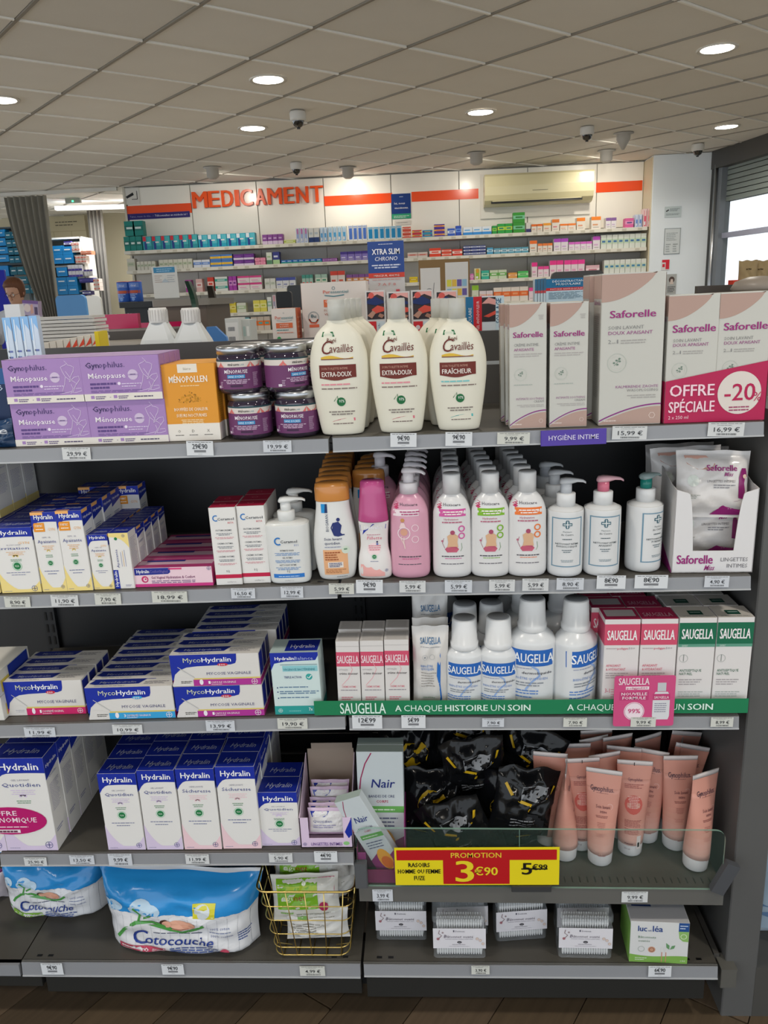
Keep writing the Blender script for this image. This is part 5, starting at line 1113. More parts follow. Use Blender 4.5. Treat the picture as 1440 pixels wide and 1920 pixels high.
q = copy_tree(o); q.location = (.068, .018, z0+.014); q.rotation_euler = (math.radians(8), math.radians(-25), math.radians(-12)); q.scale = (.62, .8, .74); tag(q, 'pale carton leaning to the left out of the magenta tray', 'carton', 'wax strip cartons')
t = tag(empty('carton_tray', (xm, .012, z0)), 'magenta cardboard tray around the leaning pale carton', 'tray'); mb = MB()
mb.prism([(-w/2-.002, 0), (-w/2-.0005, 0), (-w/2-.0005, .09), (-w/2-.002, .09)], 0, .075, '7d2a5e'); mb.obj('side_wall', CARD, t); MB().prism([(w/2+.0005, 0), (w/2+.002, 0), (w/2+.002, .09), (w/2+.0005, .09)], 0, .13, '8d2f72').obj('side_wall', CARD, t)
mb = MB(); mb.box(-w/2, w/2, -.0015, 0, 0, .028, '7a2856'); mb.box(w/2-.02, w/2, -.0015, 0, .028, .07, '8d2f72'); mb.box(-w/2, -w/2+.014, -.0015, 0, .028, .065, '8d2f72'); mb.obj('front_wall', CARD, t)
# black razor bags
def bag(a):
    a.C([(.1, .8), (.2, .66), (.35, .58), (.52, .55)], .045, 'c9a21e'); a.C([(.9, .8), (.86, .7), (.78, .62)], .04, 'c9a21e'); a.R(.34, .6, .78, .8, '8d8f92', 2); a.T('FUZE', .38, .64, .36, .12, '121214', 2, l=5)
    a.P([(.15, .12), (.85, .12), (.8, .4), (.2, .4)], '2b2d30', 1); a.L(.25, .3, .45, .02, '77797c', 3, 2.2, l=3); a.E(.5, .48, .03, 'c9a21e', 2)
def bag2(a):
    a.E(.5, .55, .26, 'b8961c', 1); a.R(.3, .53, .72, .62, '2a2a2a', 2); a.L(.34, .57, .34, .03, '9a9a90', 1, l=3); a.R(.46, .36, .54, .7, '2a2a2a', 2); a.C([(.1, .3), (.2, .2), (.5, .16)], .03, '9a7f1a'); a.L(.25, .1, .5, .02, '55575a', 2, 2, l=3)
bp = [pouch('razor_bag', .125, .135, .05, '121315', bag, GLOSSFILM, 21, .06, 18, .0045, 8), pouch('razor_bag', .115, .14, .055, '101114', bag2, GLOSSFILM, 33, .06, 18, .0045, 8)]
bags = [(1, 806, 1585, .075, 0, -.2, .1, 'with yellow round emblem, front left of the heap'), (0, 880, 1610, .06, .0, .25, -.35, 'lying low in the middle front of the heap'), (0, 978, 1578, .055, .02, -.1, .22, 'with grey lettering panel at the right front'), (0, 900, 1500, .12, .05, .2, -.15, 'with grey lettering panel above the middle'),
        (0, 868, 1450, .15, .09, -.2, .1, 'second from the top of the heap'), (1, 790, 1470, .17, .05, .15, -.2, 'behind the pale cartons'), (0, 975, 1480, .16, .05, .1, .25, 'against the pink tubes'), (1, 832, 1430, .22, .1, .1, .1, 'topmost at the left back'), (0, 930, 1420, .22, .1, -.1, -.1, 'topmost at the right back'),
        (1, 925, 1560, .12, .0, .3, .3, 'half buried in the middle'), (1, 1010, 1600, .10, .0, -.3, -.25, 'squeezed against the tubes at the bottom'), (0, 760, 1420, .25, .1, 0., .0, 'in the dark back left corner')]
for k, (pi, u, v, y, dz, rx_, ry_, lab) in enumerate(bags):
    q = bp[pi] if (k == 1 and pi == 0) or (k == 0 and pi == 1) else copy_tree(bp[pi])
    P = ony(u, v, y); q.location = (P.x, y, min(.475, max(P.z, Z4(P.x)+.013))); q.rotation_euler = (rx_, ry_, rnd.uniform(-.3, .3)); tag(q, f'crumpled black bag {lab}', 'razor bag', 'black razor bags heaped behind the glass')
# teal bag corner behind the glass
P = ony(812, 1612, .05); o = pouch('teal_bag', .09, .05, .03, '1d6070', None, FILM, 4, .06, 12, .002); o.location = (P.x, .022, Z4(P.x)+.002); tag(o, 'dark teal bag lying behind the glass under the black bags', 'bag')
# pink tubes
TP = 'dc9d8c'
def tubeart(a):
    a.T('Gyn', .12, .785, .2, .05, '3f3345', .7, res=2); a.T('ophilus.', .33, .785, .5, .05, '5a4356', 0, res=2); a.L(.3, .765, .36, .006, 'b07a72', 1); a.T('Soin lavant', .3, .62, .46, .032, '7a4a4f', .5); a.T('intime', .44, .575, .22, .03, '7a4a4f', .5); a.O(.74, .64, .1, .02, 'e9bdb2', a0=-60, a1=140)
    a.L(.3, .54, .4, .008, '9a5f5a', 2, 1.7, al='c'); a.L(.36, .47, .28, .007, 'b5756c', 4, 2.3, al='c'); a.L(.3, .36, .36, .006, 'c98a7e', 3, 2.2, al='c'); a.C([(.5, .3), (.46, .24), (.52, .19), (.48, .13)], .012, 'e8b8ab'); a.C([(.56, .3), (.6, .24), (.55, .19), (.58, .13)], .012, 'e8b8ab'); a.L(.44, .13, .3, .008, 'a85a5a', 1)
def tubeback(a):
    a.T('Gynophilus.', .3, .8, .46, .03, '6a4356', .3); a.L(.2, .76, .6, .008, 'a8605c', 3, 2); a.E(.5, .56, .3, 'd2685e', 1); a.L(.3, .64, .4, .008, 'f0cfc4', 8, 2, l=3, al='c'); a.L(.2, .4, .6, .007, 'a8605c', 6, 1.9); a.L(.2, .31, .6, .007, 'a8605c', 5, 1.9); a.R(.68, .1, .84, .24, 'e6dedb', 1); a.R(.72, .12, .8, .17, '2a2628', 2); a.L(.2, .15, .35, .012, '7a4a4f', 1); a.T('250 ml', .2, .09, .22, .018, '6a4356', .4); a.R(.47, .95, .49, .985, '2a2628', 5)
TH = .195*1.0
def tube_(art):
    t = empty('cream_tube'); R_ = .0235; N = 32; w1 = .0325
    def sec(z):
        q = max(0, min(1, (z-.028)/(TH-.036))); e = q**1.1; return R_+(w1-R_)*e, R_*(1-e**1.25)+.0009, 2.0
    def ring(z, o=0.):
        a_, b_, n = sec(z); return [Vector(((a_+o)*math.cos(2*math.pi*i/N), (b_+o)*math.sin(2*math.pi*i/N), z)) for i in range(N)]
    zz = [.026+(TH-.036-.026)*i/12 for i in range(13)]
    mb = MB(); mb.loft([ring(z) for z in zz], [(TP if i > 5 else ['e3b5a8', 'e2b1a3', 'e1ac9d', 'e0a898', 'dea492', 'dda08f'][i]) for i in range(12)]); mb.obj('tube_body', SATIN, t)
    MB().loft([ring(TH-.036), ring(TH-.016), ring(TH-.009, .0002)], TP, caps=False).obj('tube_shoulder', SATIN, t)
    MB().loft([ring(TH-.009), [Vector((p.x, math.copysign(.0009, p.y), TH)) for p in ring(TH-.009)]], 'dfd6d3').obj('crimp', SATIN, t)
    MB().lathe([(.0205, 0), (.0222, .003), (.0233, .026), (.0225, .028), (0, .028)], 'd9d9da', N).obj('cap', PLAS, t)
    mb = MB()
    def mp(X, Z, o):
        a_, b_, n = sec(Z); x = max(-.97*a_, min(.97*a_, X*a_/w1)); return (x, -b_*math.sqrt(1-(x/a_)**2)-o-.0003, Z)
    art(Art(2*w1*.97, TH, mp, mb, 8)); mb.obj('printed_artwork', INK, t); return t
tb = [tube_(tubeart), tube_(tubeback)]; used_ = [0, 0]
tl = [(0, 1130, 1442, -.25, 'front middle of the tube group'), (1, 1188, 1425, -.12, 'front middle, back of tube with round red badge showing'), (0, 1274, 1415, .02, 'right of centre, lettering fully visible'), (0, 1343, 1449, .5, 'front right corner against the glass clip'), (0, 1062, 1436, 1.35, 'front left, seen nearly edge-on'),
      (1, 1089, 1423, .05, 'behind the front left one, back turned'), (0, 1029, 1412, -.15, 'left, beside the black bags'), (0, 1219, 1404, -.35, 'between the badge tube and the lettered one'), (0, 1130, 1413, .25, 'second row middle'), (0, 1297, 1395, -.05, 'second row right'), (0, 1334, 1412, 1.2, 'right side, seen nearly edge-on'),
      (0, 1168, 1400, -.2, 'second row, leaning over the badge tube'), (0, 1074, 1395, .05, 'third row left'), (0, 1111, 1383, .35, 'third row middle left'), (0, 1154, 1380, .3, 'third row middle'), (0, 1214, 1378, .45, 'third row right'), (0, 1024, 1386, -1.0, 'third row, seen edge-on at left'), (0, 1290, 1374, .2, 'back row right'), (0, 1114, 1370, .1, 'back row middle'), (0, 968, 1362, .0, 'back left, beside the upturned clear-capped one')]
pos_ = []
for k_, u, v, rz_, lab in tl:
    q = copy_tree(tb[k_]) if used_[k_] else tb[k_]; used_[k_] = 1
    z1 = Z4(.4)+TH; P = onz(u, v, z1); x, y = P.x, P.y
    for _ in range(30):                                  # keep round bases apart
        for (a_, b_) in pos_:
            dx_, dy_ = x-a_, y-b_; L = math.hypot(dx_, dy_)
            if 1e-6 < L < .046: x += dx_/L*(.0465-L)*.5; y += dy_/L*(.0465-L)
    y = max(.03, min(.30, y)); x = min(x, .612) if u != 1343 else .630; pos_.append((x, y))
    q.location = (x, y, Z4(x)+.0005); q.rotation_euler.z = rz_
    q.rotation_euler.y = (P.x-x)/TH*1.; q.rotation_euler.x = -(P.y-y)/TH
    if u == 1343: q.rotation_euler.y = .05; q.rotation_euler.x = 0
    q.location.z += .0235*(abs(q.rotation_euler.x)+abs(q.rotation_euler.y))
    tag(q, f'salmon pink tube, {lab}', 'tube', 'salmon pink tubes behind the glass')
q = copy_tree(tb[0]); z1 = Z4(.25)+.17; P = onz(995, 1378, z1); q.location = (P.x, P.y, Z4(.25)+TH+.001); q.rotation_euler = (math.pi-.02, -.1, 0); tag(q, 'salmon pink tube standing upside down with its cap upwards', 'tube', 'salmon pink tubes behind the glass')
# ================================================================== BOTTOM SHELF
def coto(c1, big):
    def f(a):
        N = 16; a.W([(i/N, .5) for i in range(N+1)], [(i/N, .565) for i in range(N+1)], 'e2e3e6', 1)
        for i in range(17): a.E(i/16, .56, .033, 'e2e3e6', 1, ry=.035, seg=10)
        for i in range(1, 17): a.R(i/16-.0305, .02, i/16-.029, .55, 'a9adb5', 2)
        for cx, cy, r in ((.12, .66, .05), (.06, .63, .05), (.3, .68, .07), (.36, .64, .06), (.26, .64, .05)): a.E(cx, cy, r, 'b9d3e6', 1, ry=r*1.3)
        a.C([(.1, .22), (.16, .36), (.25, .48), (.36, .5), (.46, .42), (.55, .36), (.64, .4), (.7, .48)], .022, '4f9a4a', 3); a.C([(.27, .5), (.29, .6), (.25, .68)], .016, '4f9a4a', 3); a.C([(.3, .54), (.36, .6)], .014, '4f9a4a', 3); a.P([(.33, .46), (.45, .46), (.55, .36), (.47, .38)], '4f9a4a', 3)
        a.E(.44, .49, .03, '4a2f28', 4, ry=.045); a.E(.455, .475, .032, 'e3ab92', 5, ry=.045); a.E(.54, .475, .075, 'e3ab92', 4, ry=.055); a.E(.6, .47, .045, 'dda288', 5, ry=.05); a.C([(.49, .42), (.55, .41), (.6, .43)], .008, 'b97a66', 6)
        a.T('C', .2, .16, .1, .2, '27408f', .8, it=.2, res=3, l=4); a.T('otocouche', .29, .18, .46, .12, '27408f', .8, it=.25, res=3, l=4)
        a.L(.36, .345, .32, .012, '55607a', 1, l=3); a.R(.1, .045, .43, .135, c1, 4); a.T('30', .25, .055, .06, .055, 'f0e8e8', .6, l=5); a.L(.12, .1, .1, .02, 'f0e8e8', 2, 1.8, l=5); a.L(.33, .085, .09, .018, 'f0e8e8', 2, 1.8, l=5)
        a.L(.46, .12, .32, .02, '4a5f9a', 4, 1.5, l=3); a.T('100% coton', .74, .4, .12, .03, '4a5f9a', .4); a.T('100% cotton', .74, .3, .14, .03, '4a5f9a', .4); a.L(.73, .36, .14, .012, '7a8ab0', 1, l=3)
        if big: a.R(.63, .57, .77, .76, 'd9d23a', 2); a.E(.69, .66, .05, 'd5dde0', 3); a.E(.82, .09, .03, 'd0506a', 4, ry=.055); a.L(.905, .3, .07, .02, '4a5f9a', 4, 1.8)
    return f
def floorpack(n, uL, uR, vBL, vBR, vT, d, art, seed, up=None, nm='nappy_pack', **k):
    P0, P1 = shelfpt(n, uL, vBL), shelfpt(n, uR, vBR); c = (P0+P1)/2; w = (P1-P0).length; h = zat(c, vT)-c.z
    if up: h = min(h, up)
    o = pouch(nm, w, h, d, lambda u, v: '2a8fd4' if .57 < v < .96 else 'e2e3e6', art, FILM, seed, .04, 24, .0024, 14, sit=True, flare=.13, **k); rz = math.atan2(P1.y-P0.y, P1.x-P0.x)
    o.location = (c.x, c.y+.0, c.z+.001); o.rotation_euler.z = rz; return o, c, w, h
big = coto('d0506a', 1)
def sky(f):
    def g(a):
        N = 16
        f(a)
    return g
o, c, w, h = floorpack(5, 196, 474, 1787, 1800, 1640, .12, sky(big), 8, .158); o.location.y += .0
tag(o, 'large blue and white cotton nappy insert pack with red label at front', 'nappy pack')
o.children[0].name = 'printed_artwork'
o2, c2, w2, h2 = floorpack(5, 5, 186, 1722, 1726, 1628, .10, sky(coto('8cc04a', 0)), 12, .14); o2.scale = (1.0, 1, 1.); tag(o2, 'blue and white cotton nappy insert pack with green label at left', 'nappy pack')
P = shelfpt(5, 10, 1690); o = pouch('pad_pack', .07, .07, .05, 'c9c2ca', lambda a: a.P([(.5, .7), (1, .6), (1, 1), (.4, 1)], '6a2a5e', 1), FILM, 3); o.location = (P.x-.035, P.y-.01, P.z); tag(o, 'white and plum pack cut off by the left edge on the bottom shelf', 'pad pack')
# brass wire basket
P0, P1 = shelfpt(5, 516, 1801), shelfpt(5, 655, 1800); bz = P0.z+.0035; y0 = (P0.y+P1.y)/2+.004; y1 = y0+.15; xm = (P0.x+P1.x)/2; wb2 = (P1.x-P0.x)/2
T0, T1 = ony(478, 1674, y0-.012), ony(663, 1672, y0-.012); tz = (T0.z+T1.z)/2; wt2 = (T1.x-T0.x)/2; xt = (T0.x+T1.x)/2
bk = tag(empty('wire_basket', (xm, (y0+y1)/2, bz)), 'brass coloured wire basket full of wipes packs', 'basket')
def loop(q, r=.02, k=5):
    """rounded rectangle of the basket at height fraction q"""
    hw = wb2+(wt2-wb2)*q; cx = xm+(xt-xm)*q; a0, a1 = y0-.012*q, y1+.012*q; z = bz+(tz-bz)*q; out = []
    for sx, sy, st in ((1, -1, -90), (1, 1, 0), (-1, 1, 90), (-1, -1, 180)):
        for i in range(k+1):
            a = math.radians(st+90*i/k); out.append((cx+sx*(hw-r)+r*math.cos(a)-xm, (a1-r if sy > 0 else a0+r)+r*math.sin(a)-(y0+y1)/2, z-bz))
    return out
for q, r in ((1, .0021), (.78, .0011), (.57, .0011), (.36, .0011), (.15, .0012), (0.03, .0014)):
    MB().tube(loop(q), r, 'd8bd72', 6, True).obj('rim_wire' if q == 1 else 'hoop_wire', GOLD, bk)
def at(q, sx, fy):
    hw = wb2+(wt2-wb2)*q; cx = xm+(xt-xm)*q; a0, a1 = y0-.012*q, y1+.012*q; return (cx+hw*sx-xm, a0+(a1-a0)*fy-(y0+y1)/2, bz+(tz-bz)*q-bz)
for sx in (-.78, -.39, 0, .39, .78):
    MB().tube([at(1, sx, 0), at(.5, sx, 0), at(.03, sx, 0), (at(0, sx, 0)[0], at(0, sx, .03)[1], -.0025), (at(0, sx, .5)[0], 0, -.0025), (at(0, sx, 1)[0], at(0, sx, .97)[1], -.0025), at(.03, sx, 1), at(1, sx, 1)], .0011, 'd8bd72', 5).obj('upright_wire', GOLD, bk)
for fy in (.2, .5, .8):
    for s in (-1, 1): MB().tube([at(1, s, fy), at(.5, s, fy), at(.03, s, fy), at(.0, s*.6, fy)], .0011, 'd8bd72', 5).obj('side_wire', GOLD, bk)
def agi(a):
    a.R(.08, .3, .7, .92, '7db52a', 1); a.P([(.7, .3), (.78, .3), (.95, .55), (.95, .92), (.7, .92)], 'a8164e', 1); a.R(.08, .68, .7, .8, 'a9c42a', 2); a.T('agi', .16, .5, .16, .12, 'dfe9c0', .5, l=3, res=2); a.T('net', .34, .5, .18, .12, 'a0502a', .5, l=3, res=2); a.E(.78, .34, .07, 'b0305a', 3); a.L(.12, .2, .2, .05, '8cbf6a', 1); a.L(.36, .16, .5, .03, '9a9a8f', 2, 1.8); a.E(.5, .84, .03, 'e0e6d0', 3)
def plainw(a):
    a.L(.1, .6, .55, .03, '8a8a84', 5, 2.2); a.R(.2, .75, .36, .85, '8cbf6a', 1); a.L(.4, .8, .4, .02, '9a9a8f', 1)
ag = pouch('wipes_packet', .135, .09, .034, 'd9d8d0', agi, FILM, 14, .06, 18, .0014); pw_ = pouch('wipes_packet', .125, .06, .034, 'dddcd8', plainw, FILM, 18, .08, 16, .002)
cy = (y0+y1)/2
for src, x, y, z, rot, lab in ((ag, xm-.012, y0+.03, bz+.050, (-.25, -.06, 0), 'green and magenta wipes packet at the front of the brass basket'), (ag, xm-.015, y0+.075, bz+.085, (-.1, .02, 0), 'green and magenta wipes packet sticking up at the basket back'),
      (pw_, xm+.008, y0+.022, bz+.012, (-.2, -.05, 0), 'white wipes packet lying low in the basket front'), (pw_, xm+.022, y0+.07, bz+.155, (0, 1.48, .35), 'white wipes packet standing on end at the basket right'),
      (pw_, xm+.03, y0+.1, bz+.03, (.2, -.2, .3), 'white wipes packet at the basket back, half hidden'), (pw_, xm-.03, y0+.11, bz+.02, (.1, .25, -.2), 'white wipes packet at the basket bottom left')):
    q = src if 'category' not in src.keys() else copy_tree(src); q.location = (x, y, z); q.rotation_euler = rot; tag(q, lab, 'wipes packet', 'wipes packets in the brass basket')
# folded corner hanging through the basket front
mb = MB(); mb.add([(xm-.042, y0-.008, bz+.062), (xm+.028, y0-.012, bz+.052), (xm-.03, y0-.014, bz-.006), (xm-.022, y0-.010, bz+.05), (xm-.005, y0-.017, bz+.035)], [(0, 4, 1), (0, 3, 4), (0, 2, 4), (2, 1, 4)], 'd2d2ce')
# cotton bud boxes
PL = mat('case_plastic', .12, col='c9cfd4', alpha=.13, spec=.7)
def budbox(w=.098, h=.092, d=.042):
    t = empty('cotton_bud_box'); mb = MB()
    mb.cbox(-w/2, w/2, 0, d, 0, h, 'c9ced2', .004); mb.obj('clear_case', PL, t)
    mb = MB(); mb.cbox(-w/2-.0015, w/2+.0015, -.0015, d+.0015, h-.012, h+.001, 'c9ced2', .004); mb.obj('hinged_lid', PL, t)
    mb = MB(); n = 19
    for r_ in range(3):
        for i in range(n):
            x = (i-(n-1)/2)*(w-.012)/n*1.0+(r_ % 2)*.002; y = .006+r_*.009
            mb.lathe([(0, .003), (.0015, .004), (.0024, .009), (.0022, .015), (.0009, .0185), (.0009, h-.0265), (.0022, h-.023), (.0024, h-.017), (.0015, h-.0115), (0, h-.0105)], 'dedfdf', 6, cx=x, cy=y, caps=False)
    b = mb.obj('cotton_buds', PAPER, t); b['kind'] = 'stuff'
    mb = MB(); mb.add([(-w/2-.0006, -.0006, .022), (w/2+.0006, -.0006, .022), (w/2+.0006, -.0006, h*.72), (-w/2-.0006, -.0006, h*.72), (w/2+.0006, d, .022), (w/2+.0006, d, h*.72)], [(0, 1, 2, 3), (1, 4, 5, 2)], 'dbd9de')
    lb = mb.obj('paper_sleeve', PAPER, t); mb = MB(); a = Art(w, h, lambda X, Z, o: (X, -.0008-o, Z), mb)
    a.T('Soinea', .42, .64, .18, .035, '6a6a78', .5); a.R(.38, .635, .405, .68, '5a5a68', 1); a.T('B', .2, .5, .055, .07, '6a6272', 0, it=.2); a.T('âtonnet ouaté', .26, .5, .5, .055, '6a6272', 0, it=.25); a.L(.22, .46, .54, .012, 'a8a4ae', 1); a.E(.5, .39, .045, '2f2b33', 1, ry=.028); a.T('200', .5, .382, .05, .02, 'd0d0d4', .5, 'c', l=4); a.L(.36, .33, .26, .014, '8f8b96', 1, al='c'); a.L(.3, .29, .4, .01, 'a8a4ae', 1, al='c')
    a.C([(.12, .68), (.1, .6), (.16, .55), (.08, .45)], .012, '7a5a5e'); a.E(.09, .47, .03, 'a8727a', 2, seg=8); a.E(.18, .62, .02, '9a8a8e', 2, seg=8)
    for x, y in ((.84, .48), (.9, .44), (.95, .36)): a.E(x, y, .028, 'd9c8be', 2, seg=10); a.O(x, y, .03, .005, 'b39a90', 3, seg=10)
    mb.obj('printed_artwork', INK, lb); return t
bb_ = budbox(); fst = True
for u, v, rz_, sx, lab in ((753, 1763, .0, 1., 'back row, leftmost'), (862, 1797, .0, 1., 'front row, left one'), (978, 1763, .1, 1., 'back row, middle'), (1097, 1797, -.02, 1., 'front row, right one'), (868, 1755, .05, 1, 'directly behind the left front one'), (1092, 1757, .02, 1, 'directly behind the right front one')):
    q = bb_ if fst else copy_tree(bb_); fst = False; P = shelfpt(5, u, v); q.location = P+Vector((0, 0, .0008)); q.rotation_euler = (-.03, 0, rz_); tag(q, f'clear box of cotton buds with white sleeve, {lab}', 'cotton bud box', 'clear cotton bud boxes')
def luc(a):
    N = 10; a.W([(i/N, 0) for i in range(N+1)], [(i/N, .2-.03*math.sin(i/N*5)+(-.05*i/N)) for i in range(N+1)], '7fae52', 1); a.T('luc', .13, .77, .15, .13, '2f4a8a', 1.2, res=2); a.T('et', .3, .77, .06, .05, '2f4a8a', .5); a.T('léa', .38, .77, .17, .14, '2f4a8a', 1.2, res=2)
    a.T('Bâtonnets', .14, .6, .3, .055, '6a8a72', .3); a.T('ouatés', .14, .51, .2, .05, '6a8a72', .3); a.R(.82, .79, .995, 1., '274f8f', 1); a.L(.84, .92, .13, .03, 'c9d6ea', 2, 2, l=3); a.P([(.82, .79), (.995, .79), (.995, .54), (.9, .55), (.84, .62)], '8fb96a', 1); a.O(.91, .67, .055, .012, 'd5e4c4', 2)
    a.O(.2, .33, .06, .012, 'b0b8b2'); a.E(.38, .32, .065, 'c99a80', 1); a.O(.38, .32, .045, .01, '8a5a48', 2); a.P([(.62, .5), (.68, .44), (.68, .34), (.63, .38)], '6a9a6a', 2); a.P([(.69, .34), (.72, .43), (.78, .45), (.76, .37)], '6a9a6a', 2)
    for x in (.55, .62): a.R(x, .02, x+.014, .3, 'c98a72', 2); a.E(x+.007, .33, .02, 'dadbd8', 3, ry=.06)
    a.L(.1, .1, .2, .025, 'c9dcb8', 2, 1.8, l=3); a.T('100', .88, .05, .08, .04, 'dfe9d4', .5)
P0, P1 = shelfpt(5, 1179, 1803), shelfpt(5, 1288, 1808); c = (P0+P1)/2; w = (P1-P0).length; h = zat(c, 1730)-c.z
o = carton('cotton_bud_carton', w, h, .085, 'd9dad9', luc, lambda a: (a.R(.08, .45, .42, .7, '2a3f6e', 1), a.L(.45, .6, .3, .04, '8a8c90', 1), a.O(.85, .65, .05, .01, '55575a')), None, topcol='b3b3b6', lside=lambda a: a.R(0, 0, 1, .95, '7fae52', 1)); o.location = c+Vector((0, 0, .0004)); o.rotation_euler.z = math.atan2(P1.y-P0.y, P1.x-P0.x); tag(o, 'white and green cotton bud carton at the right end of the bottom shelf', 'carton')
# ================================================================== PRICE LABELS
tags = [(118, 171, 839, 862, '29,99 €', 'below the lilac cartons'), (351, 401, 827, 854, '29€90', 'below the yellow carton'), (494, 547, 826, 848, '19,99 €', 'below the purple-labelled jars'), (732, 781, 812, 838, '9€90', 'below the middle milky bottle'), (835, 885, 810, 836, '9€90', 'below the milky bottle with turquoise detail'),
 (932, 993, 811, 833, '9,99 €', 'left of the purple sign'), (1147, 1212, 799, 824, '15,99 €', 'right of the purple sign'), (1326, 1394, 792, 818, '16,99 €', 'below the twin pack'),
 (10, 58, 1119, 1139, '8,90 €', 'at the left end of the second shelf'), (97, 148, 1116, 1137, '11,90 €', 'below the orange-tabbed cartons'), (179, 228, 1113, 1134, '7,90 €', 'below the small yellow-based carton'), (286, 352, 1109, 1130, '18,99 €', 'below the flat pink cartons'), (434, 479, 1103, 1122, '16,50 €', 'below the crimson-topped cartons'), (527, 569, 1100, 1121, '12,99 €', 'below the blue-banded pump bottle'),
 (617, 664, 1094, 1114, '5,99 €', 'below the orange-capped bottle'), (668, 718, 1087, 1112, '9€90', 'below the magenta-capped bottle'), (749, 798, 1089, 1111, '5,99 €', 'below the pink pump bottle'), (834, 885, 1088, 1111, '5,99 €', 'below the magenta-banded bottle'), (917, 965, 1087, 1109, '5,99 €', 'below the green-banded bottle'), (979, 1028, 1085, 1108, '5,99 €', 'below the orange-banded bottle'),
 (1043, 1094, 1084, 1106, '8,90 €', 'below the grey pump bottle'), (1118, 1172, 1079, 1104, '8€90', 'below the pink-pumped pharmacy bottle'), (1189, 1251, 1078, 1103, '8€90', 'below the green-pumped pharmacy bottle'), (1320, 1366, 1080, 1101, '4,90 €', 'below the white wipes tray'),
 (47, 105, 1364, 1382, '11,99 €', 'below the red-banded carton'), (212, 268, 1359, 1377, '10,99 €', 'below the blue-banded carton'), (387, 441, 1351, 1371, '13,99 €', 'below the purple-banded cartons'), (521, 577, 1347, 1367, '19,90 €', 'below the turquoise carton'), (661, 717, 1341, 1366, '12€99', 'at the left end of the right bay'), (753, 798, 1341, 1365, '5€99', 'below the white wipes sachet'),
 (904, 945, 1347, 1363, '7,90 €', 'below the small blue-panelled bottles'), (1056, 1100, 1346, 1363, '7,90 €', 'below the large blue-panelled bottle'), (1182, 1229, 1345, 1363, '9,99 €', 'stuck on the pink rounded card'), (1332, 1374, 1345, 1363, '8,99 €', 'below the green-panelled cartons'),
 (47, 89, 1608, 1624, '25,90 €', 'below the large blue-topped carton'), (132, 178, 1604, 1621, '13,50 €', 'on the fourth shelf below the empty gap'), (205, 249, 1601, 1623, '9,99 €', 'below the lilac-based cartons'), (349, 393, 1602, 1620, '11,99 €', 'below the pink-based cartons'), (505, 549, 1600, 1617, '5,90 €', 'below the short blue-topped carton'), (590, 633, 1596, 1616, '4€90', 'below the lilac display'),
 (699, 737, 1668, 1690, '3,99 €', 'below the magenta tray'), (1165, 1214, 1672, 1692, '9,99 €', 'below the salmon tubes'), (80, 120, 1806, 1827, '9€90', 'at the left of the bottom shelf'), (305, 346, 1808, 1827, '9€90', 'below the large nappy pack'), (563, 610, 1812, 1830, '4,99 €', 'below the brass basket'), (884, 918, 1811, 1827, '3,90 €', 'below the cotton bud boxes'), (1215, 1258, 1811, 1831, '6€90', 'below the white and green carton')]
for u0, u1, v0, v1, s, lab in tags:
    um = (u0+u1)/2; y = -.0052 if not (650 < um and 1660 < v0 < 1700) else .0015
    if lab.startswith('stuck'): y = -.0078
    P0, P1 = ony(u0, v1, y), ony(u1, v1, y); h = zat((P0+P1)/2, v0)-(P0.z+P1.z)/2; w = P1.x-P0.x; A_ = '€' in s[:-1]
    if A_: y -= .0006
    base = 'd9dcdf' if A_ else rnd.choice(['cfd0c8', 'd2d4d4', 'ccd0d6']); c = (P0+P1)/2
    o = MB().box(-w/2, w/2, 0, .0004, 0, h, base).obj('price_label', PAPER, None, (c.x, y, c.z)); o.rotation_euler.y = -math.atan2(P1.z-P0.z, w); tag(o, f'white price label reading {s} {lab}', 'price label')
    mb = MB(); a = Art(w, h, flat, mb); a.L(.07, .9, .86, .045, '6a6a68', 1, l=1)
    if A_: a.T(s, .5, .47, .56 if len(s) > 4 else .46, .33, '3a3c40', 1.2, 'c', res=2, l=2); a.R(.28, .22, .72, .38, '7a7c80', 1); a.R(.42, .1, .58, .12, '9a9a9a', 1)
    else:
        a.L(.25, .78, .4, .035, '7a7a78', 1, l=1); a.T(s, .52, .33, .11*len(s)-.06, .31, '3c3e42', .5, 'c', res=2, l=2); r_ = random.Random(u0)
        x = .25
        while x < .8: q = r_.uniform(.006, .02); a.R(x, .08, x+q, .22, '55575a', 1); x += q+r_.uniform(.008, .02)
    mb.obj('printed_text', INK, o)
P0, P1 = ony(1014, 837, -.009), ony(1137, 832, -.009); h = zat((P0+P1)/2, 805.5)-(P0.z+P1.z)/2; w = P1.x-P0.x; c = (P0+P1)/2
o = MB().cbox(-w/2, w/2, 0, .003, 0, h, '4a2f9e', .0008).obj('shelf_sign', PLAS, None, (c.x, -.009, c.z)); o.rotation_euler.y = -math.atan2(P1.z-P0.z, w); tag(o, 'purple sign reading HYGIÈNE INTIME on the top shelf edge', 'sign')
mb = MB(); a = Art(w, h, flat, mb); a.T('HYGIÈNE INTIME', .5, .36, .76, .3, 'd5cdea', .6, 'c', res=2); mb.obj('printed_text', INK, o)
# level everything that stands on the slightly out-of-true shelves
for o in list(COL.objects):
    if o.parent is None and o.get('category') and 0 < o.location.y < YB and abs(o.location.x) < .68 and o.get('category') not in ('shelving', 'price label', 'sign', 'shelf card', 'shelf strip', 'price card'):
        for n in SURF:
            dz = o.location.z - sz(n, o.location.x)
            if -.002 < dz < .12 and (n != 4 or dz < .12):
                a, b, c_, d_ = SURF[n]; sl = (b-a)/.8 if o.location.x < 0 else (d_-c_)/.8
                if abs(o.rotation_euler.x) < .3 and o.rotation_euler.z == o.rotation_euler.z: o.rotation_euler.y -= math.atan(sl); o.location.z += .0005
                break
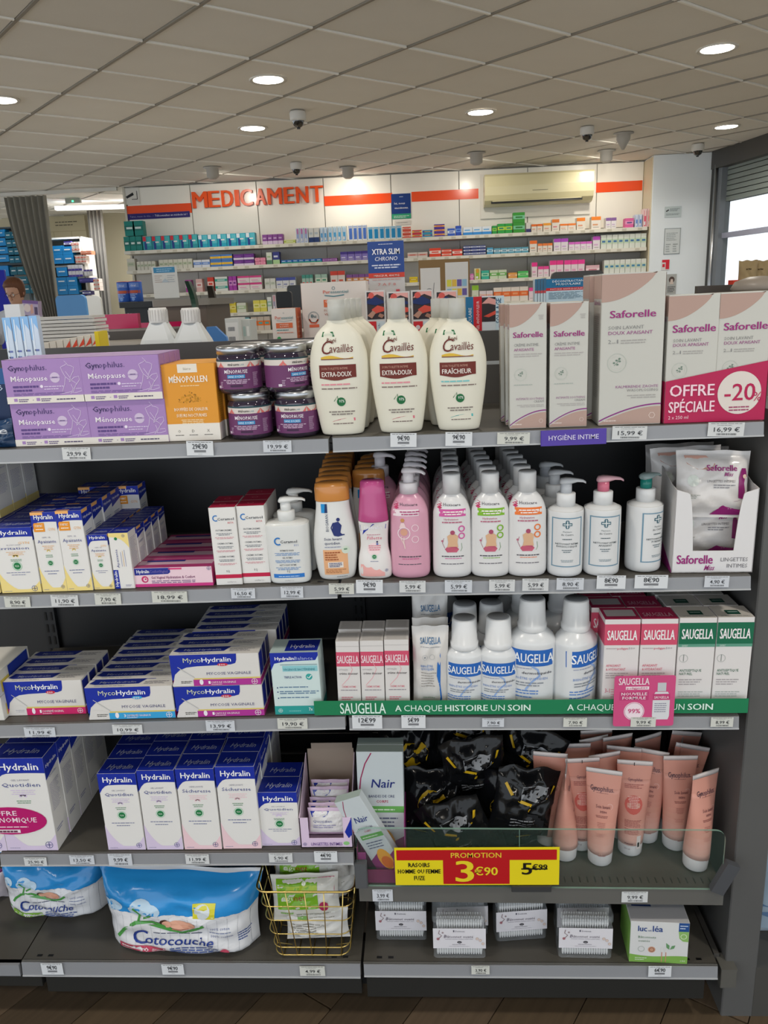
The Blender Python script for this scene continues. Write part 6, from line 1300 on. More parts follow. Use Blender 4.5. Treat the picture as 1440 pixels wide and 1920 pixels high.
# ================================================================== MEDICINE WALL: shelves and cartons
YS = 7.65
wz = {1: ony(700, 449, YS).z, 2: ony(700, 486.5, YS).z, 3: ony(560, 539, YS).z, 4: ony(450, 586, YS).z, 5: ony(470, 620, YS).z}
for n in wz:
    s = MB().cbox(XL+.03, XR-.02, YS, YW-.005, wz[n]-.035, wz[n], 'd9d4c8', .003).obj('wall_shelf', PAINT, wb)
    mb = MB(); r_ = random.Random(n); x = XL+.1
    mb.box(XL+.03, XR-.02, YS-.006, YS, wz[n]-.034, wz[n]-.003, 'e3dfd2'); mb.obj('label_rail', PLAS, s)
    mb = MB()
    while x < XR-.1: mb.box(x, x+.045, YS-.0075, YS-.006, wz[n]-.03, wz[n]-.008, 'c9c4b4'); x += r_.uniform(.09, .2)
    mb.obj('price_strip', PAPER, s)['kind'] = 'stuff'
SN = {1: 'top wall shelf', 2: 'second wall shelf', 3: 'third wall shelf', 4: 'fourth wall shelf', 5: 'lowest visible wall shelf'}
def wallbox(w, h, d, body, pat, c2, c3):
    mb = MB(); mb.cbox(-w/2, w/2, 0, d, 0, h, body, .002); f = lambda x0, z0, x1, z1, c, o=.001: mb.quad((x0*w-w/2, -o, z0*h), (x1*w-w/2, -o, z0*h), (x1*w-w/2, -o, z1*h), (x0*w-w/2, -o, z1*h), c)
    if pat == 'top': f(0, .72, 1, 1, c2); f(.15, .3, .7, .42, c3); f(.2, .12, .8, .18, 'b9b4ae')
    elif pat == 'bot': f(0, 0, 1, .35, c2); f(.15, .55, .75, .7, c3)
    elif pat == 'mid': f(0, .35, 1, .7, c2); f(.2, .46, .8, .6, c3, .002)
    elif pat == 'panel': f(.18, .08, .86, .82, c2); f(.1, .88, .9, .95, c3)
    elif pat == 'fig': f(.5, .3, 1, .95, c3); f(.05, .65, .4, .98, c2); f(.2, .05, .45, .6, '23408f', .0015); f(.4, .5, .8, .6, 'e6e6e6', .002)
    elif pat == 'tall': f(.2, .05, .8, .9, c2); f(.3, .6, .7, .95, c3, .002); f(.25, .1, .6, .3, 'e4e4e8', .002)
    return mb
RUNS = [  # shelf, u0, u1, vtop, columns, layers, body, pattern, c2, c3, description
 (1, 235, 269, 443, 3, 1, '12857c', 'mid', '0f7068', 'd5e6e2', 'dark teal carton'), (1, 270, 373, 441, 6, 1, '2a97a6', 'fig', 'd2313f', '49b3b9', 'teal carton with red corner'), (1, 374, 481, 438, 6, 1, '24a3bf', 'fig', 'dfe8ee', '58bccb', 'turquoise carton'),
 (1, 494, 533, 439, 4, 1, '8a4a98', 'bot', 'd9c4dc', 'c9a8d0', 'slim purple carton'), (1, 534, 556, 449, 1, 1, 'd9dca0', 'mid', 'b9c94a', 'eef0d8', 'flat yellow-green carton'), (1, 557, 580, 427, 3, 1, 'dde3ee', 'tall', '9fb0dc', 'c77ab0', 'tall pale blue and violet carton'),
 (1, 581, 601, 427, 2, 1, 'dcdcd8', 'bot', '1f3a72', 'b9c4cc', 'white carton with navy base'), (1, 602, 616, 426, 2, 1, 'c9dcee', 'tall', '5a9fd8', 'dfe8f0', 'tall sky blue carton'), (1, 617, 652, 424, 4, 1, 'dfe8ec', 'tall', '58a8dc', 'c9dcea', 'tall white carton with blue stroke'),
 (1, 655, 690, 422, 4, 1, 'e2e4ea', 'panel', '4f78cc', '9fb4e0', 'tall white carton with royal blue panel'), (1, 691, 755, 424, 6, 1, 'd8e6ee', 'panel', '1f8cc4', '6fb4d8', 'tall white carton with cyan panel'), (1, 756, 772, 425, 1, 3, 'e05a44', 'mid', 'eac9bf', 'e05a44', 'coral red carton'),
 (1, 774, 792, 431, 1, 2, 'cf3f52', 'mid', 'f0c23a', '5a3a9a', 'red and yellow carton'), (1, 793, 812, 431, 1, 2, '3f9fc0', 'mid', '5a3a9a', 'f0c23a', 'cyan and violet carton'), (1, 815, 835, 420, 1, 3, '5a3a9a', 'mid', 'f0b23a', 'd84a5a', 'violet carton with yellow swirl'), (1, 840, 854, 428, 1, 1, '3a62c4', 'mid', 'dfe4f0', '3a62c4', 'small blue carton'),
 (1, 855, 866, 423, 1, 1, '2a4fb8', 'mid', '6f9ae0', '2a4fb8', 'upright blue carton'), (1, 869, 922, 425, 3, 1, 'dfe6ee', 'bot', '3a8fd8', '6fb0e4', 'white carton with blue wave'), (1, 923, 932, 423, 1, 1, '2f9a4a', 'mid', '9fd04a', '2f9a4a', 'slim green carton'), (1, 933, 961, 419, 2, 1, '35a24a', 'mid', 'b9d84a', '1f8a7a', 'green carton with lime patch'),
 (1, 962, 984, 398, 1, 2, '3f9a3a', 'mid', '7fc8a0', '2f7a2f', 'large green carton'), (1, 986, 995, 417, 1, 1, 'd9d6d0', 'bot', '3a3a72', 'd9d6d0', 'white carton with dark blue foot'), (1, 996, 1017, 420, 2, 1, 'e6ddd2', 'top', 'e8722a', 'd9a080', 'low orange-topped carton'), (1, 1018, 1033, 418, 1, 1, 'e8dfcf', 'top', 'f0a030', 'e0a090', 'amber-topped carton'),
 (1, 1034, 1048, 411, 1, 1, 'e6ddd2', 'top', 'e07a2a', 'd98a90', 'orange-topped carton standing higher'), (1, 1049, 1079, 419, 2, 1, 'e8e0d6', 'top', 'ee7f2f', 'e0b090', 'white carton with thin orange top'), (1, 1080, 1096, 408, 1, 1, 'e8e0d4', 'top', 'f0862a', 'e0a080', 'tall orange-topped carton'), (1, 1107, 1125, 406, 1, 1, 'e8e0d6', 'top', 'f0862a', 'd9a07a', 'tall orange-topped carton standing alone'),
 (1, 1134, 1154, 408, 2, 1, 'e4dfe2', 'top', '8a62a0', 'c9b4cf', 'white carton with mauve edge'), (1, 1170, 1186, 409, 1, 1, 'dd62a0', 'mid', 'e89ac0', '5a4a8a', 'bright pink carton'), (1, 1188, 1202, 402, 2, 1, 'cfd9ec', 'tall', '6f8fd0', 'dde4f0', 'pale blue carton near the column'), (1, 1203, 1219, 391, 2, 1, 'e8c9c9', 'tall', 'e0607a', 'f0d4d4', 'tall rose carton at the shelf end'),
 (2, 236, 251, 485, 1, 1, 'd6d3c6', 'mid', 'c3c8b0', 'a9b49a', 'upright white carton at the shelf start'), (2, 254, 289, 490, 5, 1, 'dad8cc', 'mid', 'cdd0bc', 'a0ae92', 'small white carton'), (2, 296, 359, 486, 7, 1, 'dad8ca', 'mid', 'ccd0ba', '9fae8f', 'cream white carton'), (2, 361, 392, 487, 2, 1, 'dfe2ea', 'mid', '6f94d8', 'c0cfe8', 'white and blue curved-print carton'),
 (2, 393, 435, 477, 2, 2, '4f7fc4', 'mid', 'f0c02a', 'd8b04a', 'blue carton with yellow panel'), (2, 437, 476, 476, 2, 2, '6a2f8a', 'bot', 'ddd0e4', '8a4aa8', 'purple carton with white foot'), (2, 477, 497, 483, 2, 2, 'e88aa8', 'mid', 'f2b0c4', 'e06a90', 'small pink carton'), (2, 499, 510, 473, 1, 1, 'd9dfd0', 'bot', '5a8a6a', 'a9c49a', 'white and green leaf carton'), (2, 511, 524, 472, 1, 1, '3a3f8a', 'bot', 'b0d49a', 'dcdff0', 'navy carton with green foot'),
 (2, 526, 603, 486, 7, 1, '2f74c0', 'bot', '3aa28a', 'e0ecf4', 'small blue carton with green foot'), (2, 604, 632, 484, 2, 1, '8f4f9c', 'mid', 'c9a0d0', '7a3a8c', 'small plum carton'), (2, 638, 692, 471, 4, 1, '8a7ac4', 'top', '4f3a9a', 'dcd6ee', 'violet and white carton'), (2, 764, 802, 473, 2, 1, 'ddd4cc', 'mid', 'e0aca0', 'cc5a4a', 'white and red carton'),
 (2, 805, 827, 465, 1, 1, 'e84a2f', 'mid', 'f4dcd4', 'e84a2f', 'bright red carton'), (2, 828, 847, 467, 1, 2, 'e8553a', 'mid', 'f2d0c6', 'e8553a', 'red carton with pale stripe'), (2, 848, 867, 467, 1, 1, 'e04a3a', 'mid', 'f4e0d8', 'c83a2a', 'glossy red carton'), (2, 869, 911, 460, 3, 3, '3f4a86', 'mid', 'dfe2ee', '6f78a8', 'small navy and white carton'), (2, 913, 925, 464, 1, 1, '4fa0c8', 'mid', 'c9e4ee', '2f80b0', 'aqua carton'),
 (2, 926, 991, 464, 5, 1, '5fa4bc', 'mid', 'dce9ee', '2f7a9c', 'pale aqua carton'), (2, 993, 1007, 451, 1, 1, 'e8e0d6', 'top', 'f0742a', 'd9a080', 'white carton with deep orange top'), (2, 1008, 1036, 456, 3, 1, 'eadfd4', 'top', 'f0803a', 'd99a80', 'low carton with orange lid'), (2, 1038, 1065, 447, 2, 1, 'e6dfe6', 'top', 'b04ac4', 'd0b0d8', 'carton with violet top'), (2, 1066, 1110, 453, 4, 1, 'e8e0e6', 'top', 'd86ac8', 'dab4d4', 'low carton with pinkish violet top'),
 (2, 1111, 1125, 443, 1, 1, 'e6dfe4', 'top', 'c050c0', 'd8b0d4', 'tall carton with magenta violet top'), (2, 1126, 1211, 439, 8, 1, 'dde2d8', 'mid', 'c3d8be', '4a78a8', 'tall white and green carton'),
 (3, 342, 353, 525, 1, 1, 'b03a9a', 'mid', 'dca0d0', 'b03a9a', 'magenta carton by the notice'), (3, 362, 374, 523, 1, 1, 'e0b8b4', 'mid', 'efe0dc', 'd07a7a', 'rose white carton'), (3, 384, 396, 520, 1, 1, 'd8402f', 'mid', 'f0c9c0', 'd8402f', 'small red carton'), (3, 398, 422, 519, 1, 2, 'e0e2dc', 'mid', '3aa898', 'cfe0dc', 'white carton with teal oval'), (3, 424, 439, 518, 2, 1, 'a83aa8', 'mid', 'd890d0', '7a2a8a', 'magenta-violet carton'),
 (3, 441, 487, 517, 2, 2, 'e8dedc', 'top', 'd8458a', 'e8a0c4', 'white carton with pink oval'), (3, 492, 513, 522, 2, 1, 'dcdcd6', 'mid', 'cfd4c6', 'b0b8a8', 'plain white carton'), (3, 514, 551, 520, 3, 1, 'dcdde0', 'top', '4a56a8', '8a90b8', 'white carton with blue tab'), (3, 563, 584, 515, 3, 1, 'a8c8bc', 'top', '4a9a8c', 'e0706a', 'small sage carton'), (3, 588, 611, 514, 2, 1, 'a9c9b8', 'mid', 'dfe6d4', '5aa080', 'pale green carton'),
 (3, 617, 645, 508, 2, 1, 'e8dcd6', 'top', 'e04a3a', 'd8604a', 'white carton with red ring'), (3, 647, 694, 514, 4, 1, '8a5aa0', 'mid', 'e09a5a', 'e6dce4', 'violet carton with orange stripe'), (3, 766, 782, 519, 1, 1, 'ecd02a', 'mid', 'd8b020', 'f4e48a', 'yellow carton'), (3, 881, 888, 513, 1, 1, 'd87ab8', 'mid', 'f0c4dc', 'd87ab8', 'pink carton beside the drawings'), (3, 889, 901, 503, 1, 1, 'e4dcb0', 'tall', '9fc43a', 'e0a03a', 'cream carton with green and yellow tubes'),
 (3, 902, 917, 507, 1, 1, '3fb8a0', 'mid', 'a9e0c0', '2a9a7a', 'emerald carton'), (3, 918, 950, 506, 2, 1, 'cfdcc0', 'mid', '6fb85a', 'e4ead8', 'pale carton with green print'), (3, 953, 970, 511, 1, 1, 'e8a04a', 'mid', 'f4d0a0', 'e07a2a', 'low orange carton'), (3, 971, 991, 508, 1, 1, '4fc060', 'mid', 'b0e4a8', '3aa04a', 'low green carton'), (3, 997, 1008, 492, 1, 1, 'ead8de', 'top', 'f03a92', 'e4a8c4', 'tall pink-topped carton'),
 (3, 1009, 1030, 499, 2, 1, 'ecdce2', 'top', 'ee4a9a', 'e8b0c8', 'low pink-topped carton'), (3, 1031, 1057, 488, 2, 1, 'ead8de', 'top', 'ee3a90', 'e4a8c4', 'pink-topped carton of the middle pair'), (3, 1058, 1097, 487, 3, 1, 'ead8de', 'top', 'f0409a', 'e4a8c4', 'pink-topped carton of the right trio'), (3, 1099, 1125, 497, 1, 1, 'e0b4bc', 'mid', 'f0d8dc', 'c87a8a', 'flat rose carton'), (3, 1133, 1213, 486, 8, 1, 'dfe2da', 'mid', 'cfdcc8', '4a8ab0', 'white carton with blue mark'),
 (4, 403, 434, 568, 3, 1, 'dcc83a', 'mid', 'ece08a', 'c8b02a', 'yellow carton'), (4, 435, 453, 568, 1, 1, 'dde0d0', 'mid', 'b8d0a0', 'dde0d0', 'white and pale green carton'), (4, 467, 493, 563, 2, 1, 'e4d85a', 'mid', 'f0eaa0', 'c8c83a', 'bright yellow carton'), (4, 494, 503, 557, 1, 1, 'dfe2dc', 'mid', 'a0c4b0', 'dfe2dc', 'slim white carton'), (4, 504, 519, 553, 2, 1, 'e0d8da', 'tall', 'a8a0b8', 'e0a0a8', 'slim grey and rose carton'),
 (4, 884, 897, 535, 1, 1, 'd8dcc8', 'top', '9acc3a', 'c0cca8', 'white carton with lime top'), (4, 898, 924, 545, 2, 1, 'e4d8dc', 'mid', 'f0c0a8', 'd8a0c0', 'pale pink low carton'), (4, 925, 991, 538, 4, 1, 'e8ded4', 'mid', 'ee7030', 'f2a070', 'white carton with orange wave'), (4, 992, 1004, 539, 1, 1, 'ecd8e0', 'top', 'ee4a9a', 'ecd8e0', 'small pink carton'),
 (5, 460, 497, 594, 3, 1, 'd8c8b8', 'mid', 'f07a2a', '5ab0b0', 'orange and teal carton'), (5, 438, 458, 596, 2, 1, '8ac0c8', 'mid', 'e0e8e4', '4a90c0', 'pale blue carton'), (5, 500, 508, 600, 1, 1, '9ac8b0', 'mid', 'e0e8e0', '4a9a7a', 'slim mint carton')]
for n, u0, u1, vT, nc, nl, body, pat, c2, c3, desc in RUNS:
    xa, xb = ony(u0, 480, YS+.02).x, ony(u1, 480, YS+.02).x; zt_ = ony((u0+u1)/2, vT, YS+.02).z; H_ = max(.03, zt_-wz[n]); w = (xb-xa)/nc; h = H_/nl
    me = wallbox(w-.003, h-.0015, .1, body, pat, c2, c3).mesh('medicine_carton'); me.materials.append(CARD)
    for i in range(nc):
        for l in range(nl):
            o = bpy.data.objects.new('medicine_carton', me); COL.objects.link(o); o.location = (xa+w*(i+.5), YS+.02+rnd.uniform(0, .006), wz[n]+.0005+l*h)
            pos = ('' if nc == 1 else f', {NTH[i]} from left') + ('' if nl == 1 else f', {["bottom", "second", "third"][l]} layer')
            tag(o, f'{desc} on the {SN[n]}{pos}', 'medicine carton', 'cartons on the ' + SN[n])
# two small layers
for i in range(2):
    me = wallbox(.11, .15, .1, '12857c', 'mid', '0f7068', 'd5e6e2').mesh('medicine_carton'); me.materials.append(CARD)
    o = bpy.data.objects.new('medicine_carton', me); COL.objects.link(o); o.location = (ony(244+i*16, 440, YS+.02).x, YS+.022, ony(252, 442.5, YS+.02).z+.002); tag(o, f'dark teal carton stacked on top at the left shelf end, {["left", "right"][i]} one', 'medicine carton', 'cartons on the top wall shelf')
# ---- posters, notices, air conditioner
def board(name, u0, u1, v0, v1, y, col, label, cat, art=None, d=.004, m=PAPER, rz=0., z0=None):
    P0, P1 = ony(u0, v1, y), ony(u1, v1, y); h = ony((u0+u1)/2, v0, y).z-P0.z if z0 is None else ony((u0+u1)/2, v0, y).z-z0; w = P1.x-P0.x
    o = MB().box(-w/2, w/2, 0, d, 0, h, col).obj(name, m, None, ((P0.x+P1.x)/2, y, P0.z if z0 is None else z0)); o.rotation_euler.z = rz; tag(o, label, cat)
    if art: mb = MB(); a = Art(w, h, lambda X, Z, o_: (X, -o_*4-.0005, Z), mb); art(a); mb.obj('printed_artwork', INK, o)
    return o
board('vaccine_poster', 735, 771, 363, 411, YW-.012, '243f80', 'blue poster with white and green lettering on the medicine wall', 'poster', lambda a: (a.R(0, 0, 1, .2, '2f9a72', 1), a.T('Ici, nous', .15, .58, .55, .08, 'e4e8f2', .8), a.T('vaccinons.', .15, .4, .72, .08, 'e4e8f2', 1.2), a.L(.42, .86, .2, .04, 'a0b0d0', 1), a.L(.1, .1, .8, .03, 'c0e0d0', 2)))
board('small_notice', 740, 770, 413, 422, YW-.012, 'd8d4cc', 'small white label under the blue poster', 'notice', lambda a: a.L(.1, .4, .7, .2, 'a0a09a', 1))
board('camera_notice', 234, 263, 352, 384, YW-.012, 'dedbd4', 'white notice with black camera symbol at the wall corner', 'notice', lambda a: (a.P([(.12, .48), (.6, .72), (.66, .56), (.2, .36)], '1c1c1e', 1), a.R(.84, .3, .88, .8, '2a2a2c', 1), a.R(.5, .28, .86, .32, '2a2a2c', 1)))
board('consultation_strip', 240, 357, 398.5, 412.5, YW-.012, '3a3478', 'narrow blue strip with white lettering under the orange stripe', 'sign', lambda a: (a.T('Tabac, maux de tête... /', .04, .35, .38, .3, '9a98c4', .4), a.T('Téléconsultez un médecin ici !', .44, .35, .52, .32, 'e0def0', 1)))
for args in ((1246, 1277, 387, 408, 'cfdadc', 'pale notice with small camera drawing on the column', lambda a: (a.P([(.05, .6), (.22, .75), (.26, .65), (.1, .5)], '55585c', 1), a.L(.3, .75, .6, .06, '8a9498', 3, 1.6), a.L(.08, .3, .8, .05, '8a9498', 2))), (1244, 1274, 428, 477, 'd9dfe0', 'framed white notice on the column', lambda a: (a.O(.5, .5, .01, .01, 'ffffff'), a.R(0, 0, 1, .02, '8a9294', 1), a.R(0, .98, 1, 1, '8a9294', 1), a.R(0, 0, .03, 1, '8a9294', 1), a.R(.97, 0, 1, 1, '8a9294', 1), a.L(.12, .8, .7, .03, 'a8b0b2', 5, 2.2), a.L(.12, .36, .3, .05, 'a8b0b2', 4, 1.8), a.L(.55, .36, .3, .05, 'a8b0b2', 4, 1.8))),
             (1240, 1255, 487, 507, 'e4dede', 'small red and white fire notice on the column', lambda a: (a.R(.5, .1, .95, 1, 'd8283a', 1), a.R(.05, .75, .5, 1, 'd8283a', 1), a.R(.1, .3, .4, .6, 'd8283a', 1))), (1249, 1267, 514, 552, 'b4b6b4', 'grey advertisement with dark figure low on the column', lambda a: (a.E(.5, .72, .3, '5a4a44', 1, ry=.16), a.P([(.3, .5), (.7, .5), (.6, .75), (.4, .75)], 'd9c8bc', 2), a.L(.1, .35, .8, .04, '3a3a3a', 4, 2)))):
    board('wall_notice', *args[:4], 7.612, args[4], args[5], 'notice', args[6])
P0, P1 = ony(909, 360, 7.70), ony(1114, 350, 7.70); za, zb2 = ony(1010, 381, 7.70).z, ony(1010, 322, 7.70).z
ac = tag(empty('air_conditioner', ((P0.x+P1.x)/2, 7.8, za)), 'cream wall-mounted air conditioner above the orange stripe end', 'air conditioner'); w = P1.x-P0.x; H_ = zb2-za
pr = [(.14, 0), (.04, .0), (-.02, .012), (-.075, .05), (-.10, .1), (-.105, H_*.6), (-.10, H_-.02), (-.08, H_), (.14, H_)]
r2 = [[Vector((x, y, z)) for y, z in pr] for x in (-w/2, -w/2+.004, w/2-.004, w/2)]; MB().loft(r2, 'd4cca6', False).obj('casing', PLAS, ac)
MB().box(-w*.44, w*.4, -.075, -.05, .018, .04, '2a2926', Matrix.Rotation(0, 4, 'X')).obj('air_outlet', PLAS, ac); MB().box(-w*.43, w*.39, -.088, -.07, .036, .046, 'c4bc98').obj('louvre', PLAS, ac)
MB().box(-.07, .09, -.1065, -.105, H_*.42, H_*.435, '77725f').obj('slot', PLAS, ac); MB().box(w*.36, w*.43, -.1065, -.105, H_-.05, H_-.035, 'e4e0c8').obj('badge', PLAS, ac)
MB().box(-w/2-.03, w/2+.01, .12, .137, -.11, H_+.03, 'e6e2da').obj('mounting_board', PAINT, ac)
# ================================================================== BACK ROOM
def curtain(uL0, uR0, uL1, uR1, v0, v1, y, col, label, nf, mid=None):
    a0, a1 = ony(uL0, v0, y), ony(uR0, v0, y); zt_ = HC-.05; b0, b1 = ony(uL1, v1, y), ony(uR1, v1, y); rings = []
    for j in range(17):
        q = j/16; z = zt_*(1-q)+.02; s = min(1, (zt_-z)/(zt_-b0.z)); s = max(0, s) if s < 1 else 1+(b0.z-z)*.05
        if mid: sL = s**1.6 if s < 1 else s
        else: sL = s
        xl, xr = a0.x+(b0.x-a0.x)*sL, a1.x+(b1.x-a1.x)*s
        rings.append([Vector((xl+(xr-xl)*i/(nf*6), y+.035*math.sin(i/6*2*math.pi+.5*math.sin(q*3))*(1+.3*math.sin(i)), z)) for i in range(nf*6+1)])
    mb = MB(); mb.loft(rings, col, True, False, closed=False); back = [[p+Vector((0, .006, 0)) for p in r] for r in rings]; mb.loft(back, col, True, False, closed=False)
    o = mb.obj('curtain', CLOTH); tag(o, label, 'curtain'); return o
curtain(6, 86, 78, 112, 364, 590, 8.02, '98958b', 'wide grey curtain gathered to the right, nearer one', 7, 1)
curtain(163, 192, 183, 209, 400, 588, 9.6, '85817a', 'narrow grey curtain hanging farther back', 4)
board('partition_panel', 97, 166, 405, 470, 10.2, 'b5ab8e', 'beige worn panelling at the back of the room', 'panel', lambda a: (a.L(.2, .82, .6, .03, '4a4436', 2, 3), a.R(0, .55, 1, .56, '8f8668', 1), a.R(.12, 0, .13, .55, '8f8668', 1), a.R(.6, 0, .61, .55, '8f8668', 1)))
lt = MB().box(-.55, .55, -.06, .06, -.07, -.03, 'f2f2ee').obj('tube_light', mat('tube_glow', emit='f4f8ff', estr=1.6, col='f4f4f0'), None); lt.location = (*ony(190, 371, 9.0).xy, HC-.02); lt.rotation_euler.z = .2; tag(lt, 'fluorescent batten light behind the curtain rail', 'ceiling light')
la = bpy.data.lights.new('batten_lamp', 'AREA'); la.shape = 'RECTANGLE'; la.size = 1.1; la.size_y = .1; la.energy = 32; la.color = (.97, .98, 1)
lo = bpy.data.objects.new('batten_lamp', la); COL.objects.link(lo); lo.parent = lt; lo.location = (0, 0, -.075); lo.visible_camera = False
P = ony(137, 373, 8.6); MB().box(-.09, .09, -.02, .02, -.02, .035, 'a9ada6').obj('ceiling_exit_light', PLAS, None, (P.x, 8.6, HC-.036)); e = COL.objects['ceiling_exit_light']; tag(e, 'small emergency light with green lamp near the curtain', 'emergency light')
MB().box(-.01, .01, -.024, -.02, -.008, .008, '40ff90').obj('green_lamp', mat('green_led', emit='40ff90', estr=4, col='40ff90'), e)
def rack(name, u0, u1, v0, v1, y, levels, label, col='cfccc4', d=.35):
    P0, P1 = ony(u0, v1, y), ony(u1, v1, y); zt_ = ony(u0, v0, y).z; t = tag(empty(name, ((P0.x+P1.x)/2, y, 0)), label, 'shelf unit'); w = P1.x-P0.x
    for s in (-1, 1): MB().box(s*w/2-.012, s*w/2+.012, 0, d, 0, zt_, col).obj('side', PAINT, t)
    MB().box(-w/2, w/2, d, d+.01, 0, zt_, 'a9a59c').obj('back', PAINT, t)
    for v in levels: z = ony((u0+u1)/2, v, y).z; MB().box(-w/2, w/2, 0, d, z-.02, z, col).obj('shelf', PAINT, t)
    MB().box(-w/2, w/2, 0, d, zt_-.02, zt_, col).obj('top', PAINT, t)
    return t
rack('storage_rack', 99, 174, 446, 620, 9.0, (478, 497, 520, 545, 570), 'white storage rack with boxes between the curtains')
rack('blue_box_rack', -40, 70, 428, 640, 8.75, (456, 475, 494, 545, 585), 'dark rack of blue boxes behind the woman', '5a6468')
def runbox(rows, y, grp, cat):
    for u0, u1, v0, v1, nc, nl, body, pat, c2, c3, desc in rows:
        xa, xb = ony(u0, v1, y).x, ony(u1, v1, y).x; z0 = ony((u0+u1)/2, v1, y).z; z1 = ony((u0+u1)/2, v0, y).z; w, h = (xb-xa)/nc, (z1-z0)/nl
        me = wallbox(w-.003, h-.002, .12, body, pat, c2, c3).mesh('storage_box'); me.materials.append(CARD)
        for i in range(nc):
            for l in range(nl):
                o = bpy.data.objects.new('storage_box', me); COL.objects.link(o); o.location = (xa+w*(i+.5), y, z0+l*h)
                pos = ('' if nc == 1 else f', {NTH[i]} from left') + ('' if nl == 1 else f', {["bottom", "second", "third", "fourth"][l]} layer')
                tag(o, desc+pos, cat, grp)
runbox([(101, 139, 460, 494, 2, 2, '1a90d8', 'mid', '1a90d8', 'e4f0f8', 'bright blue box, upper rack block'), (107, 127, 501, 518, 1, 1, '1a90d8', 'mid', '1a90d8', 'e4f0f8', 'single bright blue box in the white rack'), (109, 148, 519, 552, 2, 2, '1a8cd2', 'mid', '1a8cd2', 'e4f0f8', 'bright blue box, lower rack block'),
        (120, 134, 452, 462, 1, 1, '3a2f86', 'mid', 'e0e0e8', '3a2f86', 'indigo box at the top of the white rack'), (135, 150, 453, 473, 2, 2, 'e2d8d0', 'mid', 'd8604a', 'e2d8d0', 'white and red carton atop the white rack'), (151, 172, 470, 477, 2, 1, 'e07a5a', 'mid', 'f0c0a8', 'e07a5a', 'orange carton on the white rack'), (142, 162, 479, 494, 3, 2, 'e4d4cc', 'mid', 'e0583a', 'e4d4cc', 'orange striped carton on the white rack'),
        (129, 156, 496, 519, 4, 2, 'dedce4', 'bot', '4a3a9a', 'dedce4', 'white and violet carton on the white rack'), (158, 175, 505, 517, 3, 1, 'dfdde0', 'top', '5a4a98', 'dfdde0', 'low white carton on the white rack'), (149, 176, 521, 530, 1, 1, '2f2a7c', 'mid', '6a64b0', '2f2a7c', 'long indigo box on the white rack'), (155, 171, 545, 553, 1, 1, '2f2a7c', 'mid', 'dcdce8', '2f2a7c', 'indigo box low on the white rack'), (177, 188, 522, 545, 1, 3, 'e4d8d0', 'mid', 'e0603a', 'dcdce0', 'white and orange carton beside the far curtain')], 8.96, 'boxes in the white storage rack', 'box')
runbox([(-12, 10, 430, 444, 1, 1, '1a94dc', 'mid', '1a94dc', 'd8ecf8', 'large sky blue box at the left edge, top row'), (10, 44, 434, 447, 3, 1, '14708c', 'mid', '14708c', 'dfe8ea', 'teal box with white label, top row'), (-12, 12, 446, 461, 1, 1, '1a94dc', 'mid', '1a94dc', 'd8ecf8', 'large sky blue box at the left edge, second row'), (12, 68, 448, 462, 5, 1, '14708c', 'mid', '14708c', 'dfe8ea', 'teal box with white label, second row'),
        (-12, 16, 463, 476, 1, 1, '1a94dc', 'mid', '1a94dc', 'd8ecf8', 'large sky blue box at the left edge, third row'), (16, 69, 464, 477, 5, 1, '14708c', 'mid', '14708c', 'dfe8ea', 'teal box with white label, third row'), (-12, 18, 478, 491, 1, 1, '1a94dc', 'mid', '1a94dc', 'd8ecf8', 'large sky blue box at the left edge, fourth row'), (18, 69, 479, 492, 5, 1, '14708c', 'mid', '14708c', 'dfe8ea', 'teal box with white label, fourth row'),
        (-10, 18, 498, 518, 1, 1, '1a8cd8', 'mid', '1a8cd8', 'cfe4f4', 'sky blue box below the grey shelf'), (20, 46, 500, 515, 2, 1, '16687c', 'mid', '16687c', 'dfe8ea', 'dark teal box below the grey shelf'), (22, 69, 518, 532, 3, 1, '16687c', 'mid', '16687c', 'dfe8ea', 'dark teal box beside the woman, upper row'), (46, 69, 534, 550, 2, 1, '16687c', 'mid', '16687c', 'dfe8ea', 'dark teal box beside the woman, lower row')], 8.7, 'blue boxes stacked behind the woman', 'box')
# ---- the woman behind the counter
PY = 6.25; hd_ = ony(31, 548, PY); hz = hd_.z; hx = hd_.x
pw = tag(empty('person', (hx, PY, 0)), 'woman with short brown hair and glasses looking down at a package', 'person')
jn = {'pelvis': (0, 0, .92, .14, .10), 'waist': (0, 0, 1.08, .125, .09), 'chest': (0, 0, 1.26, .15, .10), 'neck': (0, 0, hz-.13, .05, .05), 'nt': (0, -.01, hz-.07, .045, .05), 'shL': (-.16, 0, hz-.21, .06, .06), 'elL': (-.21, -.06, 1.08, .045, .045), 'wrL': (-.10, -.26, 1.16, .028, .026), 'shR': (.16, 0, hz-.21, .06, .06), 'elR': (.23, -.08, 1.12, .045, .045), 'wrR': (.19, -.27, hz-.20, .028, .026),
      'hipL': (-.09, 0, .88, .09, .09), 'knL': (-.10, -.01, .48, .062, .062), 'anL': (-.10, .01, .09, .042, .042), 'toL': (-.10, -.13, .035, .04, .03), 'hipR': (.09, 0, .88, .09, .09), 'knR': (.10, -.01, .48, .062, .062), 'anR': (.10, .01, .09, .042, .042), 'toR': (.10, -.13, .035, .04, .03)}
ed = [('pelvis', 'waist'), ('waist', 'chest'), ('chest', 'neck'), ('neck', 'nt'), ('chest', 'shL'), ('shL', 'elL'), ('elL', 'wrL'), ('chest', 'shR'), ('shR', 'elR'), ('elR', 'wrR'), ('pelvis', 'hipL'), ('hipL', 'knL'), ('knL', 'anL'), ('anL', 'toL'), ('pelvis', 'hipR'), ('hipR', 'knR'), ('knR', 'anR'), ('anR', 'toR')]
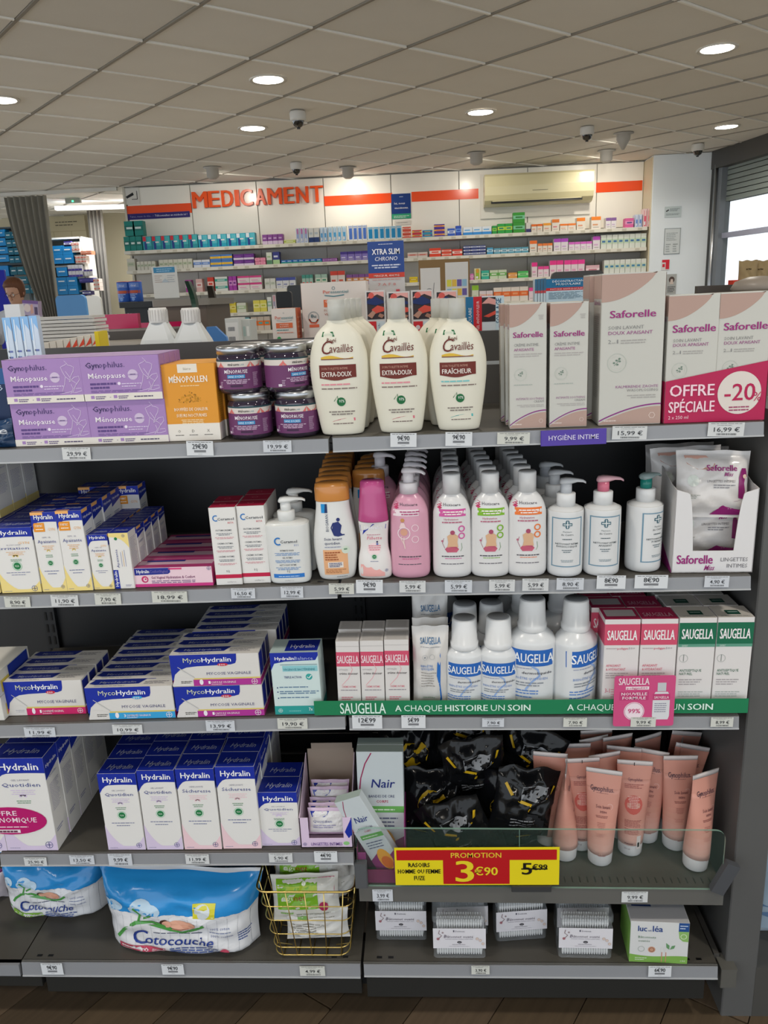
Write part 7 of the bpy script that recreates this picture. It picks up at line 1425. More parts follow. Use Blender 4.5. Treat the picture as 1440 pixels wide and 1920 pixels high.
def skinned(name, jn, ed, m, parent, root, lv=2, loc=(0, 0, 0)):
    ks = list(jn); me = bpy.data.meshes.new(name); me.from_pydata([jn[k][:3] for k in ks], [(ks.index(a), ks.index(b)) for a, b in ed], []); me.materials.append(m)
    o = bpy.data.objects.new(name, me); COL.objects.link(o); o.parent = parent; o.location = loc; o.modifiers.new('skin', 'SKIN')
    for i, k in enumerate(ks):
        v = me.skin_vertices[0].data[i]; v.radius = (jn[k][3], jn[k][4]); v.use_root = (k == root)
    s = o.modifiers.new('sub', 'SUBSURF'); s.levels = lv; s.render_levels = lv
    return o
skinned('body', jn, ed, mat('white_coat', .8, col='c9cdd6', var=.08), pw, 'pelvis')
hb = MB(); rings = []
for z, rx_, ry_, cy in ((-.118, .02, .02, -.045), (-.112, .038, .036, -.03), (-.095, .052, .055, -.02), (-.06, .062, .075, -.008), (-.02, .068, .084, 0), (.02, .071, .09, .004), (.06, .068, .088, .01), (.09, .055, .07, .014), (.108, .03, .04, .016), (.112, .008, .01, .016)):
    rings.append([Vector((rx_*math.cos(a)*(1 if math.sin(a) > -.3 else .97), cy+ry_*math.sin(a), z)) for a in [2*math.pi*i/24 for i in range(24)]])
hb.loft(rings, 'c79a80'); hb.loft([[Vector((s*w_, y, z)) for s, w_ in ((-1, a_), (0, 0), (1, a_))]+[Vector((0, y-b_, z))] for z, y, a_, b_ in ((.0, -.088, .006, .004), (-.02, -.086, .009, .012), (-.04, -.082, .014, .02), (-.048, -.078, .012, .012))], 'c9987e')
for s in (-1, 1): hb.lathe([(0, -.022), (.010, -.015), (.013, 0), (.010, .02), (0, .024)], 'c08a72', 10, M=Matrix.Translation((s*.07, .01, -.012)))
ho = hb.obj('head', SKIN, pw, (0, -.03, hz)); ho.rotation_euler = (.32, 0, -.15)
fm = MB()
for s in (-1, 1):
    fm.lathe([(0, -.004), (.011, -.002), (.011, .002), (0, .004)], 'e8e4e0', 12, M=Matrix.Translation((s*.028, -.075, 0)) @ Matrix.Rotation(math.pi/2, 4, 'X')); fm.lathe([(0, -.006), (.005, -.005), (0, .0)], '2a201c', 10, M=Matrix.Translation((s*.028, -.0745, -.001)) @ Matrix.Rotation(math.pi/2, 4, 'X'))
    fm.box(s*.028-.014, s*.028+.014, -.083, -.078, .018, .022, '5a3a2a')
fm.obj('eyes', SATIN, ho); MB().lathe([(0, -.002), (.018, 0), (0, .002)], 'a8544e', 12, ky=.3, M=Matrix.Translation((0, -.074, -.068)) @ Matrix.Rotation(math.pi/2, 4, 'X')).obj('mouth', SKIN, ho)
gm = MB()
for s in (-1, 1):
    gm.tube([(s*.03+.02*math.cos(a), -.092, -.002+.016*math.sin(a)) for a in [2*math.pi*i/16 for i in range(16)]], .0016, '3a3034', 5, True); gm.tube([(s*.05, -.09, 0), (s*.07, -.05, .002), (s*.072, .01, .0)], .0014, '3a3034', 5)
gm.tube([(-.011, -.093, 0), (.011, -.093, 0)], .0015, '3a3034', 5); gm.obj('glasses', SATIN, ho)
hr = MB(); rings = []
for z, k in ((-.06, .72), (-.03, .95), (0, 1.03), (.04, 1.1), (.08, 1.06), (.11, .8), (.128, .4), (.132, .05)):
    rg = []
    for i in range(28):
        a = 2*math.pi*i/28; f = max(0, -math.sin(a)); lift = f*(.075-z)*.0; y = .012+.096*k*math.sin(a); x = .08*k*math.cos(a)
        if z < .055 and f > .25: y = -.03; x = x*1.0
        rg.append(Vector((x, y, z)))
    rings.append(rg)
hr.loft(rings, '70472f'); hr.obj('hair', HAIR, ho)
def hand(parent, loc, rot, s):
    j = {'w': (0, 0, 0, .022, .014), 'p': (0, -.045, 0, .034, .013), 'k': (0, -.075, 0, .034, .012)}; e = [('w', 'p'), ('p', 'k')]
    h_ = skinned('hand', j, e, SKIN, parent, 'w', 2, loc); h_.rotation_euler = rot; h_.scale = (s, 1, 1)
    for i, (x, L) in enumerate(((-.026, .062), (-.009, .07), (.009, .066), (.026, .052))):
        skinned('finger', {'a': (x, -.07, 0, .009, .009), 'b': (x*1.05, -.07-L*.5, -.008, .0085, .0085), 'c': (x*1.05, -.07-L*.8, -.03, .0075, .0075), 'd': (x, -.07-L*.82, -.048, .006, .006)}, [('a', 'b'), ('b', 'c'), ('c', 'd')], SKIN, h_, 'a', 1)
    skinned('thumb', {'a': (-.025, -.02, -.002, .012, .011), 'b': (-.05, -.045, -.012, .01, .01), 'c': (-.055, -.07, -.03, .0085, .0085)}, [('a', 'b'), ('b', 'c')], SKIN, h_, 'a', 1)
hand(pw, (.19, -.27, hz-.20), (.3, 0, .9), 1); hand(pw, (-.10, -.26, 1.16), (0, 0, -.4), -1)
P = ony(58, 592, PY-.34); o = carton('held_package', .16, .13, .05, 'b8a8c4', lambda a: (a.E(.3, .5, .22, 'e8d8d4', 1), a.P([(.5, .1), (.7, .2), (.65, .8), (.5, .7)], 'd8a89a', 1), a.R(0, .8, 1, 1, '7a5a9a', 1), a.R(.75, .1, .95, .6, '5a4a6a', 1)), topcol='8a6aa0'); o.location = (P.x, PY-.34, P.z); o.rotation_euler = (.0, .1, -.2); tag(o, 'violet and white package held by the woman', 'package')
ct = tag(empty('pharmacy_counter', (-2.6, 5.2, 0)), 'pale pharmacy counter in front of the woman', 'counter'); MB().cbox(-1.9, 1.5, -.3, .35, 0, .96, 'c9c5bb', .01).obj('counter_body', PAINT, ct); MB().cbox(-1.93, 1.53, -.33, .38, .96, 1.0, 'dedad0', .01).obj('counter_top', LAMI, ct)
board('display_banner', -4, 22, 506, 600, 7.2, '1a22b0', 'deep blue display panel behind the woman at the left edge', 'banner', None, .03, PAINT, z0=.001)
# ================================================================== FAR SIDE OF THE GONDOLA AND THE SHOP BETWEEN
ZF = 1.30*K
def ybox(name, u0, u1, v0, y, d, body, art, label, cat='carton', z0=ZF, side=None, top=None, rz=0., topcol=None, m=None, lside=None, vb=None):
    P0, P1 = ony(u0, v0, y), ony(u1, v0, y); zt_ = (P0.z+P1.z)/2; w = P1.x-P0.x
    o = carton(name, w, zt_-z0, d, body, None if vb else art, top, side, m, topcol, lside)
    if vb and art:
        hv = zt_-ony((u0+u1)/2, vb, y).z; mb = MB(); art(Art(w, hv, lambda X, Z, o_: (X, -o_*3, Z+zt_-z0-hv), mb)); mb.obj('printed_artwork', INK, o)
    o.location = ((P0.x+P1.x)/2, y, z0+.0005); o.rotation_euler.z = rz; tag(o, label, cat); return o
# square-shouldered white flasks
t = empty('flask'); Hf = .215
prof = [(-.0345, .0), (-.037, .004), (-.037, Hf*.66), (-.018, Hf*.80), (-.0175, Hf*.83)]
mb = MB(); rings = [[Vector((sx*r, sy*r*.8, z)) for sx, sy in ((-1, -.7), (-.7, -1), (.7, -1), (1, -.7), (1, .7), (.7, 1), (-.7, 1), (-1, .7))] for r, z in ((.0345, 0), (.037, .004), (.037, .145), (.0345, .152), (.019, .182), (.0175, .186))]
mb.loft(rings, 'd3d6d6', False); mb.obj('flask_body', SATIN, t); mb = MB(); mb.lathe([(.0188, .184), (.0192, .187), (.0178, .2135), (.0165, .215), (0, .215)], 'dcdad6', 20)
for i in range(20):
    a = 2*math.pi*i/20; mb.box(-.0006, .0006, -.0196, -.018, .189, .211, 'cfccc8', Matrix.Rotation(a, 4, 'Z'))
mb.obj('ribbed_cap', SATIN, t); mb = MB(); a = Art(.074, .152, lambda X, Z, o: (X, -.0298-o, Z), mb); a.R(.2, .2, .92, .84, 'c9cccc', 1); a.T('PRECAUTIONS', .24, .78, .35, .025, '4a4c4e', 1); a.L(.24, .74, .6, .02, '6a6c6e', 9, 1.9); mb.obj('printed_artwork', INK, t)
for i, (u, q) in enumerate(((295, 0), (356, 1))):
    o = t if not i else copy_tree(t); P = ony(u, 577, .43); o.location = (P.x, .43, P.z-.215); tag(o, f'white square-shouldered flask with ribbed cap behind the lilac cartons, {["left", "right"][i]} one', 'flask', 'white flasks on the far side')
    ZFL = P.z-.215
G(MB().box(-1.6*K, .8*K, YB+.03, YB+.30, ZFL-.016, ZFL-.001, '55524d'), 'far_shelf')
# pale herbal cartons
def pur(big):
    def f(a):
        a.O(.5, .9 if big else .86, .025, .006, '2a6a7a'); a.T('Pur', .34 if big else .14, .82 if big else .68, .11 if big else .25, .05 if big else .09, 'd0604a', .6, res=2); a.T('essentiel', .455 if big else .40, .82 if big else .68, .27 if big else .47, .045 if big else .08, '2a7a86', .3, res=2)
        a.C([(.36, .79), (.5, .77), (.66, .79)] if big else [(.2, .64), (.5, .6), (.84, .64)], .012, '2a7a86')
        if big: a.R(.34, .6, .72, .72, 'd5693c', 1); a.T('GEMMES', .36, .675, .2, .035, 'f0d8c8', .8); a.T('& C', .4, .62, .1, .03, 'f0d8c8', .8); a.T('PURE', .34, .53, .12, .035, 'a85a48', .3); a.T('VERMI', .34, .47, .15, .035, 'a85a48', .3); a.O(.17, .45, .085, .012, '9aa0a0'); a.T('8u', .13, .44, .08, .055, '2a5a66', 1, res=2); a.C([(.1, .42), (.13, .36), (.2, .35), (.24, .41)], .025, 'd5603c'); a.R(.1, .28, .25, .33, 'd5603c', 1)
        else: a.R(.16, .4, .84, .56, 'd5693c', 1); a.T('MUSCLES', .5, .49, .36, .04, 'f0d8c8', .8, 'c'); a.T('& JOINTS', .5, .43, .36, .035, 'f0d8c8', .8, 'c'); a.L(.18, .33, .5, .03, '4a8a8a', 1); a.L(.18, .25, .68, .03, 'd0806a', 1); a.E(.25, .08, .08, '3a9a5a', 1)
    return f
ybox('herbal_carton', 563, 686, 529, .50, .09, 'd9cfc6', pur(True), 'large pale carton with orange panel behind the left milky bottle', z0=ZFL, vb=645, topcol='e8a890', lside=lambda a: a.R(0, 0, 1, 1, 'e4b8a8', 1))
ybox('herbal_carton', 508, 554, 579, .47, .07, 'd9cfc6', pur(False), 'small pale carton with orange side behind the jars', z0=ZFL, vb=640, side=lambda a: (a.R(0, 0, 1, 1, 'd96a3c', 1), a.L(.2, .9, .6, .02, 'e8a080', 18, 2.4)), topcol='e08a60')
def patch(a):
    a.R(.08, .42, .92, .97, '3a2f33', 1); a.P([(.08, .85), (.3, .97), (.92, .97), (.92, .86), (.6, .92), (.3, .86)], 'e8a8a0', 2); a.E(.3, .9, .14, 'd85a50', 3, ry=.06); a.P([(.08, .8), (.5, .88), (.92, .78), (.92, .74), (.5, .7), (.08, .74)], '1f2f66', 3); a.P([(.3, .62), (.6, .7), (.92, .66), (.92, .58), (.6, .55), (.4, .52)], 'd8503f', 3); a.P([(.08, .5), (.35, .6), (.5, .55), (.3, .44)], 'b98a76', 4); a.P([(.92, .5), (.7, .54), (.6, .48), (.8, .44)], 'a87a66', 4)
    a.R(.08, .04, .5, .38, 'd02a30', 1); a.E(.28, .26, .1, 'd9c9cc', 2); a.R(.52, .04, .92, .38, 'cfd8dc', 1); a.T('Patch', .68, .08, .25*a.h/a.w, .1*a.w/a.h, '5a8aa0', .4, rot=90)
for i, (u0, u1, lab) in enumerate(((684, 722, 'leftmost'), (725, 768, 'second'), (770, 812, 'third'), (815, 858, 'fourth'))):
    ybox('patch_carton', u0, u1, (545, 547, 544, 545)[i], .46, .03, 'd9d4d0', patch, f'pain patch carton with back photograph behind the milky bottles, {lab} from left', z0=ZFL, vb=638, side=lambda a: (a.R(0, 0, 1, 1, 'dcd9d6', 1), a.L(.3, .9, .4, .02, '8a8c90', 14, 3)))
def patch2(a): a.R(0, 0, .2, 1, '1f6f9c', 1); a.R(.2, 0, .42, 1, 'c8202c', 1); a.T('MUSCULAIRE', .15, .08, .62*a.h/a.w, .08*a.w/a.h, 'd8e4ec', .8, rot=90, l=2); a.T('GEL ANTI-DOULEUR', .35, .08, .8*a.h/a.w, .07*a.w/a.h, 'f0d0d4', .6, rot=90, l=2); a.R(.42, .3, .78, .97, '33292c', 1); a.P([(.42, .8), (.6, .97), (.78, .9), (.78, .75), (.6, .8)], 'e0a098', 2); a.P([(.46, .45), (.78, .6), (.78, .5), (.6, .42)], 'd8503f', 2); a.R(.78, 0, 1, 1, 'c9dde6', 1); a.T('SOULAGE', .92, .25, .68*a.h/a.w, .13*a.w/a.h, '2a5a80', .8, rot=90, l=2)
ybox('gel_carton', 873, 945, 556, .46, .03, 'd5dde2', patch2, 'blue, red and white pain gel carton right of the milky bottles', z0=ZFL, vb=624)
for i in range(5):
    u = 1003+i*5.4
    ybox('patch_box', u if i < 4 else 1024, u+4.6 if i < 4 else 1107, 524-i*.5, .52, .03, 'c9d8e0', (lambda a: (a.R(0, .55, 1, 1, '3a6a8a', 1), a.R(0, .45, 1, .55, 'c84a50', 1))) if i < 4 else
         (lambda a: (a.R(0, .66, 1, 1, '1f6f9c', 1), a.T('DÉCONTRACTANT', .14, .86, .76, .075, 'e4eef4', .8), a.T('MUSCULAIRE', .22, .75, .56, .075, 'e4eef4', .8), a.R(0, .55, 1, .66, 'c8282f', 1), a.T('PATCHS ANTI-DOULEUR', .1, .58, .8, .05, 'f4dcdc', .8), a.R(0, 0, 1, .55, 'c0d6e2', 1), a.L(.06, .48, .85, .02, '5a7a8c', 7, 2))),
         f'pain patch box behind the slim cream cartons, {["leftmost", "second", "third", "fourth", "wide front-facing"][i]} one', z0=ZFL, vb=572)
# blue slimming sign on a clear stand
o = board('product_sign', 693, 760, 452, 555, .62, 'c9c6c4', 'blue and white slimming sign standing above the milky bottles', 'sign', lambda a: (a.R(0, .42, 1, 1, '27468a', 1), a.T('XTRA SLIM', .5, .76, .76, .1, 'f0f0f4', 1.4, 'c', res=2), a.T('CHRONO', .5, .645, .62, .07, 'dfe3ee', .6, 'c', it=.15, res=2), a.L(.1, .55, .8, .028, 'cdd3e4', 2, 1.6, al='c'), a.R(0, .33, 1, .42, 'c8402f', 1), a.T('MINCEUR, 404 MG', .5, .35, .7, .035, 'f0d4cc', .6, 'c'), a.L(.1, .29, .8, .016, 'd0908a', 1), a.T('7 A F 8', .5, .18, .5, .05, 'c87a74', .3, 'c'), a.L(.3, .94, .4, .015, 'c0c8dc', 1)), m=PAPER)
q = MB().box(-.03, .03, .004, .03, ZFL-o.location.z, 0, 'b9b5b2').obj('sign_stand', PAPER, o)
for s_ in (-1, 1): MB().box(s_*.024-.004, s_*.024+.004, -.003, .006, 0, .012, 'c0303a').obj('red_clip', PLAS, o)
# board with drawings
o = board('drawing_board', 786, 881, 486, 543, 2.6, '8a6f4c', 'cork board with pinned drawings behind the milky bottles', 'notice board', lambda a: (a.R(.03, .47, .42, .93, 'd9d6d2', 1), a.C([(.1, .6), (.2, .75), (.25, .6), (.3, .8)], .01, '6a6a70'), a.O(.2, .72, .07, .01, '6a6a70'), a.R(.52, .47, .97, .97, 'd4d2ce', 1), *[a.R(.55+.1*i, .52+.08*j, .64+.1*i, .58+.08*j, ['e0b84a', '6a5aa0', '8fb8d0', 'd9d24a'][(i+j) % 4], 2) for i in range(4) for j in range(4)], a.R(.06, .02, .32, .42, 'd0cac2', 1), a.C([(.1, .1), (.2, .35), (.28, .12)], .012, '7a74a0'), a.R(.32, .02, .48, .43, '4a4a9c', 1), a.R(.6, .08, .98, .45, 'd8d6e0', 1)), .02, z0=1.0)
st = MB(); st.box(-.2, .2, .0, .04, 0, 1.0, '6a655c'); st.obj('board_stand', STEEL, None, (o.location.x, 2.605, 0)); tag(COL.objects['board_stand'], 'low dark stand carrying the cork board', 'stand')
# displays, monitors, seats
board('price_notice', 290, 337, 499, 560, 2.55, 'd3d4d0', 'white notice with blue heading on a grey desk', 'notice', lambda a: (a.R(.08, .8, .92, .97, '3a86b0', 1), a.L(.2, .9, .6, .03, '9ac4dc', 2, 2, l=2), a.L(.1, .7, .3, .02, 'b09a90', 4, 3.2), a.L(.6, .7, .3, .02, 'a0a8b0', 4, 3.2), a.P([(.35, .5), (.5, .62), (.68, .5)], 'b0bcc4', 1)))
def desk(name, u0, u1, v, y, d, col, label, top=None):
    P0, P1 = ony(u0, v, y), ony(u1, v, y); w = P1.x-P0.x; z = (P0.z+P1.z)/2; t = tag(empty(name, ((P0.x+P1.x)/2, y, 0)), label, 'desk'); MB().cbox(-w/2+.02, w/2-.02, .02, d-.02, 0, z-.03, col, .005).obj('body', PAINT, t); MB().cbox(-w/2, w/2, 0, d, z-.03, z, top or col, .005).obj('top', PAINT, t); return t, z
desk('grey_desk', 284, 392, 561, 2.5, .5, '6a5f55', 'brown grey desk under the white notice', '8a857c')
t, zd = desk('dark_cabinet', 222, 285, 566, 3.2, .4, '33373b', 'dark cabinet carrying two blue tubs')
def tub(x, lab):
    o = MB().lathe([(.034, 0), (.036, .003), (.036, .107), (.034, .11), (0, .11)], ['2a4fa0', '2f5fb8', 'b04a3a', '3a6fc8'], 24).obj('blue_tub', SATIN, None, (x, 3.3, zd+.001)); mb = MB(); a = Art(.07, .11, curved(.0363, .0363), mb, 6); a.R(.1, .7, .9, .92, '6a8ad0', 1); a.T('Oral', .3, .75, .4, .09, 'd8dff0', 1); a.R(.05, .42, .95, .56, 'c0583a', 1); a.L(.15, .36, .6, .04, 'b0c4e8', 3); a.E(.4, .14, .14, '7aa0e0', 1); mb.obj('printed_artwork', INK, o); tag(o, lab, 'tub', 'blue tubs on the dark cabinet')
tub(ony(232, 540, 3.3).x, 'blue cylindrical tub on the dark cabinet, left one'); tub(ony(254, 540, 3.3).x, 'blue cylindrical tub on the dark cabinet, right one')
for u0, u1, v0, v1, lab, y in ((181, 262, 589, 627, 'magenta panel of a low counter, left piece', 2.0), (257, 345, 604, 626, 'magenta panel of a low counter, right piece behind the flasks', 2.44)):
    board('magenta_panel', u0, u1, v0, v1, y, 'b8124f', lab, 'counter panel', None, .03, LAMI, z0=.001)
P = ony(200, 622, 1.5); o = MB().cbox(-.24, .2, 0, .3, .001, P.z, '5a5553', .02).obj('grey_ledge', PAINT, None, (P.x+.03, 1.5, 0)); tag(o, 'dark grey ledge in front of the magenta panel', 'ledge')
def screen(u0, u1, v0, v1, y, col, label, name='monitor'):
    P0, P1 = ony(u0, v1, y), ony(u1, v0, y); w, h = P1.x-P0.x, P1.z-P0.z; t = tag(empty(name, ((P0.x+P1.x)/2, y, P0.z)), label, 'monitor' if name == 'monitor' else 'chair'); n = 6; r = min(w, h)*.18; pts = []
    for cx, cz, a0 in ((w/2-r, r, -90), (w/2-r, h-r, 0), (-w/2+r, h-r, 90), (-w/2+r, r, 180)):
        for k in range(n): q = math.radians(a0+90*k/(n-1)); pts.append((cx+r*math.cos(q), cz+r*math.sin(q)))
    N = len(pts); mb = MB(); mb.add([(x, 0, z) for x, z in pts]+[(x, .03, z) for x, z in pts], [tuple(range(N)), tuple(range(2*N-1, N-1, -1))]+[(i, N+i, N+(i+1) % N, (i+1) % N) for i in range(N)], col); mb.obj('shell', SATIN, t)
    zf = -P0.z+.001 if name != 'monitor' else -.265; MB().box(-.02, .02, .01, .03, zf+.015, .01, '2a2a2c').obj('stand', STEEL, t); MB().cbox(-.09, .09, -.06, .1, zf, zf+.015, '2a2a2c').obj('foot', STEEL, t)
    if name == 'monitor': d_ = tag(empty('monitor_desk', ((P0.x+P1.x)/2, y, 0)), label.replace('dark', 'plain').split(' ')[0]+' pedestal under the '+label, 'desk'); MB().cbox(-.2, .2, -.15, .25, 0, P0.z-.266, '6a655c', .005).obj('pedestal', PAINT, d_)
    return t
screen(1034, 1132, 506, 560, 2.2, '3a3836', 'dark rounded monitor back behind the pain patch boxes'); screen(519, 546, 546, 580, 2.2, '141416', 'small black screen above the small pale carton'); screen(541, 566, 534, 582, 3.0, '3f4244', 'dark grey monitor back beside the large pale carton')
def seat(u0, v0, u1, v1, y, col, label, wpx):
    A, B = ony(u0, v0, y), ony(u1, v1, y); wd = wpx/F_PX*(y+1.2); d = (B-A); n = 10; rings = []
    for j in range(n+1):
        q = j/n; p = A+d*q+Vector((0, .05*math.sin(q*math.pi), 0)); ww = wd*(.65+.35*math.sin(math.pi*min(1, q*1.1+.1))); rings.append([p+Vector((sx*ww/2, sy*.02, 0)) for sx, sy in ((-1, -1), (1, -1), (1, 1), (-1, 1))])
    t = tag(empty('office_chair', (A+B)/2), label, 'chair'); mb = MB(); mb.loft([[p-(A+B)/2 for p in r] for r in rings], col, False); mb.obj('backrest', FILM, t)
    b = B-(A+B)/2; MB().box(b.x-.16, b.x+.16, 0, .38, b.z-.1, b.z-.04, col).obj('seat', FILM, t); MB().lathe([(.03, -1*(B.z-.06)+b.z), (.03, b.z-.1)], '2a2a2a', 10, cx=b.x, cy=.2).obj('column', STEEL, t); MB().cbox(b.x-.22, b.x+.22, 0, .4, b.z-B.z, b.z-B.z+.05, '2a2a2a', .06).obj('base', STEEL, t)
seat(352, 527, 366, 612, 2.0, '2f4a3c', 'dark green chair back seen edge-on beside the white notice', 9); seat(394, 536, 398, 612, 3.6, '2e2a28', 'tall black chair back seen edge-on right of the green one', 12)
# card display with tiny drawers
P0, P1 = ony(1040, 640, 3), ony(1041, 640, 3)
ybox('sample_rack', 421, 446, 597, 1.7, .12, 'c9cbc8', lambda a: (a.R(.05, .6, .95, .95, 'dcdcda', 1), a.L(.2, .85, .5, .06, '8a8c90', 2), a.R(.05, .1, .95, .55, '77787a', 1), a.R(.1, .3, .9, .33, 'c0c0c0', 2)), 'grey display with note cards behind the jars', 'display', z0=1.0)
ybox('sample_rack', 446, 468, 600, 1.75, .12, 'bfc2be', lambda a: [a.R(.08+.3*i, .08+.18*j, .3+.3*i, .2+.18*j, ['dfe0dc', 'b9a9a0', 'a0b4b0'][(i+j) % 3], 1) for i in range(3) for j in range(5)], 'display rack with tiny pastel samples behind the jars', 'display', z0=1.0)
P = [ony(u, v, 1.3) for u, v in ((386, 645), (427, 643), (424, 632), (403, 612), (387, 613))]; mb = MB(); n = len(P); mb.add(P+[p+Vector((0, .02, 0)) for p in P], [tuple(range(n)), tuple(range(2*n-1, n-1, -1))]+[(i, (i+1) % n, n+(i+1) % n, n+i) for i in range(n)], '4a80c0'); o = mb.obj('blue_card', CARD); MB().box(P[0].x+.01, P[0].x+.03, P[0].y+.02, P[0].y+.04, .001, P[0].z+.05, '8a8c90').obj('stand', STEEL, o); tag(o, 'blue slanted card standing right of the white flasks', 'card')
# pale blue slim cartons behind the lilac ones, white cartons and leaflets beyond
def slim(a): a.P([(0, .8), (0, 1), (1, 1), (1, .88), (.5, .94), (.3, .78)], '8ab8e4', 1); a.P([(.1, .7), (.3, .98), (.4, .98), (.3, .6)], 'dfeaf4', 2); a.L(.2, .7, .55, .02, '6a78b8', 6, 2.6); a.L(.2, .42, .6, .02, '7a6a9a', 6, 2.4); a.C([(.3, .2), (.2, .16), (.3, .12)], .05, 'c03a50'); a.L(.4, .16, .35, .03, '5a4a6a', 2)
yb = .18
for i in range(4):
    u0 = 3+i*16.6; P0, P1 = ony(u0, 597-i*1.2, yb), ony(u0+15.6, 597-i*1.2, yb); o = carton('slim_carton', P1.x-P0.x-.0005, P0.z-sz(1, -.5), .014, 'ccdaea', slim); o.location = ((P0.x+P1.x)/2, yb, sz(1, -.5)+.001); tag(o, f'slim pale blue carton standing behind the lilac cartons, {NTH[i]} from left', 'carton', 'slim pale blue cartons')
# stack of flat white boxes
P0, P1 = ony(62, 648, 1.05), ony(180, 640, 1.05); z = .95; zt_ = ony(120, 592, 1.05).z; w = P1.x-P0.x; k = 9
zs_ = ony(120, 652, 1.05).z
for i in range(k):
    h = (zt_-zs_)/k; o = MB().cbox(-w/2, w/2, 0, .1, 0, h-.002, ['c9c6c0', 'd6d3cd'][i % 2], .003).obj('flat_box', CARD, None, ((P0.x+P1.x)/2+rnd.uniform(-.004, .004), 1.05, zs_+i*h)); tag(o, f'flat white box in the stack behind the slim blue cartons, {NTH[i]} from the bottom', 'box', 'stack of flat white boxes')
tb_ = tag(empty('display_table', ((P0.x+P1.x)/2, 1.05, 0)), 'table carrying the stack of flat white boxes', 'table'); MB().cbox(-w/2-.1, w/2+.1, -.05, .4, zs_-.03, zs_-.001, '8a857c').obj('tabletop', PAINT, tb_)
for sx in (-1, 1):
    for yy in (0, .35): MB().box(sx*(w/2+.06)-.015, sx*(w/2+.06)+.015, yy-.015, yy+.015, 0, zs_-.03, '55524d').obj('leg', STEEL, tb_)
# row of small cream cartons with red triangles on the far side
x0 = ony(66, 650, .46).x; x1 = ony(185, 640, .46).x; n = 9
for i in range(n):
    w = (x1-x0)/n; zt_ = ony(66+13.2*i, 646-2.4*i, .46).z; o = carton('cream_box', w-.001, zt_-ZFL, .06, 'd8d0c4', (lambda a: a.P([(0, .86), (1, .9), (1, .98)], 'd84a30', 1)) if i > 3 else None); o.location = (x0+w*(i+.5), .46, ZFL+.0005); tag(o, f'cream carton in the rising row behind the gondola crest, {NTH[i]} from left', 'carton', 'rising row of cream cartons')
ybox('yellow_box', 176, 184, 622, .44, .05, 'e4c818', None, 'small bright yellow carton at the end of the cream row', z0=ZFL)
P = ony(20, 570, 1.0); o = ybox('white_box', 6, 36, 571, .54, .02, 'd9dadc', lambda a: (a.R(0, 0, 1, .25, '3a6ac0', 1), a.O(.45, .62, .1, .02, '3a3c40', a0=90, a1=270), a.L(.5, .6, .35, .06, '6a6c70', 1)), 'white box with blue base and bracket logo at the left edge', z0=ZFL)
for i, (u0, u1, v0, v1, c, lab) in enumerate(((110, 158, 552, 592, '5f9fdc', 'blue rounded chair back behind the flat boxes'), (150, 187, 554, 592, 'd4d6d4', 'white rounded chair back beside the blue one'))): screen(u0, u1, v0, v1+14, 4.0+.6*i, c, lab, 'visitor_chair')
# window side
board('dark_bar', 1307, 1373, 535, 552, 2.0, '4a4440', 'dark bar of a display behind the twin pack', 'display bar', None, .03, STEEL, z0=.001)
for i, (u0, u1, v0) in enumerate(((1373, 1383, 525), (1384, 1394, 525))): board('red_box', u0, u1, v0, 548, 2.6+.01*i, 'd8402f', f'small red box by the window, {["left", "right"][i]} one', 'box', lambda a: a.R(.2, .3, .8, .75, 'f0b0a8', 1), .06)
def kraft(a): a.L(.3, .7, .3, .05, '5a4a30', 1); a.P([(.2, .1), (.5, .3), (.8, .12), (.5, .18)], '2a241c', 1); a.P([(.25, .35), (.5, .3), (.75, .36), (.5, .42)], '3a3024', 2); a.E(.45, .72, .05, '3a3024', 2)
kp = None
for i, (u, lab) in enumerate(((1403, 'left'), (1425, 'middle'), (1445, 'right'))):
    P = ony(u, 547, 2.6+.03*i); o = pouch('kraft_bag', .085, ony(u, 488, 2.6).z-P.z, .05, 'a8926c', kraft, PAPER, 4, .06, 14, .003) if not kp else copy_tree(kp); kp = kp or o; o.location = P; tag(o, f'brown kraft paper bag by the shop window, {lab} one', 'bag', 'kraft bags by the window')
t, zz_ = desk('window_counter', 1368, 1520, 549, 2.55, .4, '8a8378', 'low counter by the window carrying kraft bags')
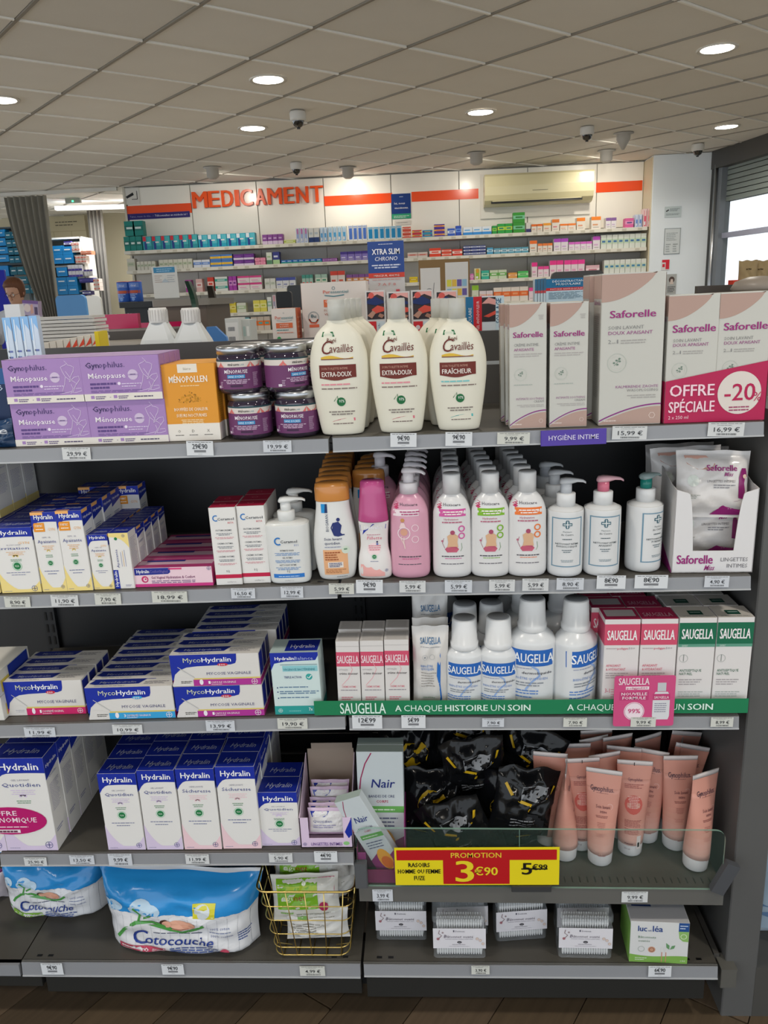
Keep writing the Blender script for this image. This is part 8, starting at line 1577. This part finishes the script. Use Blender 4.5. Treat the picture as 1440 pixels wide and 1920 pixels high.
P = ony(1425, 540, 1.8); o = MB().lathe([(0, -.0), (.09, 0), (.1, .01), (.085, .035), (.04, .05), (0, .052)], '8f867c', 24).obj('grey_hood', SATIN, None, (P.x, 1.8, P.z-.01)); tag(o, 'grey rounded hood in front of the kraft bags', 'hood')
MB().cbox(-.08, .08, -.05, .08, -(P.z-.01), 0, '6a6258').obj('hood_base', SATIN, o)
# neighbouring display at the lower right
P = ony(1409, 1815, .02); Q = ony(1416, 1640, .04); t = tag(empty('neighbour_display', (P.x+.12, .1, 0)), 'dark base of the neighbouring display at the right edge', 'display'); MB().cbox(-.115, .3, -.08, .35, 0, P.z, '4a4946', .004).obj('base', STEEL, t)
o = pouch('blue_pack', .3, .25, .12, 'b9cfe2', lambda a: (a.R(0, .25, 1, .35, '6f8fb8', 1), a.R(0, .0, 1, .1, 'd5e0ea', 1)), FILM, 6, .04, 16, .003); o.location = (P.x+.165, .05, P.z+.002); tag(o, 'pale blue wrapped pack on the neighbouring display base', 'pack')
# dark poster card and foil bag at the left edge of the top shelf
def cut(a): a.R(0, 0, 1, 1, '1c2f52', 1); a.R(0, .8, 1, 1, '2a5a90', 2); a.T('tô', .5, .72, .35, .07, 'c9d8e8', .5, l=4); a.E(.3, .52, .2, 'd8305a', 3); a.T('2', .72, .2, .2, .13, 'e0e4ea', 2, l=4)
P0, P1 = ony(-30, 806, .016), ony(14, 806, .016); zt_ = zat(P0, 695)
o = carton('dark_carton', P1.x-P0.x, zt_-sz(1, -.6), .02, '1c2f52', cut); o.location = ((P0.x+P1.x)/2, .034, sz(1, -.6)+.0006); tag(o, 'dark blue carton with pink dot at the left edge, top shelf', 'carton')
P = ony(0, 843, .006); o = pouch('foil_bag', .07, .045, .02, '1d3a5c', lambda a: (a.T('Blue', .25, .5, .65, .24, 'e6eaf0', 2, it=.2, res=2), a.L(.3, .35, .5, .05, '9ab0c8', 2)), FILM, 8, .06, 14, .0022); o.location = (P.x-.0135, .008, sz(1, -.6)+.001); tag(o, 'navy foil bag with white lettering at the left end of the top shelf', 'bag')
